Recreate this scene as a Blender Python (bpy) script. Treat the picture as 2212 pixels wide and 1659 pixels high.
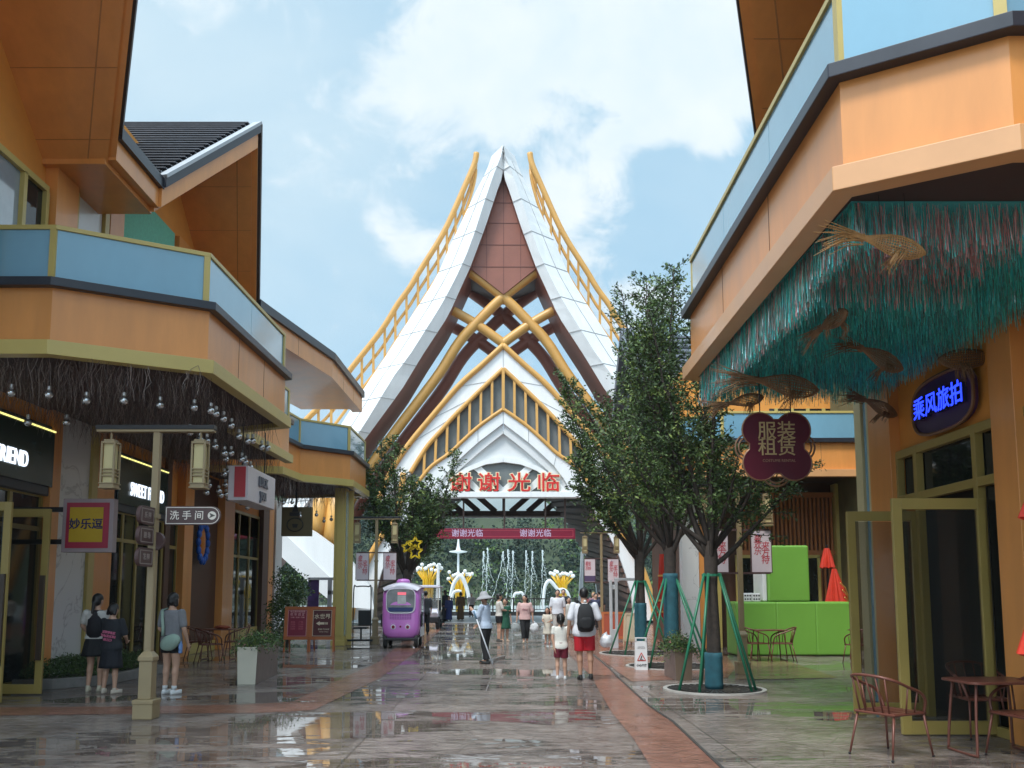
import bpy, bmesh, math, random
from mathutils import Vector, Matrix, noise
R = math.radians
rnd = random.Random(7)
for o in list(bpy.data.objects):
    bpy.data.objects.remove(o, do_unlink=True)
scene = bpy.context.scene
COL = scene.collection

# ---------------------------------------------------------------- camera
F, CX, CY, PITCH, HC = 1843.0, 1087.0, 1087.0, R(6.0), 1.62
cam_d = bpy.data.cameras.new('camera')
cam = bpy.data.objects.new('camera', cam_d)
COL.objects.link(cam)
cam.location = (0, 0, HC)
cam.rotation_euler = (R(90) + PITCH, 0, 0)
cam_d.sensor_width = 36
cam_d.lens = 36 * F / 2212
cam_d.shift_x = (1106 - CX) / 2212
cam_d.shift_y = (CY - 829.5) / 2212
cam_d.clip_end = 3000
scene.camera = cam

def ray(u, v):
    a = (u - CX) / F; b = (CY - v) / F
    return a, math.cos(PITCH) - b * math.sin(PITCH), math.sin(PITCH) + b * math.cos(PITCH)
def at(u, v, Y):
    a, dy, dz = ray(u, v); t = Y / dy
    return Vector((a * t, Y, HC + dz * t))
def atz(u, v, Z=0.0):
    a, dy, dz = ray(u, v); t = (Z - HC) / dz
    return Vector((a * t, dy * t, Z))
def atx(u, v, X):
    a, dy, dz = ray(u, v); t = X / a
    return Vector((X, dy * t, HC + dz * t))

# ---------------------------------------------------------------- light, sky
SUN_EL, SUN_AZ = R(58), R(215)          # azimuth clockwise from +Y (north)
scene.view_settings.view_transform = 'Standard'
scene.view_settings.look = 'None'
scene.view_settings.gamma = 1
scene.view_settings.exposure = 0.72
sl = bpy.data.lights.new('sun', 'SUN'); sl.energy = 1.9; sl.angle = R(14); sl.color = (1, .96, .9)
so = bpy.data.objects.new('sun', sl); COL.objects.link(so)
sd = Vector((math.sin(SUN_AZ) * math.cos(SUN_EL), math.cos(SUN_AZ) * math.cos(SUN_EL), math.sin(SUN_EL)))
so.rotation_euler = sd.to_track_quat('Z', 'Y').to_euler()

W = bpy.data.worlds.new('World'); scene.world = W; W.use_nodes = True
nt = W.node_tree; N = nt.nodes; L = nt.links
for n in list(N): N.remove(n)
def nd(t, **k):
    n = N.new(t)
    for a, b in k.items(): setattr(n, a, b)
    return n
def math_n(op, a, b=None, clamp=False):
    n = nd('ShaderNodeMath', operation=op, use_clamp=clamp)
    for i, x in enumerate((a, b)):
        if x is None: continue
        if isinstance(x, (int, float)): n.inputs[i].default_value = x
        else: L.new(x, n.inputs[i])
    return n.outputs[0]
sky = nd('ShaderNodeTexSky', sky_type='NISHITA', sun_disc=False, sun_elevation=SUN_EL, sun_rotation=SUN_AZ)
sky.air_density = 1.0; sky.dust_density = 2.0; sky.ozone_density = 1.0
tc = nd('ShaderNodeTexCoord')
DIR = tc.outputs['Generated']
def fbm(scale, detail, rough, dist=0.0, off=(0, 0, 0), stretch=(1, 1, 1)):
    mp = nd('ShaderNodeMapping'); mp.inputs['Location'].default_value = off; mp.inputs['Scale'].default_value = stretch
    L.new(DIR, mp.inputs['Vector'])
    n = nd('ShaderNodeTexNoise'); L.new(mp.outputs[0], n.inputs['Vector'])
    n.inputs['Scale'].default_value = scale; n.inputs['Detail'].default_value = detail
    n.inputs['Roughness'].default_value = rough; n.inputs['Distortion'].default_value = dist
    return n.outputs['Fac']
def blob(u, v, rad_px, amp):
    d = Vector(ray(u, v)).normalized()
    n = nd('ShaderNodeVectorMath', operation='DOT_PRODUCT'); L.new(DIR, n.inputs[0]); n.inputs[1].default_value = d
    r = rad_px / F
    mr = nd('ShaderNodeMapRange', interpolation_type='SMOOTHSTEP')
    L.new(n.outputs['Value'], mr.inputs['Value'])
    mr.inputs['From Min'].default_value = math.cos(r * 1.25); mr.inputs['From Max'].default_value = math.cos(r * .35)
    mr.inputs['To Min'].default_value = 0; mr.inputs['To Max'].default_value = amp
    return mr.outputs[0]
dens = math_n('ADD', math_n('MULTIPLY', fbm(3.2, 9, .58, .3, (.3, .1, .7), (1, 1, 1.5)), 1.0), math_n('MULTIPLY', fbm(11, 9, .64, .5, (4, 2, 1), (1, 1, 1.4)), .62))
BLOBS = [(1160, 60, 300, .15), (1450, 120, 260, .14), (980, 190, 190, .08), (1490, 300, 110, .18), (1255, 440, 120, .17),
         (1340, 630, 120, .12), (930, 460, 130, .08), (760, 330, 190, .05),
         (925, 350, 140, -.20), (1030, 400, 130, -.12), (1190, 290, 100, -.13), (1350, 310, 120, -.12), (1400, 450, 140, -.16), (1330, 550, 90, -.08), (1500, 480, 140, -.14),
         (420, 380, 360, -.12), (640, 640, 220, -.12)]
for b in BLOBS:
    dens = math_n('ADD', dens, blob(*b))
mask = nd('ShaderNodeMapRange', interpolation_type='SMOOTHSTEP'); L.new(dens, mask.inputs['Value'])
mask.inputs['From Min'].default_value = .76; mask.inputs['From Max'].default_value = .96
bg = nd('ShaderNodeBackground'); out = nd('ShaderNodeOutputWorld')
veil = nd('ShaderNodeMix', data_type='RGBA'); veil.inputs['Factor'].default_value = .80
L.new(sky.outputs[0], veil.inputs[6]); veil.inputs[7].default_value = (2.95, 5.15, 6.85, 1)
haze_f = math_n('MULTIPLY', math_n('SUBTRACT', fbm(2.0, 7, .6, .6, (7, 3, 2), (1, 1, 2.2)), .30, True), 1.7, True)
hz = nd('ShaderNodeMix', data_type='RGBA'); L.new(math_n('ADD', haze_f, blob(430, 420, 460, .5), True), hz.inputs['Factor'])
L.new(veil.outputs[2], hz.inputs[6]); hz.inputs[7].default_value = (4.75, 6.05, 6.9, 1)
shade = fbm(5.5, 6, .6, .2, (1.3, 2, .2))
cc = nd('ShaderNodeMix', data_type='RGBA'); L.new(math_n('MULTIPLY', math_n('SUBTRACT', shade, .32, True), 2.6, True), cc.inputs['Factor'])
cc.inputs[6].default_value = (5.7, 6.7, 7.3, 1); cc.inputs[7].default_value = (7.2, 7.6, 7.8, 1)
mixc = nd('ShaderNodeMix', data_type='RGBA'); L.new(mask.outputs[0], mixc.inputs['Factor'])
L.new(hz.outputs[2], mixc.inputs[6]); L.new(cc.outputs[2], mixc.inputs[7])
# bright sky patch added around the sun, unseen behind camera, to brighten the scene
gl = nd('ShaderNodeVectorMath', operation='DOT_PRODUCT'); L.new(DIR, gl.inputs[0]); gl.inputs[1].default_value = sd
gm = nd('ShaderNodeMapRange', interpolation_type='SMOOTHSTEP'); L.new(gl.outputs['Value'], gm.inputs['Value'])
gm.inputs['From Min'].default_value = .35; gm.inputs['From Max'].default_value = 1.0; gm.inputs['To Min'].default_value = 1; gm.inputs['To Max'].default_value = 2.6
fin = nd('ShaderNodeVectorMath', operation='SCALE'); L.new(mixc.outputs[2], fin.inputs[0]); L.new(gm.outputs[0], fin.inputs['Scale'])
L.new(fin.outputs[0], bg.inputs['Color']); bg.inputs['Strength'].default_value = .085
L.new(bg.outputs[0], out.inputs['Surface'])

# ---------------------------------------------------------------- materials
def srgb(r, g, b):
    f = lambda c: (c / 255 / 12.92) if c / 255 <= .04045 else ((c / 255 + .055) / 1.055) ** 2.4
    return (f(r), f(g), f(b))
MATS = {}
def mat(name, col, rough=.5, metal=0.0, var=.06, vs=3.0, bump=0.0, bs=60.0, emit=0.0, spec=None, alpha=1.0, coat=0.0, stretch=None):
    if name in MATS: return MATS[name]
    m = bpy.data.materials.new(name); m.use_nodes = True
    n = m.node_tree.nodes; l = m.node_tree.links; b = n['Principled BSDF']
    b.inputs['Roughness'].default_value = rough; b.inputs['Metallic'].default_value = metal
    if spec is not None: b.inputs['Specular IOR Level'].default_value = spec
    if coat: b.inputs['Coat Weight'].default_value = coat; b.inputs['Coat Roughness'].default_value = .08
    t = n.new('ShaderNodeTexCoord'); x = n.new('ShaderNodeTexNoise')
    x.inputs['Scale'].default_value = vs; x.inputs['Detail'].default_value = 6; x.inputs['Roughness'].default_value = .65
    if stretch:
        mp = n.new('ShaderNodeMapping'); mp.inputs['Scale'].default_value = stretch
        l.new(t.outputs['Object'], mp.inputs[0]); l.new(mp.outputs[0], x.inputs['Vector'])
    else: l.new(t.outputs['Object'], x.inputs['Vector'])
    r = n.new('ShaderNodeValToRGB'); r.color_ramp.elements[0].position = .3; r.color_ramp.elements[1].position = .7
    r.color_ramp.elements[0].color = (*[max(0, c * (1 - var)) for c in col], 1)
    r.color_ramp.elements[1].color = (*[min(1, c * (1 + var)) for c in col], 1)
    l.new(x.outputs['Fac'], r.inputs[0]); l.new(r.outputs[0], b.inputs['Base Color'])
    mr = n.new('ShaderNodeMapRange'); mr.inputs['To Min'].default_value = max(0.02, rough * .85); mr.inputs['To Max'].default_value = min(1, rough * 1.15)
    l.new(x.outputs['Fac'], mr.inputs[0]); l.new(mr.outputs[0], b.inputs['Roughness'])
    if bump:
        y = n.new('ShaderNodeTexNoise'); y.inputs['Scale'].default_value = bs; y.inputs['Detail'].default_value = 4
        l.new(t.outputs['Object'], y.inputs['Vector'])
        bp = n.new('ShaderNodeBump'); bp.inputs['Strength'].default_value = bump; bp.inputs['Distance'].default_value = .01
        l.new(y.outputs['Fac'], bp.inputs['Height']); l.new(bp.outputs[0], b.inputs['Normal'])
    if emit:
        b.inputs['Emission Color'].default_value = (*col, 1); b.inputs['Emission Strength'].default_value = emit
    if alpha < 1: b.inputs['Alpha'].default_value = alpha
    MATS[name] = m
    return m

orange = mat('orange_panel', (.70, .285, .075), .34, 0, .10, 1.1, .02, 4, stretch=(2.2, 2.2, .4), coat=.2)
orange_wall = mat('orange_render', (.72, .29, .05), .7, 0, .08, 2, .15, 90)
yellow = mat('mustard_metal', (.52, .40, .125), .35, 0, .06, 1.5, .03, 20)
yellow_shaded = mat('mustard_shaded', (.34, .25, .07), .38, 0, .08, 1.5, .03, 20)  # mustard darkened for doors and shopfronts; shade under the balconies is in the colour
tan = mat('tan_metal', (.66, .34, .15), .35, 0, .07, 1.5, .03, 20, coat=.25)
black = mat('dark_flashing', (.022, .024, .034), .32, 0, .2, 3)
tile = mat('roof_tile', (.06, .066, .08), .55, 0, .3, 5, .2, 30)
tile_hi = mat('roof_tile_edge', (.24, .26, .30), .5, 0, .2, 5)
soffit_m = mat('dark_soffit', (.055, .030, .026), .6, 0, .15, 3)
brown = mat('brown_panel', (.10, .045, .026), .5, 0, .2, 2, .05, 30)
railglass = mat('blue_frosted_glass', (.18, .37, .49), .14, 0, .08, .8, .004, 3, spec=.7, coat=1.0, stretch=(1, 1, .5))
darkglass = mat('dark_shop_glass', (.012, .014, .014), .04, 0, .3, 1.2, .015, 1.2, spec=.5)
lightpole = mat('khaki_paint', (.29, .215, .115), .4, 0, .06, 3, .03, 40)
lanternm = mat('lantern_panel', (.55, .46, .235), .55, 0, .05, 6)
white = mat('white_panel', (.78, .785, .78), .42, 0, .075, .9, .04, 6, stretch=(1.6, 1.6, .16))
offwhite = mat('offwhite_panel', (.66, .665, .66), .45, 0, .05, .6, .04, 8)
greypanel = mat('grey_mesh_panel', (.155, .17, .17), .5, 0, .12, 1, .1, 60)
ochre = mat('ochre_steel', (.63, .335, .085), .38, 0, .08, 1.2, .05, 20)
russet = mat('russet_panel', (.27, .095, .062), .5, 0, .1, .8, .04, 10)
darkrib = mat('dark_timber_rib', (.085, .048, .036), .55, 0, .2, 3, .05, 20)
mint = mat('mint_render', (.16, .50, .36), .75, 0, .12, 14, .3, 120)
redm = mat('sign_red', (.62, .02, .015), .4, 0, .05, 4)
cream = mat('cream_edge', (.85, .72, .45), .5, 0, .05, 4)
maroon = mat('maroon_board', (.16, .012, .022), .35, 0, .1, 3)
steel = mat('brushed_steel', (.5, .5, .5), .3, .9, .1, 10)
blackm = mat('black_metal', (.015, .015, .017), .4, 0, .2, 4)
rubber = mat('black_rubber', (.018, .018, .018), .75, 0, .2, 9, .1, 80)
dkbrown = mat('sign_brown', (.085, .045, .042), .45, 0, .1, 6)
signwhite = mat('lettering_white', (.75, .68, .6), .5, 0, .03, 4)

def marble_mat():
    m = bpy.data.materials.new('white_marble'); m.use_nodes = True
    n = m.node_tree.nodes; l = m.node_tree.links; b = n['Principled BSDF']
    t = n.new('ShaderNodeTexCoord'); x = n.new('ShaderNodeTexNoise'); x.inputs['Scale'].default_value = .75; x.inputs['Detail'].default_value = 6
    x.inputs['Distortion'].default_value = 1.2
    l.new(t.outputs['Object'], x.inputs['Vector'])
    a = n.new('ShaderNodeMath'); a.operation = 'SUBTRACT'; a.inputs[1].default_value = .5; l.new(x.outputs['Fac'], a.inputs[0])
    c = n.new('ShaderNodeMath'); c.operation = 'ABSOLUTE'; l.new(a.outputs[0], c.inputs[0])
    r = n.new('ShaderNodeValToRGB'); r.color_ramp.elements[0].color = (.46, .45, .45, 1); r.color_ramp.elements[0].position = 0
    r.color_ramp.elements[1].color = (.68, .68, .67, 1); r.color_ramp.elements[1].position = .010
    l.new(c.outputs[0], r.inputs[0]); l.new(r.outputs[0], b.inputs['Base Color']); b.inputs['Roughness'].default_value = .22
    return m
marble = marble_mat()

# ---------------------------------------------------------------- mesh builder
class MB:
    def __init__(s): s.v = []; s.f = []; s.m = []
    def add(s, vs, fs, mi=0):
        k = len(s.v); s.v += [Vector(v) for v in vs]
        for f in fs: s.f.append([k + i for i in f]); s.m.append(mi)
        return s
    def box(s, x0, x1, y0, y1, z0, z1, mi=0):
        return s.add([(x0, y0, z0), (x1, y0, z0), (x1, y1, z0), (x0, y1, z0), (x0, y0, z1), (x1, y0, z1), (x1, y1, z1), (x0, y1, z1)],
                     [(0, 3, 2, 1), (4, 5, 6, 7), (0, 1, 5, 4), (1, 2, 6, 5), (2, 3, 7, 6), (3, 0, 4, 7)], mi)
    def cbox(s, c, d, mi=0, mtx=None):
        x, y, z = d[0] / 2, d[1] / 2, d[2] / 2
        vs = [Vector(p) for p in [(-x, -y, -z), (x, -y, -z), (x, y, -z), (-x, y, -z), (-x, -y, z), (x, -y, z), (x, y, z), (-x, y, z)]]
        if mtx is not None: vs = [mtx @ p for p in vs]
        return s.add([p + Vector(c) for p in vs], [(0, 3, 2, 1), (4, 5, 6, 7), (0, 1, 5, 4), (1, 2, 6, 5), (2, 3, 7, 6), (3, 0, 4, 7)], mi)
    def bar(s, a, b, w, h=None, mi=0, up=(0, 0, 1)):
        h = h or w; a = Vector(a); b = Vector(b); d = (b - a); ln = d.length; d.normalize()
        u = Vector(up)
        if abs(d.dot(u)) > .98: u = Vector((0, 1, 0))
        x = d.cross(u).normalized(); z = x.cross(d).normalized()
        M3 = Matrix((x, d, z)).transposed()
        return s.cbox((a + b) / 2, (w, ln, h), mi, M3)
    def prism(s, poly, z0, z1, mi=0, mside=None):
        n = len(poly)
        area = sum(poly[i][0] * poly[(i + 1) % n][1] - poly[(i + 1) % n][0] * poly[i][1] for i in range(n))
        if area < 0: poly = list(reversed(poly))
        vs = [(p[0], p[1], z0) for p in poly] + [(p[0], p[1], z1) for p in poly]
        s.add(vs, [tuple(reversed(range(n))), tuple(range(n, 2 * n))], mi)
        k = len(s.v) - 2 * n
        for i in range(n):
            j = (i + 1) % n
            s.f.append([k + i, k + j, k + n + j, k + n + i]); s.m.append(mi if mside is None else mside)
        return s
    def ext(s, poly, vec, mi=0, mside=None):
        poly = [Vector(p) for p in poly]; vec = Vector(vec); n = len(poly)
        nn = Vector((0, 0, 0))
        for i in range(n): nn += (poly[i]).cross(poly[(i + 1) % n])
        if nn.dot(vec) > 0: poly.reverse()
        s.add(poly + [p + vec for p in poly], [tuple(range(n)), tuple(reversed(range(n, 2 * n)))], mi)
        k = len(s.v) - 2 * n
        for i in range(n):
            j = (i + 1) % n
            s.f.append([k + j, k + i, k + n + i, k + n + j]); s.m.append(mi if mside is None else mside)
        return s
    def tube(s, pts, r, n=8, mi=0, cap=True, flat=1.0):
        pts = [Vector(p) for p in pts]
        rs = r if isinstance(r, (list, tuple)) else [r] * len(pts)
        k = len(s.v); ref = None
        for i, p in enumerate(pts):
            d = (pts[min(i + 1, len(pts) - 1)] - pts[max(i - 1, 0)]).normalized()
            if ref is None:
                ref = Vector((0, 0, 1)) if abs(d.z) < .9 else Vector((0, 1, 0))
            x = d.cross(ref).normalized(); y = x.cross(d).normalized(); ref = y
            for j in range(n):
                a = 2 * math.pi * j / n
                s.v.append(p + x * (math.cos(a) * rs[i]) + y * (math.sin(a) * rs[i] * flat))
        for i in range(len(pts) - 1):
            for j in range(n):
                q = (j + 1) % n
                s.f.append([k + i * n + j, k + i * n + q, k + (i + 1) * n + q, k + (i + 1) * n + j]); s.m.append(mi)
        if cap:
            s.f.append([k + j for j in reversed(range(n))]); s.m.append(mi)
            e = k + (len(pts) - 1) * n
            s.f.append([e + j for j in range(n)]); s.m.append(mi)
        return s
    def sphere(s, c, r, nu=12, nv=8, mi=0, mtx=None):
        r = (r, r, r) if isinstance(r, (int, float)) else r
        c = Vector(c); k = len(s.v); vs = []
        vs.append(Vector((0, 0, r[2])))
        for i in range(1, nv):
            t = math.pi * i / nv
            for j in range(nu):
                a = 2 * math.pi * j / nu
                vs.append(Vector((r[0] * math.sin(t) * math.cos(a), r[1] * math.sin(t) * math.sin(a), r[2] * math.cos(t))))
        vs.append(Vector((0, 0, -r[2])))
        if mtx is not None: vs = [mtx @ p for p in vs]
        s.v += [p + c for p in vs]
        for j in range(nu):
            q = (j + 1) % nu
            s.f.append([k, k + 1 + j, k + 1 + q]); s.m.append(mi)
            for i in range(nv - 2):
                s.f.append([k + 1 + i * nu + j, k + 1 + (i + 1) * nu + j, k + 1 + (i + 1) * nu + q, k + 1 + i * nu + q]); s.m.append(mi)
            e = k + 1 + (nv - 2) * nu
            s.f.append([e + j, k + len(vs) - 1, e + q]); s.m.append(mi)
        return s
    def lathe(s, prof, c=(0, 0, 0), n=20, mi=0, mtx=None, cap=True):
        c = Vector(c); k = len(s.v)
        for r, z in prof:
            for j in range(n):
                a = 2 * math.pi * j / n
                p = Vector((r * math.cos(a), r * math.sin(a), z))
                if mtx is not None: p = mtx @ p
                s.v.append(p + c)
        for i in range(len(prof) - 1):
            for j in range(n):
                q = (j + 1) % n
                s.f.append([k + i * n + j, k + i * n + q, k + (i + 1) * n + q, k + (i + 1) * n + j]); s.m.append(mi)
        if cap:
            s.f.append([k + j for j in reversed(range(n))]); s.m.append(mi)
            e = k + (len(prof) - 1) * n
            s.f.append([e + j for j in range(n)]); s.m.append(mi)
        return s
    def loft(s, rings, mi=0, cap=True):
        n = len(rings[0]); k = len(s.v)
        for rg in rings: s.v += [Vector(p) for p in rg]
        for i in range(len(rings) - 1):
            for j in range(n):
                q = (j + 1) % n
                s.f.append([k + i * n + j, k + i * n + q, k + (i + 1) * n + q, k + (i + 1) * n + j]); s.m.append(mi)
        if cap:
            s.f.append([k + j for j in reversed(range(n))]); s.m.append(mi)
            e = k + (len(rings) - 1) * n
            s.f.append([e + j for j in range(n)]); s.m.append(mi)
        return s
    def band(s, path, z0, z1, d=0.0, t=.05, mi=0):
        o = offset(path, d); q = offset(path, d - t); n = len(path); k = len(s.v)
        for i in range(n):
            s.v += [Vector((*o[i], z0)), Vector((*o[i], z1)), Vector((*q[i], z1)), Vector((*q[i], z0))]
        for i in range(n - 1):
            a = k + 4 * i; b = a + 4
            for j in range(4):
                h = (j + 1) % 4
                s.f.append([a + j, b + j, b + h, a + h]); s.m.append(mi)
        s.f.append([k, k + 1, k + 2, k + 3]); s.m.append(mi)
        e = k + 4 * (n - 1); s.f.append([e + 3, e + 2, e + 1, e]); s.m.append(mi)
        return s
    def build(s, name, mats, parent=None, smooth=False, world=True, bevel=0.0, label=None, fix=True, auto=None):
        mats = mats if isinstance(mats, (list, tuple)) else [mats]
        off = Vector((0, 0, 0))
        if world and parent is not None:
            p = parent
            while p is not None: off += p.location; p = p.parent
        me = bpy.data.meshes.new(name)
        me.from_pydata([tuple(v - off) for v in s.v], [], s.f)
        for m in mats: me.materials.append(m)
        for i, p in enumerate(me.polygons): p.material_index = s.m[i] if s.m[i] < len(mats) else 0
        if fix:
            bm = bmesh.new(); bm.from_mesh(me); bmesh.ops.recalc_face_normals(bm, faces=bm.faces); bm.to_mesh(me); bm.free()
        if smooth:
            for p in me.polygons: p.use_smooth = True
            if auto: me.set_sharp_from_angle(angle=R(auto))
        o = bpy.data.objects.new(name, me); COL.objects.link(o)
        if parent is not None: o.parent = parent
        if bevel:
            b = o.modifiers.new('bevel', 'BEVEL'); b.width = bevel; b.segments = 2; b.limit_method = 'ANGLE'; b.angle_limit = R(40)
        if label: o['label'] = label
        return o

def offset(path, d):
    n = len(path); out = []
    def nrm(a, b):
        x, y = b[0] - a[0], b[1] - a[1]; l = math.hypot(x, y); return (y / l, -x / l)
    for i in range(n):
        ns = []
        if i > 0: ns.append(nrm(path[i - 1], path[i]))
        if i < n - 1: ns.append(nrm(path[i], path[i + 1]))
        if len(ns) == 1: m = ns[0]; k = 1
        else:
            m = (ns[0][0] + ns[1][0], ns[0][1] + ns[1][1]); l = math.hypot(*m); m = (m[0] / l, m[1] / l)
            k = 1 / max(.35, m[0] * ns[0][0] + m[1] * ns[0][1])
        out.append((path[i][0] + m[0] * d * k, path[i][1] + m[1] * d * k))
    return out

def tag(o, label, cat, group=None, kind=None):
    o['label'] = label; o['category'] = cat
    if group: o['group'] = group
    if kind: o['kind'] = kind
    return o
def struct(o): o['kind'] = 'structure'; return o
def thing(name, label, cat, loc=(0, 0, 0), rz=0.0, group=None):
    o = bpy.data.objects.new(name, None); COL.objects.link(o); o.empty_display_size = .2
    o.location = loc; o.rotation_euler = (0, 0, rz)
    return tag(o, label, cat, group)
def dup(o, loc=None, rz=None, label=None, parent=None):
    c = o.copy(); COL.objects.link(c)
    if parent is not None: c.parent = parent
    if loc is not None: c.location = loc
    if rz is not None: c.rotation_euler = (0, 0, rz)
    if label: c['label'] = label
    for ch in list(o.children): dup(ch, parent=c)
    return c

FRONT = Matrix(((1, 0, 0), (0, 0, -1), (0, 1, 0)))      # text facing -Y
FACE_PX = Matrix(((0, 0, 1), (1, 0, 0), (0, 1, 0)))     # facing +X
FACE_NX = Matrix(((0, 0, -1), (-1, 0, 0), (0, 1, 0)))   # facing -X
def text(name, body, size, loc, rot, m, parent=None, ext=.005, off=0.0, world=True, sx=1.0, shear=0.0, spacing=1.0, line=1.0, align='CENTER', z_off=0.0):
    cu = bpy.data.curves.new(name, 'FONT'); cu.body = body; cu.size = size; cu.align_x = align; cu.align_y = 'CENTER'
    cu.extrude = ext; cu.offset = off; cu.shear = shear; cu.space_character = spacing; cu.space_line = line; cu.resolution_u = 3
    t = bpy.data.objects.new(name, cu); COL.objects.link(t)
    bpy.context.view_layer.update()
    dg = bpy.context.evaluated_depsgraph_get()
    me = bpy.data.meshes.new_from_object(t.evaluated_get(dg))
    bpy.data.objects.remove(t); bpy.data.curves.remove(cu)
    b = MB(); b.v = [rot @ Vector((v.co.x * sx, v.co.y, v.co.z + z_off)) + Vector(loc) for v in me.vertices]
    b.f = [list(p.vertices) for p in me.polygons]; b.m = [0] * len(b.f)
    bpy.data.meshes.remove(me)
    return b.build(name, m, parent, world=world, fix=False)
# ---------------------------------------------------------------- ground
def wet_mat(name, c1, c2, red=False, puddle=.5):
    m = bpy.data.materials.new(name); m.use_nodes = True
    n = m.node_tree.nodes; l = m.node_tree.links; b = n['Principled BSDF']
    def nn(t, **k):
        q = n.new(t)
        for a, v in k.items(): setattr(q, a, v)
        return q
    def noise_t(scale, detail=5, rough=.6, stretch=(1, 1, 1), dist=0, off=(0, 0, 0)):
        mp = nn('ShaderNodeMapping'); mp.inputs['Scale'].default_value = stretch; mp.inputs['Location'].default_value = off
        l.new(t.outputs['Object'], mp.inputs[0])
        x = nn('ShaderNodeTexNoise'); x.inputs['Scale'].default_value = scale; x.inputs['Detail'].default_value = detail
        x.inputs['Roughness'].default_value = rough; x.inputs['Distortion'].default_value = dist
        l.new(mp.outputs[0], x.inputs['Vector']); return x.outputs['Fac']
    def mth(op, a, c=None, clamp=False):
        q = nn('ShaderNodeMath', operation=op, use_clamp=clamp)
        for i, x in enumerate((a, c)):
            if x is None: continue
            if isinstance(x, (int, float)): q.inputs[i].default_value = x
            else: l.new(x, q.inputs[i])
        return q.outputs[0]
    def mr(x, a, c, d, e, smooth=True):
        q = nn('ShaderNodeMapRange'); q.interpolation_type = 'SMOOTHSTEP' if smooth else 'LINEAR'
        l.new(x, q.inputs[0])
        for i, v in zip((1, 2, 3, 4), (a, c, d, e)): q.inputs[i].default_value = v
        return q.outputs[0]
    t = nn('ShaderNodeTexCoord')
    big = noise_t(.30, 4, .55, (.8, 1.7, 1), .3, (3.1, 8.4, 0))
    fine = noise_t(2.4, 7, .68, (.6, 2.0, 1), .4)
    pud = mr(mth('ADD', big, mth('MULTIPLY', mth('SUBTRACT', fine, .5), .75)), puddle, puddle + .055, 0, 1)
    # stamped stone pattern
    v = nn('ShaderNodeTexVoronoi', feature='DISTANCE_TO_EDGE'); v.inputs['Scale'].default_value = 3.1; l.new(t.outputs['Object'], v.inputs['Vector'])
    slate = noise_t(7, 8, .72, (.6, 1.6, 1), .6)
    slate2 = noise_t(1.1, 5, .6)
    cr = nn('ShaderNodeValToRGB'); cr.color_ramp.elements[0].color = (*c1, 1); cr.color_ramp.elements[1].color = (*c2, 1)
    cr.color_ramp.elements[0].position = .39; cr.color_ramp.elements[1].position = .64
    l.new(mth('ADD', mth('MULTIPLY', slate, .6), mth('MULTIPLY', slate2, .4)), cr.inputs[0])
    # joints
    sx = nn('ShaderNodeSeparateXYZ'); l.new(t.outputs['Object'], sx.inputs[0])
    def joint(o, per, ofs):
        f = mth('PINGPONG', mth('ADD', o, ofs), per / 2)
        return mr(f, .006, .014, 1, 0)
    jn = mth('MAXIMUM', joint(sx.outputs[0], 3.9, 1.55), joint(sx.outputs[1], 4.6, .8))
    dark = nn('ShaderNodeMix', data_type='RGBA', blend_type='MULTIPLY'); dark.inputs[0].default_value = 1
    l.new(cr.outputs[0], dark.inputs[6])
    k = mth('SUBTRACT', mth('SUBTRACT', 1.0, mth('MULTIPLY', jn, .38)), mth('MULTIPLY', pud, .38))
    k = mth('SUBTRACT', k, mth('MULTIPLY', mth('MULTIPLY', mr(v.outputs['Distance'], 0, .035, 1, 0), mth('SUBTRACT', 1.0, pud)), .16))
    cb = nn('ShaderNodeCombineColor'); [l.new(k, cb.inputs[i]) for i in range(3)]
    l.new(cb.outputs[0], dark.inputs[7]); l.new(dark.outputs[2], b.inputs['Base Color'])
    damp = mr(noise_t(.8, 5, .6, (1, 1.5, 1), .5, (9, 2, 0)), .35, .65, .07, .21)
    rg = nn('ShaderNodeMix', data_type='FLOAT'); l.new(pud, rg.inputs[0]); l.new(damp, rg.inputs[2]); rg.inputs[3].default_value = .015
    l.new(rg.outputs[0], b.inputs['Roughness'])
    b.inputs['Specular IOR Level'].default_value = .5
    h = mth('ADD', mth('MULTIPLY', slate, .7), mth('MULTIPLY', mr(v.outputs['Distance'], 0, .05, 0, 1), .25))
    h = mth('SUBTRACT', h, mth('MULTIPLY', jn, .6))
    h = mth('ADD', mth('MULTIPLY', h, mth('SUBTRACT', 1.0, pud)), mth('MULTIPLY', noise_t(9, 2, .5, (1, 1, 1)), .012))
    bp = nn('ShaderNodeBump'); bp.inputs['Strength'].default_value = .8; bp.inputs['Distance'].default_value = .035
    l.new(h, bp.inputs['Height']); l.new(bp.outputs[0], b.inputs['Normal'])
    return m
wet_grey = wet_mat('wet_grey_paving', (.105, .078, .066), (.37, .305, .27), puddle=.485)
wet_red = wet_mat('wet_red_paving', (.17, .07, .045), (.40, .19, .135), puddle=.60)
wet_tan = wet_mat('wet_tan_paving', (.16, .10, .06), (.30, .20, .12), puddle=.60)
b = MB(); b.add([(-400, -60, 0), (400, -60, 0), (400, 64, 0), (-400, 64, 0)], [(0, 1, 2, 3)])
struct(b.build('ground', wet_grey))
skylit_wet = mat('wet_skylit_plaza', (.40, .415, .42), .34, 0, .18, 1.6, .5, 8, stretch=(.6, 1.6, 1))  # far paving's brightness under open sky is put into a paler colour
b = MB(); b.add([(-40, 46.5, .004), (40, 46.5, .004), (40, 63.9, .004), (-40, 63.9, .004)], [(0, 1, 2, 3)]); struct(b.build('plaza_path', skylit_wet))
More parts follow.
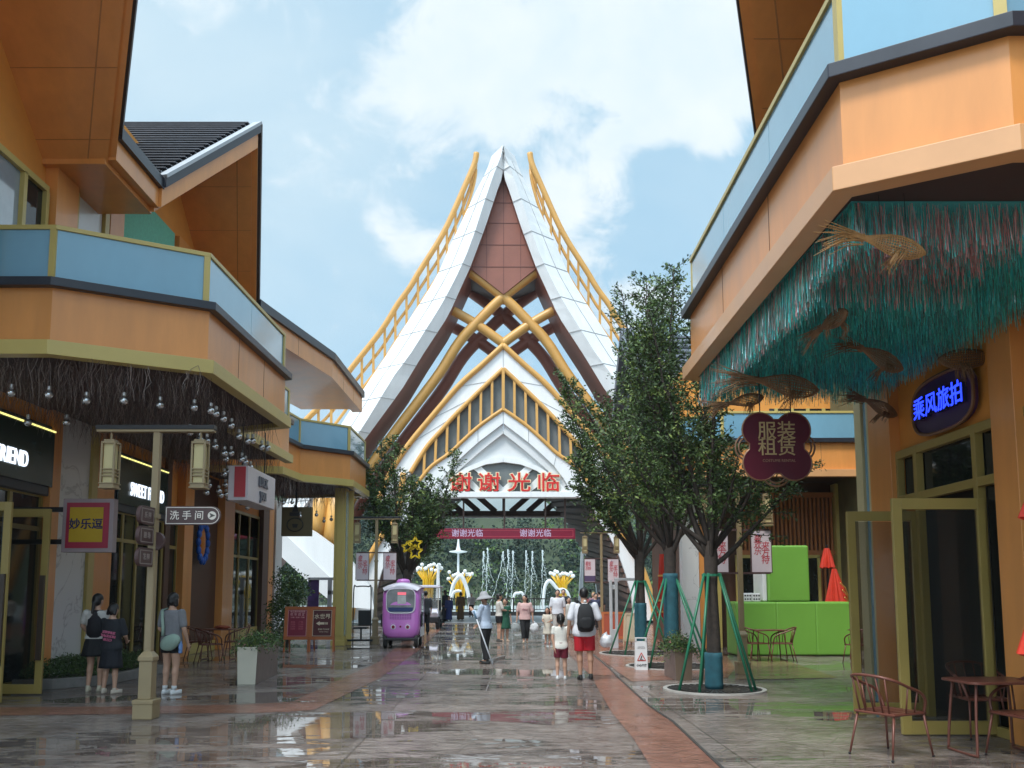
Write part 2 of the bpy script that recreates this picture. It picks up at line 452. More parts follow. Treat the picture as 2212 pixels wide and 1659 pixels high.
def sheet(name, pix, z, m):
    b = MB(); vs = [atz(u, v, 0) for u, v in pix]
    b.add([(p.x, p.y, z) for p in vs], [tuple(range(len(vs)))]); o = b.build(name, m)
    if o.data.polygons[0].normal.z < 0: o.data.flip_normals()
    return struct(o)
def z6(x, y): return (921.6 + .4166 * x, 1305.6 + .4166 * y)
def z5(x, y): return (384 + .2777 * x, 1267.2 + .2777 * y)
def strip(name, left, right, z, m):
    b = MB(); n = len(left)
    vs = [atz(*p) for p in left] + [atz(*p) for p in right]
    b.add([(p.x, p.y, z) for p in vs], [(i, i + 1, n + i + 1, n + i) for i in range(n - 1)])
    o = b.build(name, m)
    if o.data.polygons[0].normal.z < 0: o.data.flip_normals()
    return struct(o)
lefte = [z6(*p) for p in [(1300, 1060), (1165, 848), (1075, 700), (960, 560), (890, 440), (860, 380), (800, 320), (745, 265), (700, 215), (650, 150), (600, 90)]]
righte = [z6(*p) for p in [(1740, 1060), (1520, 848), (1270, 610), (1150, 530), (1010, 400), (940, 330), (880, 280), (810, 225), (752, 180), (690, 130), (620, 80)]]
strip('red_paving_path', lefte, righte, .004, wet_red)
strip('red_paving_path', [z6(*p) for p in [(1060, 400), (955, 322), (890, 275), (830, 225), (760, 165), (660, 85)]],
      [z6(*p) for p in [(1560, 380), (1600, 330), (1560, 270), (1500, 225), (1380, 165), (1180, 85)]], .004, wet_red)
strip('tan_paving_path', [z6(*p) for p in [(1600, 392), (1640, 330), (1660, 268)]], [z6(*p) for p in [(2135, 382), (1960, 325), (1800, 272)]], .008, wet_tan)
strip('red_paving_path', [(-260, 1531)] + [z5(*p) for p in [(0, 930), (500, 918), (800, 903), (900, 893), (1330, 690), (1560, 590), (1700, 470), (1900, 300), (2050, 180)]],
      [(-260, 1549)] + [z5(*p) for p in [(0, 988), (520, 985), (860, 975), (1060, 960), (1560, 720), (1700, 620), (1880, 490), (2030, 350), (2130, 200)]], .004, wet_red)
b = MB()
for i in range(len(righte) - 1):
    a = atz(*righte[i]); c = atz(*righte[i + 1])
    if i < 7: b.bar((a.x + .02, a.y, .006), (c.x + .02, c.y, .006), .032, .012)
struct(b.build('drain_path', mat('drain_slot', (.065, .06, .056), .4)))

# ---------------------------------------------------------------- left shop building
def seams(b, path, z0, z1, d, step, mi):
    o = offset(path, d)
    for i in range(len(o) - 1):
        a, c = Vector((*o[i], 0)), Vector((*o[i + 1], 0)); ln = (c - a).length
        k = max(1, round(ln / step))
        for j in range(1, k):
            p = a.lerp(c, j / k); q = (c - a).normalized() * .004
            b.bar((p.x - q.x, p.y - q.y, (z0 + z1) / 2), (p.x + q.x, p.y + q.y, (z0 + z1) / 2), .004, z1 - z0 - .004, mi)
seam_m = mat('panel_seam', (.10, .05, .03), .7)
def balcony(root, path, floor_poly, trim, trim_name='lower_trim', rail_segs=None, step=1.5, zt=0.0):
    b = MB(); b.band(path, 5.07 + zt, 5.85 + zt, -.12, .12, 0); seams(b, path, 5.07 + zt, 5.85 + zt, -.1185, step, 1)
    b.build('balcony_fascia', [orange, seam_m], root)
    b = MB(); b.band(path, 4.87 + zt, 5.075 + zt, 0, .2); b.build(trim_name, trim, root, bevel=.006)
    b = MB(); b.band(path, 5.845 + zt, 5.97 + zt, .0, .34); b.build('balcony_coping', black, root, bevel=.008)
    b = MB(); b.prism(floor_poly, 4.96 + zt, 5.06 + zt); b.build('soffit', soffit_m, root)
    gp = offset(path, -.16)
    top = MB(); top.band(path, 6.70 + zt, 6.765 + zt, -.125, .085)
    for i in range(len(path) - 1):
        a, c = Vector((*gp[i], 0)), Vector((*gp[i + 1], 0)); ln = (c - a).length; d = (c - a).normalized()
        k = max(1, round(ln / 1.75)); rot = Matrix.Rotation(math.atan2(d.y, d.x), 3, 'Z')
        for j in range(k):
            p = a.lerp(c, (j + .5) / k)
            g = MB(); g.cbox((p.x, p.y, 6.335 + zt), (ln / k - .012, .016, .73), 0, rot); g.build('glass_panel', railglass, root)
        for p in ([a + d * .03] if i == 0 else []) + [c - d * .03]:
            pst = MB(); pst.cbox((p.x, p.y, 6.335 + zt), (.09, .07, .73), 0, rot); pst.build('rail_post', yellow, root)
    top.build('handrail', yellow, root, bevel=.006)

lb = thing('shop_building', 'orange two storey shop building on the left with blue glass balcony and folded gable roof', 'building', (-8.3, 16, 0))
p1 = [(-16, 11.38), (-6.24, 11.38), (-4.32, 12.44), (-4.21, 16.68), (-5.42, 17.25), (-5.3, 21.3)]
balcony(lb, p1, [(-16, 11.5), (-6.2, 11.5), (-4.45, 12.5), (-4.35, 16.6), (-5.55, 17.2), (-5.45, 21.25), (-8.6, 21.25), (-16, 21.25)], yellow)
# facade, ground floor
FX = -8.3
def yl(u): return FX / ((u - CX) / F) * .99
b = MB(); b.box(FX - 2.6, FX - .30, 11.5, 31.5, 0, 5.0); b.build('back_wall', brown, lb)
def fpanel(name, u0, u1, z0, z1, m, proud=.0, thick=.3, bevel=.006):
    q = MB(); q.box(FX - thick, FX + proud, yl(u0), yl(u1), z0, z1); return q.build(name, m, lb, bevel=bevel)
fpanel('fascia_wall', -260, 580, 3.45, 4.96, orange_wall, -.06, .2)
for u0, u1, m, pr in [(100, 121, orange, .1), (121, 188, marble, .06), (188, 201, yellow, .12), (202, 240, orange, .1), (362, 372, brown, .02), (391, 410, orange, .16),
                      (478, 500, orange, .16), (566, 578, brown, .12), (580, 590, orange, .10), (592, 606, offwhite, .14)]:
    fpanel('pillar' if m is not marble else 'marble_panel', u0, u1, 0, 4.95, m, pr)
fpanel('brown_panel', 410, 478, 0.28, 4.9, brown, -.05)
fpanel('kick_plate', 410, 478, 0, .27, yellow, .0)
fpanel('kick_plate', 500, 566, 0, .5, yellow, .0)
def shopfront(u0, u1, cols, zt, root=lb):
    f = MB(); y0, y1 = yl(u0), yl(u1)
    f.box(FX - .12, FX - .02, y0, y1, zt - .09, zt); f.box(FX - .12, FX - .02, y0, y1, .0, .12)
    for i in range(cols + 1):
        y = y0 + (y1 - y0) * i / cols; f.box(FX - .12, FX - .02, y - .045, y + .045, .12, zt - .09)
    f.box(FX - .115, FX - .025, y0, y1, 2.72, 2.8)
    w = f.build('shop_window', yellow_shaded, root)
    g = MB(); g.box(FX - .08, FX - .06, y0 + .02, y1 - .02, .1, zt - .05); g.build('pane', darkglass, w)
    return w
shopfront(-240, 98, 4, 3.42); shopfront(241, 360, 4, 3.42); shopfront(372, 391, 1, 3.42); shopfront(500, 566, 3, 4.2)
# upper storey
b = MB(); b.box(-10.6, -7.31, 2.0, 24.5, 5.06, 10.6); b.build('upper_wall', orange_wall, lb)
for nm, y0, y1, z1, m, pr in [('pillar', 13.01, 13.69, 9.3, orange, .2), ('window_trim', 13.76, 13.9, 9.3, yellow, .11), ('marble_panel', 13.91, 14.82, 9.2, marble, .05),
                              ('window_trim', 14.84, 15.0, 9.1, yellow, .11), ('pillar', 15.05, 15.6, 9.1, orange, .1), ('mint_wall', 15.66, 18.1, 9.5, mint, .07), ('pillar', 18.2, 19.2, 9.5, orange, .14)]:
    q = MB(); q.box(-7.36, -7.31 + pr, y0, y1, 5.06, z1); q.build(nm, m, lb, bevel=.005)
w = MB()
for y in (6.0, 7.8, 9.5, 11.2, 12.3): w.box(-7.35, -7.2, y - .045, y + .045, 5.06, 7.95)
w.box(-7.35, -7.2, 6, 12.95, 7.93, 8.03); w.box(-7.35, -7.2, 12.88, 12.97, 5.06, 7.93)
wf = w.build('upper_window', yellow, lb); g = MB(); g.box(-7.29, -7.27, 6, 12.3, 5.06, 7.95); g.build('pane', mat('sky_tinted_window_glass', (.30, .36, .40), .06, 0, .25, .6, spec=.7, coat=1.0), wf); g = MB(); g.box(-7.29, -7.27, 12.3, 12.9, 5.06, 7.95); g.build('pane', darkglass, wf)  # pale sky reflection is put into the base colour of the large pane

def gable(root, pk, b0, b1, xb, ths=.17, tho=.42):
    """a roof ridge along X: peak at pk, eave corners b0 (near), b1 (far), running back to xb"""
    pk, b0, b1 = Vector(pk), Vector(b0), Vector(b1); sg = 1 if xb < pk.x else -1
    def slope(q, nm):
        qb = Vector((xb, q.y, q.z)); pb = Vector((xb, pk.y, pk.z))
        t = MB(); t.ext([pk, q, qb, pb], (0, 0, -ths), 1, 1)
        k = 22
        for i in range(k):
            f = (i + .5) / k; a = pk.lerp(q, f); c = pb.lerp(qb, f)
            t.bar((a.x - sg * .22, a.y, a.z + .015), (c.x, c.y, c.z + .015), .05, .04, 2)
            t.bar((a.x - sg * .22, a.y + (q.y - pk.y) / k * .3, a.z + .004), (c.x, c.y + (q.y - pk.y) / k * .3, c.z + .004), .14, .02, 0)
        # metal edge flashing along the rake
        t.bar(pk + Vector((-sg * .08, 0, .02)), q + Vector((-sg * .08, 0, .02)), .2, .06, 3)
        t.build('roof_slope', [tile, black, tile_hi, mat('roof_edge_metal', (.42, .44, .47), .4)], root)
        d = (pk - q).normalized()
        ins = Vector((-sg * .07, 0, 0))
        o = MB(); z1 = Vector((0, 0, -ths)); o.ext([pk + ins + z1, q + ins + z1, qb + z1, pb + z1], (0, 0, -tho), 0)
        z2 = Vector((0, 0, -ths - tho)); in2 = Vector((-sg * .2, 0, 0)); o.ext([pk + in2 + z2, q + in2 + z2, qb + z2, pb + z2], (0, 0, -.09), 0)
        # soffit panel seams
        for f in (.18, .42, .66, .9):
            a = (pk + in2).lerp(q + in2, f) + z2 + Vector((0, 0, -.092)); o.bar(a, (xb, a.y, a.z), .012, .004, 1)
        a = pk + in2 * 2.6 + z2 + Vector((0, 0, -.092)); c = q + in2 * 2.6 + z2 + Vector((0, 0, -.092)); o.bar(a, c, .02, .005, 1)
        o.build('roof_soffit', [orange, mat('soffit_seam', (.40, .165, .05), .7)], root)
    slope(b0, 'near'); slope(b1, 'far')
US = 1.16
def us(x, y, z): return (x * US, y * US, HC + (z - HC) * US)
gable(lb, us(-3.75, 8.45, 10.5), us(-5.25, 5.7, 8.0), us(-5.28, 11.2, 8.0), -12, .19, .36)
gable(lb, us(-4.57, 15.3, 10.44), us(-5.2, 12.58, 8.0), us(-5.34, 18.1, 8.0), -12, .19, .36)
ze = us(0, 0, 8)[2]; y0_, y1_ = 11.15 * US, 12.62 * US
b = MB(); b.box(-12, -5.24 * US, y0_, y1_, ze - .2, ze); b.build('valley_gutter', black, lb)
b = MB(); b.box(-12, -5.31 * US, y0_, y1_, ze - .55, ze - .2); b.box(-12, -5.44 * US, y0_ - .05, y1_ + .05, ze - .64, ze - .55); b.build('valley_fascia', orange, lb, bevel=.005)
p2r = [us(*p, 0)[:2] for p in [(-5.34, 18.1), (-4.53, 22.3), (-4.46, 26.7)]]
b = MB(); b.band(p2r, ze - .23, ze, .05, .4); b.prism([(-10, 21), (-6.2, 21), (-5.33, 25.9), (-5.22, 30.9), (-10, 30.9)], ze - .01, ze + .05); b.build('canopy_roof', black, lb)
b = MB(); b.band(p2r, ze - .77, ze - .23, -.04, .35); seams(b, p2r, ze - .77, ze - .23, -.0385, 2.0, 1); b.prism([(-9, 21.1), (-6.35, 21.1), (-5.5, 25.9), (-5.4, 30.7), (-7.4, 30.7)], ze - .72, ze - .58); b.build('canopy_fascia', [orange, seam_m], lb)
b = MB(); b.box(-10, -7.6, 24.5, 27.5, 5.06, ze - .73); b.build('upper_wall', brown, lb)

# second balcony block
lb2 = thing('shop_building', 'smaller orange balcony block behind the first on the left, on a mustard column', 'building', (-6, 26, 0))
p2 = [(-8.3, 22.6), (-6.05, 23.2), (-5.87, 24.8), (-4.6, 26.0), (-4.56, 28.9), (-7.5, 29.4)]
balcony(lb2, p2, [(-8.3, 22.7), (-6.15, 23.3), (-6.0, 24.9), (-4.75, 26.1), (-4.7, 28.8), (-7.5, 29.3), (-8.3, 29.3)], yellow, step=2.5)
c = MB(); c.box(-5.28, -4.93, 26.6, 27.1, 0, 4.9); c.box(-5.32, -4.89, 26.56, 27.14, 0, .16); c.box(-5.21, -5.0, 26.585, 26.6, .3, 4.8); c.build('column', yellow, lb2, bevel=.008)
c = MB(); c.box(-4.925, -4.915, 26.68, 27.02, .3, 4.8); c.build('column_inlay', railglass, lb2)
c = MB(); c.box(-4.93, -4.78, 27.1, 27.2, 0, 4.87); c.build('mullion', yellow, lb2)

# ---------------------------------------------------------------- right shop building
rb = thing('shop_building', 'orange shop building close on the right with tinsel hung under its glass balcony', 'building', (6, 10, 0))
pr = [(5.65, 13.05), (4.2, 13.05), (2.76, 12.86), (2.68, 6.63), (3.82, 5.98), (14, 5.9)]
balcony(rb, pr, [(5.65, 13.0), (2.9, 12.7), (2.85, 6.75), (3.85, 6.15), (14, 6.1), (14, 13.0)], tan, step=1.9)
GX = 5.65
def yr(u): return GX / ((u - CX) / F) * .985
def rpanel(name, y0, y1, z0, z1, m, proud=0.0, thick=.3, bevel=.006):
    q = MB(); q.box(GX - proud, GX + thick, y0, y1, z0, z1); return q.build(name, m, rb, bevel=bevel)
b = MB(); b.box(GX + .32, GX + 8, 5.5, 13.3, 0, 5.0); b.build('back_wall', brown, rb)
rpanel('fascia_wall', 5.5, 12.7, 3.62, 4.96, orange_wall, -.03, .3)
rpanel('pillar', 12.05, 12.75, 0, 4.95, orange, .12); rpanel('pillar', 9.05, 9.50, 0, 4.95, orange, .14)
rpanel('corner_trim', 12.76, 12.86, 0, 4.95, mat('pale_trim', (.62, .52, .28), .4), .1); rpanel('corner_trim', 12.87, 13.05, 0, 4.95, railglass, .06); rpanel('corner_trim', 13.06, 13.3, 0, 4.95, mat('pale_trim', (.62, .52, .28), .4), .1)
fr = MB()
for y in (5.7, 6.9, 8.1, 9.5, 10.05, 11.5, 12.05): fr.box(GX - .05, GX + .05, y - .045, y + .045, 0, 3.6)
for z in (.05, 2.92, 3.56): fr.box(GX - .045, GX + .045, 5.7, 9.05, z - .05, z + .06); fr.box(GX - .045, GX + .045, 9.5, 12.05, z - .05, z + .06) if z > .1 else fr.box(GX - .045, GX + .045, 9.5, 10.0, z - .05, z + .06)
wf = fr.build('shop_window', yellow_shaded, rb, bevel=.004)
g = MB(); g.box(GX + .06, GX + .075, 5.7, 10.0, .1, 3.58); g.box(GX + .06, GX + .075, 10.0, 12.0, 2.95, 3.58); g.build('pane', darkglass, wf)
g = MB(); g.box(GX + .25, GX + .3, 10.05, 12.0, 0, 2.9); g.build('doorway', mat('dark_interior', (.02, .018, .016), .6), rb)
def door(name, root, hinge, ang, w, h, handle_side=1):
    """glass door leaf, hinge point, leaf direction angle"""
    d = Vector((math.cos(ang), math.sin(ang), 0)); rot = Matrix.Rotation(ang, 3, 'Z'); f = MB()
    def bx(x0, x1, z0, z1, th): f.cbox(Vector(hinge) + d * ((x0 + x1) / 2) + Vector((0, 0, (z0 + z1) / 2)), (x1 - x0, th, z1 - z0), 0, rot)
    bx(0, .09, 0.02, h, .055); bx(w - .11, w, 0.02, h, .055); bx(.09, w - .11, 0.02, .17, .055); bx(.09, w - .11, h - .13, h, .055)
    o = f.build(name, yellow_shaded, root, bevel=.004)
    g = MB(); g.cbox(Vector(hinge) + d * (w / 2) + Vector((0, 0, h / 2)), (w - .2, .012, h - .28), 0, rot)
    g.build('pane', mat('clear_door_glass', (.012, .014, .013), .03, 0, .1, 1, spec=.6, alpha=.30), o)
    k = MB(); n = rot @ Vector((0, -1, 0))
    q = Vector(hinge) + d * (w - .055) + n * .05; k.bar(q + Vector((0, 0, .55)), q + Vector((0, 0, 1.9)), .075, .05, 0, (n.x, n.y, 0)); k.build('handle', mat('bronze_handle', (.05, .03, .02), .4), o)
    return o
door('door', rb, (GX - .03, 9.93, 0), R(180), 1.08, 2.72); door('door', rb, (GX - .03, 11.55, 0), R(180), .96, 2.72)
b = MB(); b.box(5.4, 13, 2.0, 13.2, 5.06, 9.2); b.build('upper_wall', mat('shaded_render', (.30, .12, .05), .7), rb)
gable(rb, (2.45, 8.95, 10.2), (3.6, 6.2, 8.0), (3.69, 11.75, 8.0), 12)

# left door leaves
door('door', lb, (FX - .02, 12.75, 0), R(0), .95, 2.98); door('door', lb, (FX - .02, 13.85, 0), R(0), .95, 2.98)

# ---------------------------------------------------------------- far right court building
cb_ = thing('shop_building', 'orange building across the court behind the green blocks, brown slatted front', 'building', (8, 25, 0))
p3 = [(4.6, 30), (4.55, 25.4), (6.2, 23.75), (10.35, 23.7)]
balcony(cb_, p3, [(4.7, 30), (4.65, 25.5), (6.25, 23.9), (10.3, 23.85), (13, 24), (13, 30)], tan, step=1.6)
b = MB(); b.box(5.4, 13, 25.9, 31, 0, 5); b.build('back_wall', brown, cb_)
b = MB(); b.box(10.1, 11.0, 13.4, 25.9, 0, 8.4); b.build('side_wall', mat('olive_wall', (.15, .12, .05), .7, 0, .2, 2), cb_)
sl_ = MB(); x = 7.15
while x < 10.0: sl_.box(x, x + .06, 25.72, 25.8, .0, 4.6); x += .125
sl_.box(7.1, 10.05, 25.70, 25.82, 2.75, 2.9); sl_.box(7.1, 10.05, 25.70, 25.82, 4.5, 4.65); sl_.build('slat_screen', mat('slat_wood', (.42, .15, .05), .5, 0, .15, 4), cb_)
q = MB(); q.box(7.1, 10.05, 25.81, 25.89, 0, 4.65); q.build('slat_backing', mat('slat_back', (.14, .055, .028), .7), cb_)
for x0, x1, m in [(5.35, 5.85, marble), (5.86, 6.12, orange), (6.14, 6.5, yellow), (10.0, 10.3, yellow)]:
    q = MB(); q.box(x0, x1, 25.55, 25.95, 0, 4.9); q.build('pillar' if m is not marble else 'marble_pillar', m, cb_, bevel=.006)
q = MB()
for x in (7.0, 7.55, 8.1): q.box(x - .04, x + .04, 25.58, 25.66, .9, 2.7)
q.box(6.96, 8.14, 25.58, 25.66, 2.66, 2.75); w = q.build('shop_window', yellow, cb_); g = MB(); g.box(7, 8.1, 25.62, 25.64, .9, 2.7); g.build('pane', darkglass, w)
q = MB()
for x in (9.0, 9.45): q.box(x - .04, x + .04, 25.58, 25.66, .9, 2.7)
q.box(8.96, 9.49, 25.58, 25.66, 2.66, 2.75); w = q.build('shop_window', yellow, cb_); g = MB(); g.box(9, 9.45, 25.62, 25.64, .9, 2.7); g.build('pane', darkglass, w)
q = MB(); q.box(5.6, 13, 26.5, 31.5, 5.06, 8.6); q.build('upper_wall', orange_wall, cb_)
q = MB()
for x in (8.6, 9.1, 9.6, 10.1, 10.6): q.box(x - .05, x + .05, 26.42, 26.5, 5.3, 7.4)
w = q.build('upper_window', yellow, cb_); g = MB(); g.box(8.4, 10.8, 26.46, 26.49, 5.3, 7.4); g.build('pane', darkglass, w)
q = MB(); q.ext([(4.75, 27.5, 8.3), (4.75, 33.5, 8.3), (4.75, 30.5, 11.0)], (9, 0, 0), 0)
for i in range(10):
    t = (i + .5) / 10; q.box(4.72, 13.6, 27.5 + 3 * t - .08, 27.5 + 3 * t + .02, 8.3 + 2.7 * t, 8.36 + 2.7 * t)
q.ext([(4.3, 27.4, 8.2), (4.3, 30.5, 11.3), (4.3, 33.6, 8.2), (4.3, 33.2, 8.0), (4.3, 30.5, 10.8), (4.3, 27.8, 8.0)], (.5, 0, 0), 0)
q.build('roof', [mat('slate_roof', (.12, .135, .16), .5, 0, .2, 4)], cb_)
# ---------------------------------------------------------------- gate tower
TY = 45.0
tw = thing('gate_tower', 'tall white pointed gate tower with ochre lattice pipes and grand arched passage', 'tower', (0, TY, 0))
def r1(x, y): return (652.8 + .3125 * x, 307.2 + .3125 * y)
def r2(x, y): return (652.8 + .3125 * x, 652.8 + .3125 * y)
def tp(uv, Y): return at(uv[0], uv[1], Y)
def mirror(p): return Vector((-p.x, p.y, p.z))
XC = at(1087, 800, TY).x
def resample(poly, zs):
    """points with x at given z by linear interpolation (poly ordered top to bottom)"""
    out = []
    for z in zs:
        for a, c in zip(poly, poly[1:]):
            if a.z >= z >= c.z or (c is poly[-1] and z < c.z):
                t = (a.z - z) / (a.z - c.z) if a.z != c.z else 0
                out.append(Vector((a.x + (c.x - a.x) * t, 0, z))); break
        else: out.append(Vector((poly[0].x, 0, z)))
    return out
outer = [r1(1310, 93), r1(1275, 200), r1(1195, 350), r1(1130, 490), r1(1020, 720), r1(930, 930), r1(830, 1090), r1(730, 1240), r1(580, 1475), r2(450, 560), r2(260, 860), r2(60, 1150), r2(-160, 1440), r2(-400, 1720), r2(-660, 1990)]
arris = [r1(1388, 62), r1(1325, 215), r1(1240, 470), r1(1200, 600), r1(1130, 790), r1(1060, 940), r1(970, 1110), r1(870, 1270), r1(740, 1475), r2(640, 500), r2(420, 860), r2(215, 1150), r2(-10, 1440), r2(-240, 1720), r2(-480, 1990)]
inner = [r1(1390, 225), r1(1350, 330), r1(1265, 590), r1(1160, 870), r1(1100, 1000), r1(1010, 1200), r1(830, 1475), r2(690, 600), r2(500, 860), r2(285, 1150), r2(60, 1440), r2(-170, 1720), r2(-410, 1990)]
YO, YA, YI, YB = TY + 1.2, TY, TY + .35, TY + 4.2
O3 = [tp(p, YO) for p in outer]; A3 = [tp(p, YA) for p in arris]; I3 = [tp(p, YI) for p in inner]
zs = [O3[0].z - .02]
zs = [O3[0].z - .02 - i * .62 for i in range(44)]
zs = [z for z in zs if z > -.6]
ro, ra, ri = resample(O3, zs), resample(A3, zs), resample(I3, zs)
def leg(sg):
    f = MB(); k = len(zs)
    rings = []
    for i in range(k):
        xo, xa, xi, z = ro[i].x, ra[i].x, ri[i].x, zs[i]
        if z > I3[0].z: xi = min(-.02, xa + .0) if False else max(xa, xi if z < I3[0].z else XC)
        xi = min(xi, XC)
        rings.append([(sg * (xo), YO, z), (sg * xa, YA, z), (sg * (xi - .0), YI, z), (sg * (xi - .12), YB, z), (sg * (xo + .1), YB + .4, z)])
    if sg < 0: rings = [list(reversed(r)) for r in rings]
    # top cap point ring: slopes up to apex
    f.loft(rings)
    o = f.build('tower_leg', [white, russet], tw)
    me = o.data
    for p in me.polygons:
        n = p.normal
        if len(p.vertices) == 4 and sg * n.x > .45 and abs(n.y) < .35 and p.center.y > 1.0: p.material_index = 1
    # panel seams
    s = MB()
    for i in range(2, k, 3):
        z = zs[i]
        a = Vector((sg * ro[i].x, YO - .012, z)); c = Vector((sg * ra[i].x, YA - .012, z + .25)); e = Vector((sg * min(ri[i].x, XC), YI - .012, z - .05))
        c = Vector((sg * ra[i].x, YA - .012, z)); s.bar(a, c, .02, .035); s.bar(c, e, .02, .035)
    for i in range(1, k - 1):
        m0 = Vector((sg * (ro[i].x * .5 + ra[i].x * .5), (YO + YA) / 2 - .015, zs[i])); m1 = Vector((sg * (ro[i + 1].x * .5 + ra[i + 1].x * .5), (YO + YA) / 2 - .015, zs[i + 1])); s.bar(m0, m1, .02, .03)
    s.build('panel_seams', mat('grey_seam', (.36, .365, .37), .6), tw)
leg(1); leg(-1)
# apex cap
ap = tp((1087, 326), TY); z0 = zs[0]; c = MB()
xo0, xa0 = ro[0].x, ra[0].x
c.add([(xo0, YO, z0), (XC, YA, z0 - .3), (-xo0, YO, z0), (-xo0, YB, z0), (xo0, YB, z0), (XC, YA, ap.z), (XC, YB, ap.z)],
      [(0, 1, 5), (1, 2, 5), (2, 3, 6, 5), (0, 5, 6, 4), (3, 4, 6)]); c.build('apex_cap', white, tw)
# russet infill panel
inf = [tp(r1(1390, 232), TY + .9)] + [tp(p, TY + .9) for p in (r1(1350, 330), r1(1265, 590), r1(1160, 870))] + [tp(r1(1392, 1050), TY + .9)]
pl = inf + [mirror(p) for p in reversed(inf[1:-1])]
f = MB(); f.ext(pl, (0, .5, 0), 0)
zp = [tp(r1(1390, y), TY + .9).z for y in (420, 560, 710, 862)]
for z in zp: f.box(-3.2, 3.2, TY + .885, TY + .895, z - .02, z + .02, 1) if False else None
f.build('russet_infill', [russet], tw)
s = MB()
hw = resample([inf[0], inf[1], inf[2], inf[3], Vector((inf[3].x - 2, 0, inf[3].z - 4))], zp)
for z, h in zip(zp, hw): s.box(h.x, -h.x, TY + .88, TY + .895, z - .018, z + .018)
for px, y0, y1 in ((1392, 235, 1040), (1275, 560, 960), (1510, 560, 960)):
    a = tp(r1(px, y0), TY + .89); c2 = tp(r1(px, y1), TY + .89); s.bar(a, c2, .03, .015)
s.build('infill_seams', mat('russet_seam', (.15, .05, .035), .6), tw)

def smooth(pts, k=6):
    pts = [Vector(p) for p in pts]; out = []
    for i in range(len(pts) - 1):
        p0, p1, p2, p3 = pts[max(i - 1, 0)], pts[i], pts[i + 1], pts[min(i + 2, len(pts) - 1)]
        for j in range(k):
            t = j / k
            out.append(.5 * ((2 * p1) + (-p0 + p2) * t + (2 * p0 - 5 * p1 + 4 * p2 - p3) * t * t + (-p0 + 3 * p1 - 3 * p2 + p3) * t ** 3))
    out.append(pts[-1]); return out
def both(name, pts, r, m, n=12):
    for sg in (1, -1):
        b = MB(); b.tube(smooth([Vector((sg * p.x, p.y, p.z)) for p in pts]), r, n); b.build(name, m, tw, smooth=True)
PY = TY + 1.3
pb_ = [tp(p, PY) for p in (r1(1640, 885), r1(1395, 1065), r1(1200, 1250), r2(1195, 155), r2(1080, 300), r2(950, 480), r2(800, 690), r2(640, 900), r2(480, 1130), r2(340, 1360), r2(220, 1600), r2(140, 1850), r2(90, 2010))]
pb_ = [tp(p, PY) for p in (r1(1650, 875), r1(1395, 1065), r1(1200, 1255), r1(1080, 1390), r2(950, 490), r2(800, 690), r2(640, 900), r2(480, 1130), r2(340, 1360), r2(220, 1600), r2(140, 1850), r2(90, 2010))]
both('lattice_pipe', pb_, .29, ochre)
pc_ = [tp(p, PY + .05) for p in (r1(1030, 1160), r1(1120, 1208), r1(1210, 1262), r1(1300, 1325), r1(1400, 1398))]
both('lattice_pipe', pc_, .27, ochre)
# rear lattice, seen dark through the gaps
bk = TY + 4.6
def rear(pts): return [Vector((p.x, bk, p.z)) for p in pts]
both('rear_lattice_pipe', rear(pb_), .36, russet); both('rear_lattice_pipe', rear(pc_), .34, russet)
# dark roof soffit between front infill and rear
rs = MB(); q0 = tp(r1(1392, 1040), TY + 1.4); q1 = tp(r1(1120, 900), TY + 1.4)
for sg in (1, -1): rs.ext([(0, TY + 1.6, q0.z + .3), (sg * q1.x, TY + 1.6, q1.z + .1), (sg * q1.x, bk - .3, q1.z + .1), (0, bk - .3, q0.z + .3)], (0, 0, .3))
rs.build('inner_soffit', darkrib, tw)
# side ladders
lo = [r1(1205, 75), r1(1190, 150), r1(1130, 290), r1(1060, 450), r1(1000, 580), r1(940, 690), r1(870, 800), r1(800, 910), r1(740, 1010), r1(660, 1120), r1(600, 1220), r1(540, 1310), r1(470, 1400), r2(345, 450), r2(200, 640), r2(20, 820), r2(-160, 1010), r2(-350, 1200), r2(-520, 1380)]
LY = TY + 2.4
L3 = smooth([tp(p, LY) for p in lo], 4)
for sg in (1, -1):
    q = [Vector((sg * p.x, p.y, p.z)) for p in L3]
    b = MB(); b.tube(q, .17, 10); b.build('ladder_rail', ochre, tw, smooth=True)
    def chord(h): return [p + Vector((0, .25, -h * min(1, (i + 2) / 12))) for i, p in enumerate(q)][2:]
    for h_ in (.95, 1.9): b = MB(); b.tube(chord(h_), .09, 8); b.build('ladder_chord', ochre, tw, smooth=True)
    acc = 0; last = q[0]
    for i, p in enumerate(q[6:], 6):
        acc += (p - last).length; last = p
        if acc > 1.0:
            acc = 0; b = MB(); b.bar(p, p + Vector((0, .25, -1.9 * min(1, i / 12))), .13, .13); b.build('ladder_rung', ochre, tw)

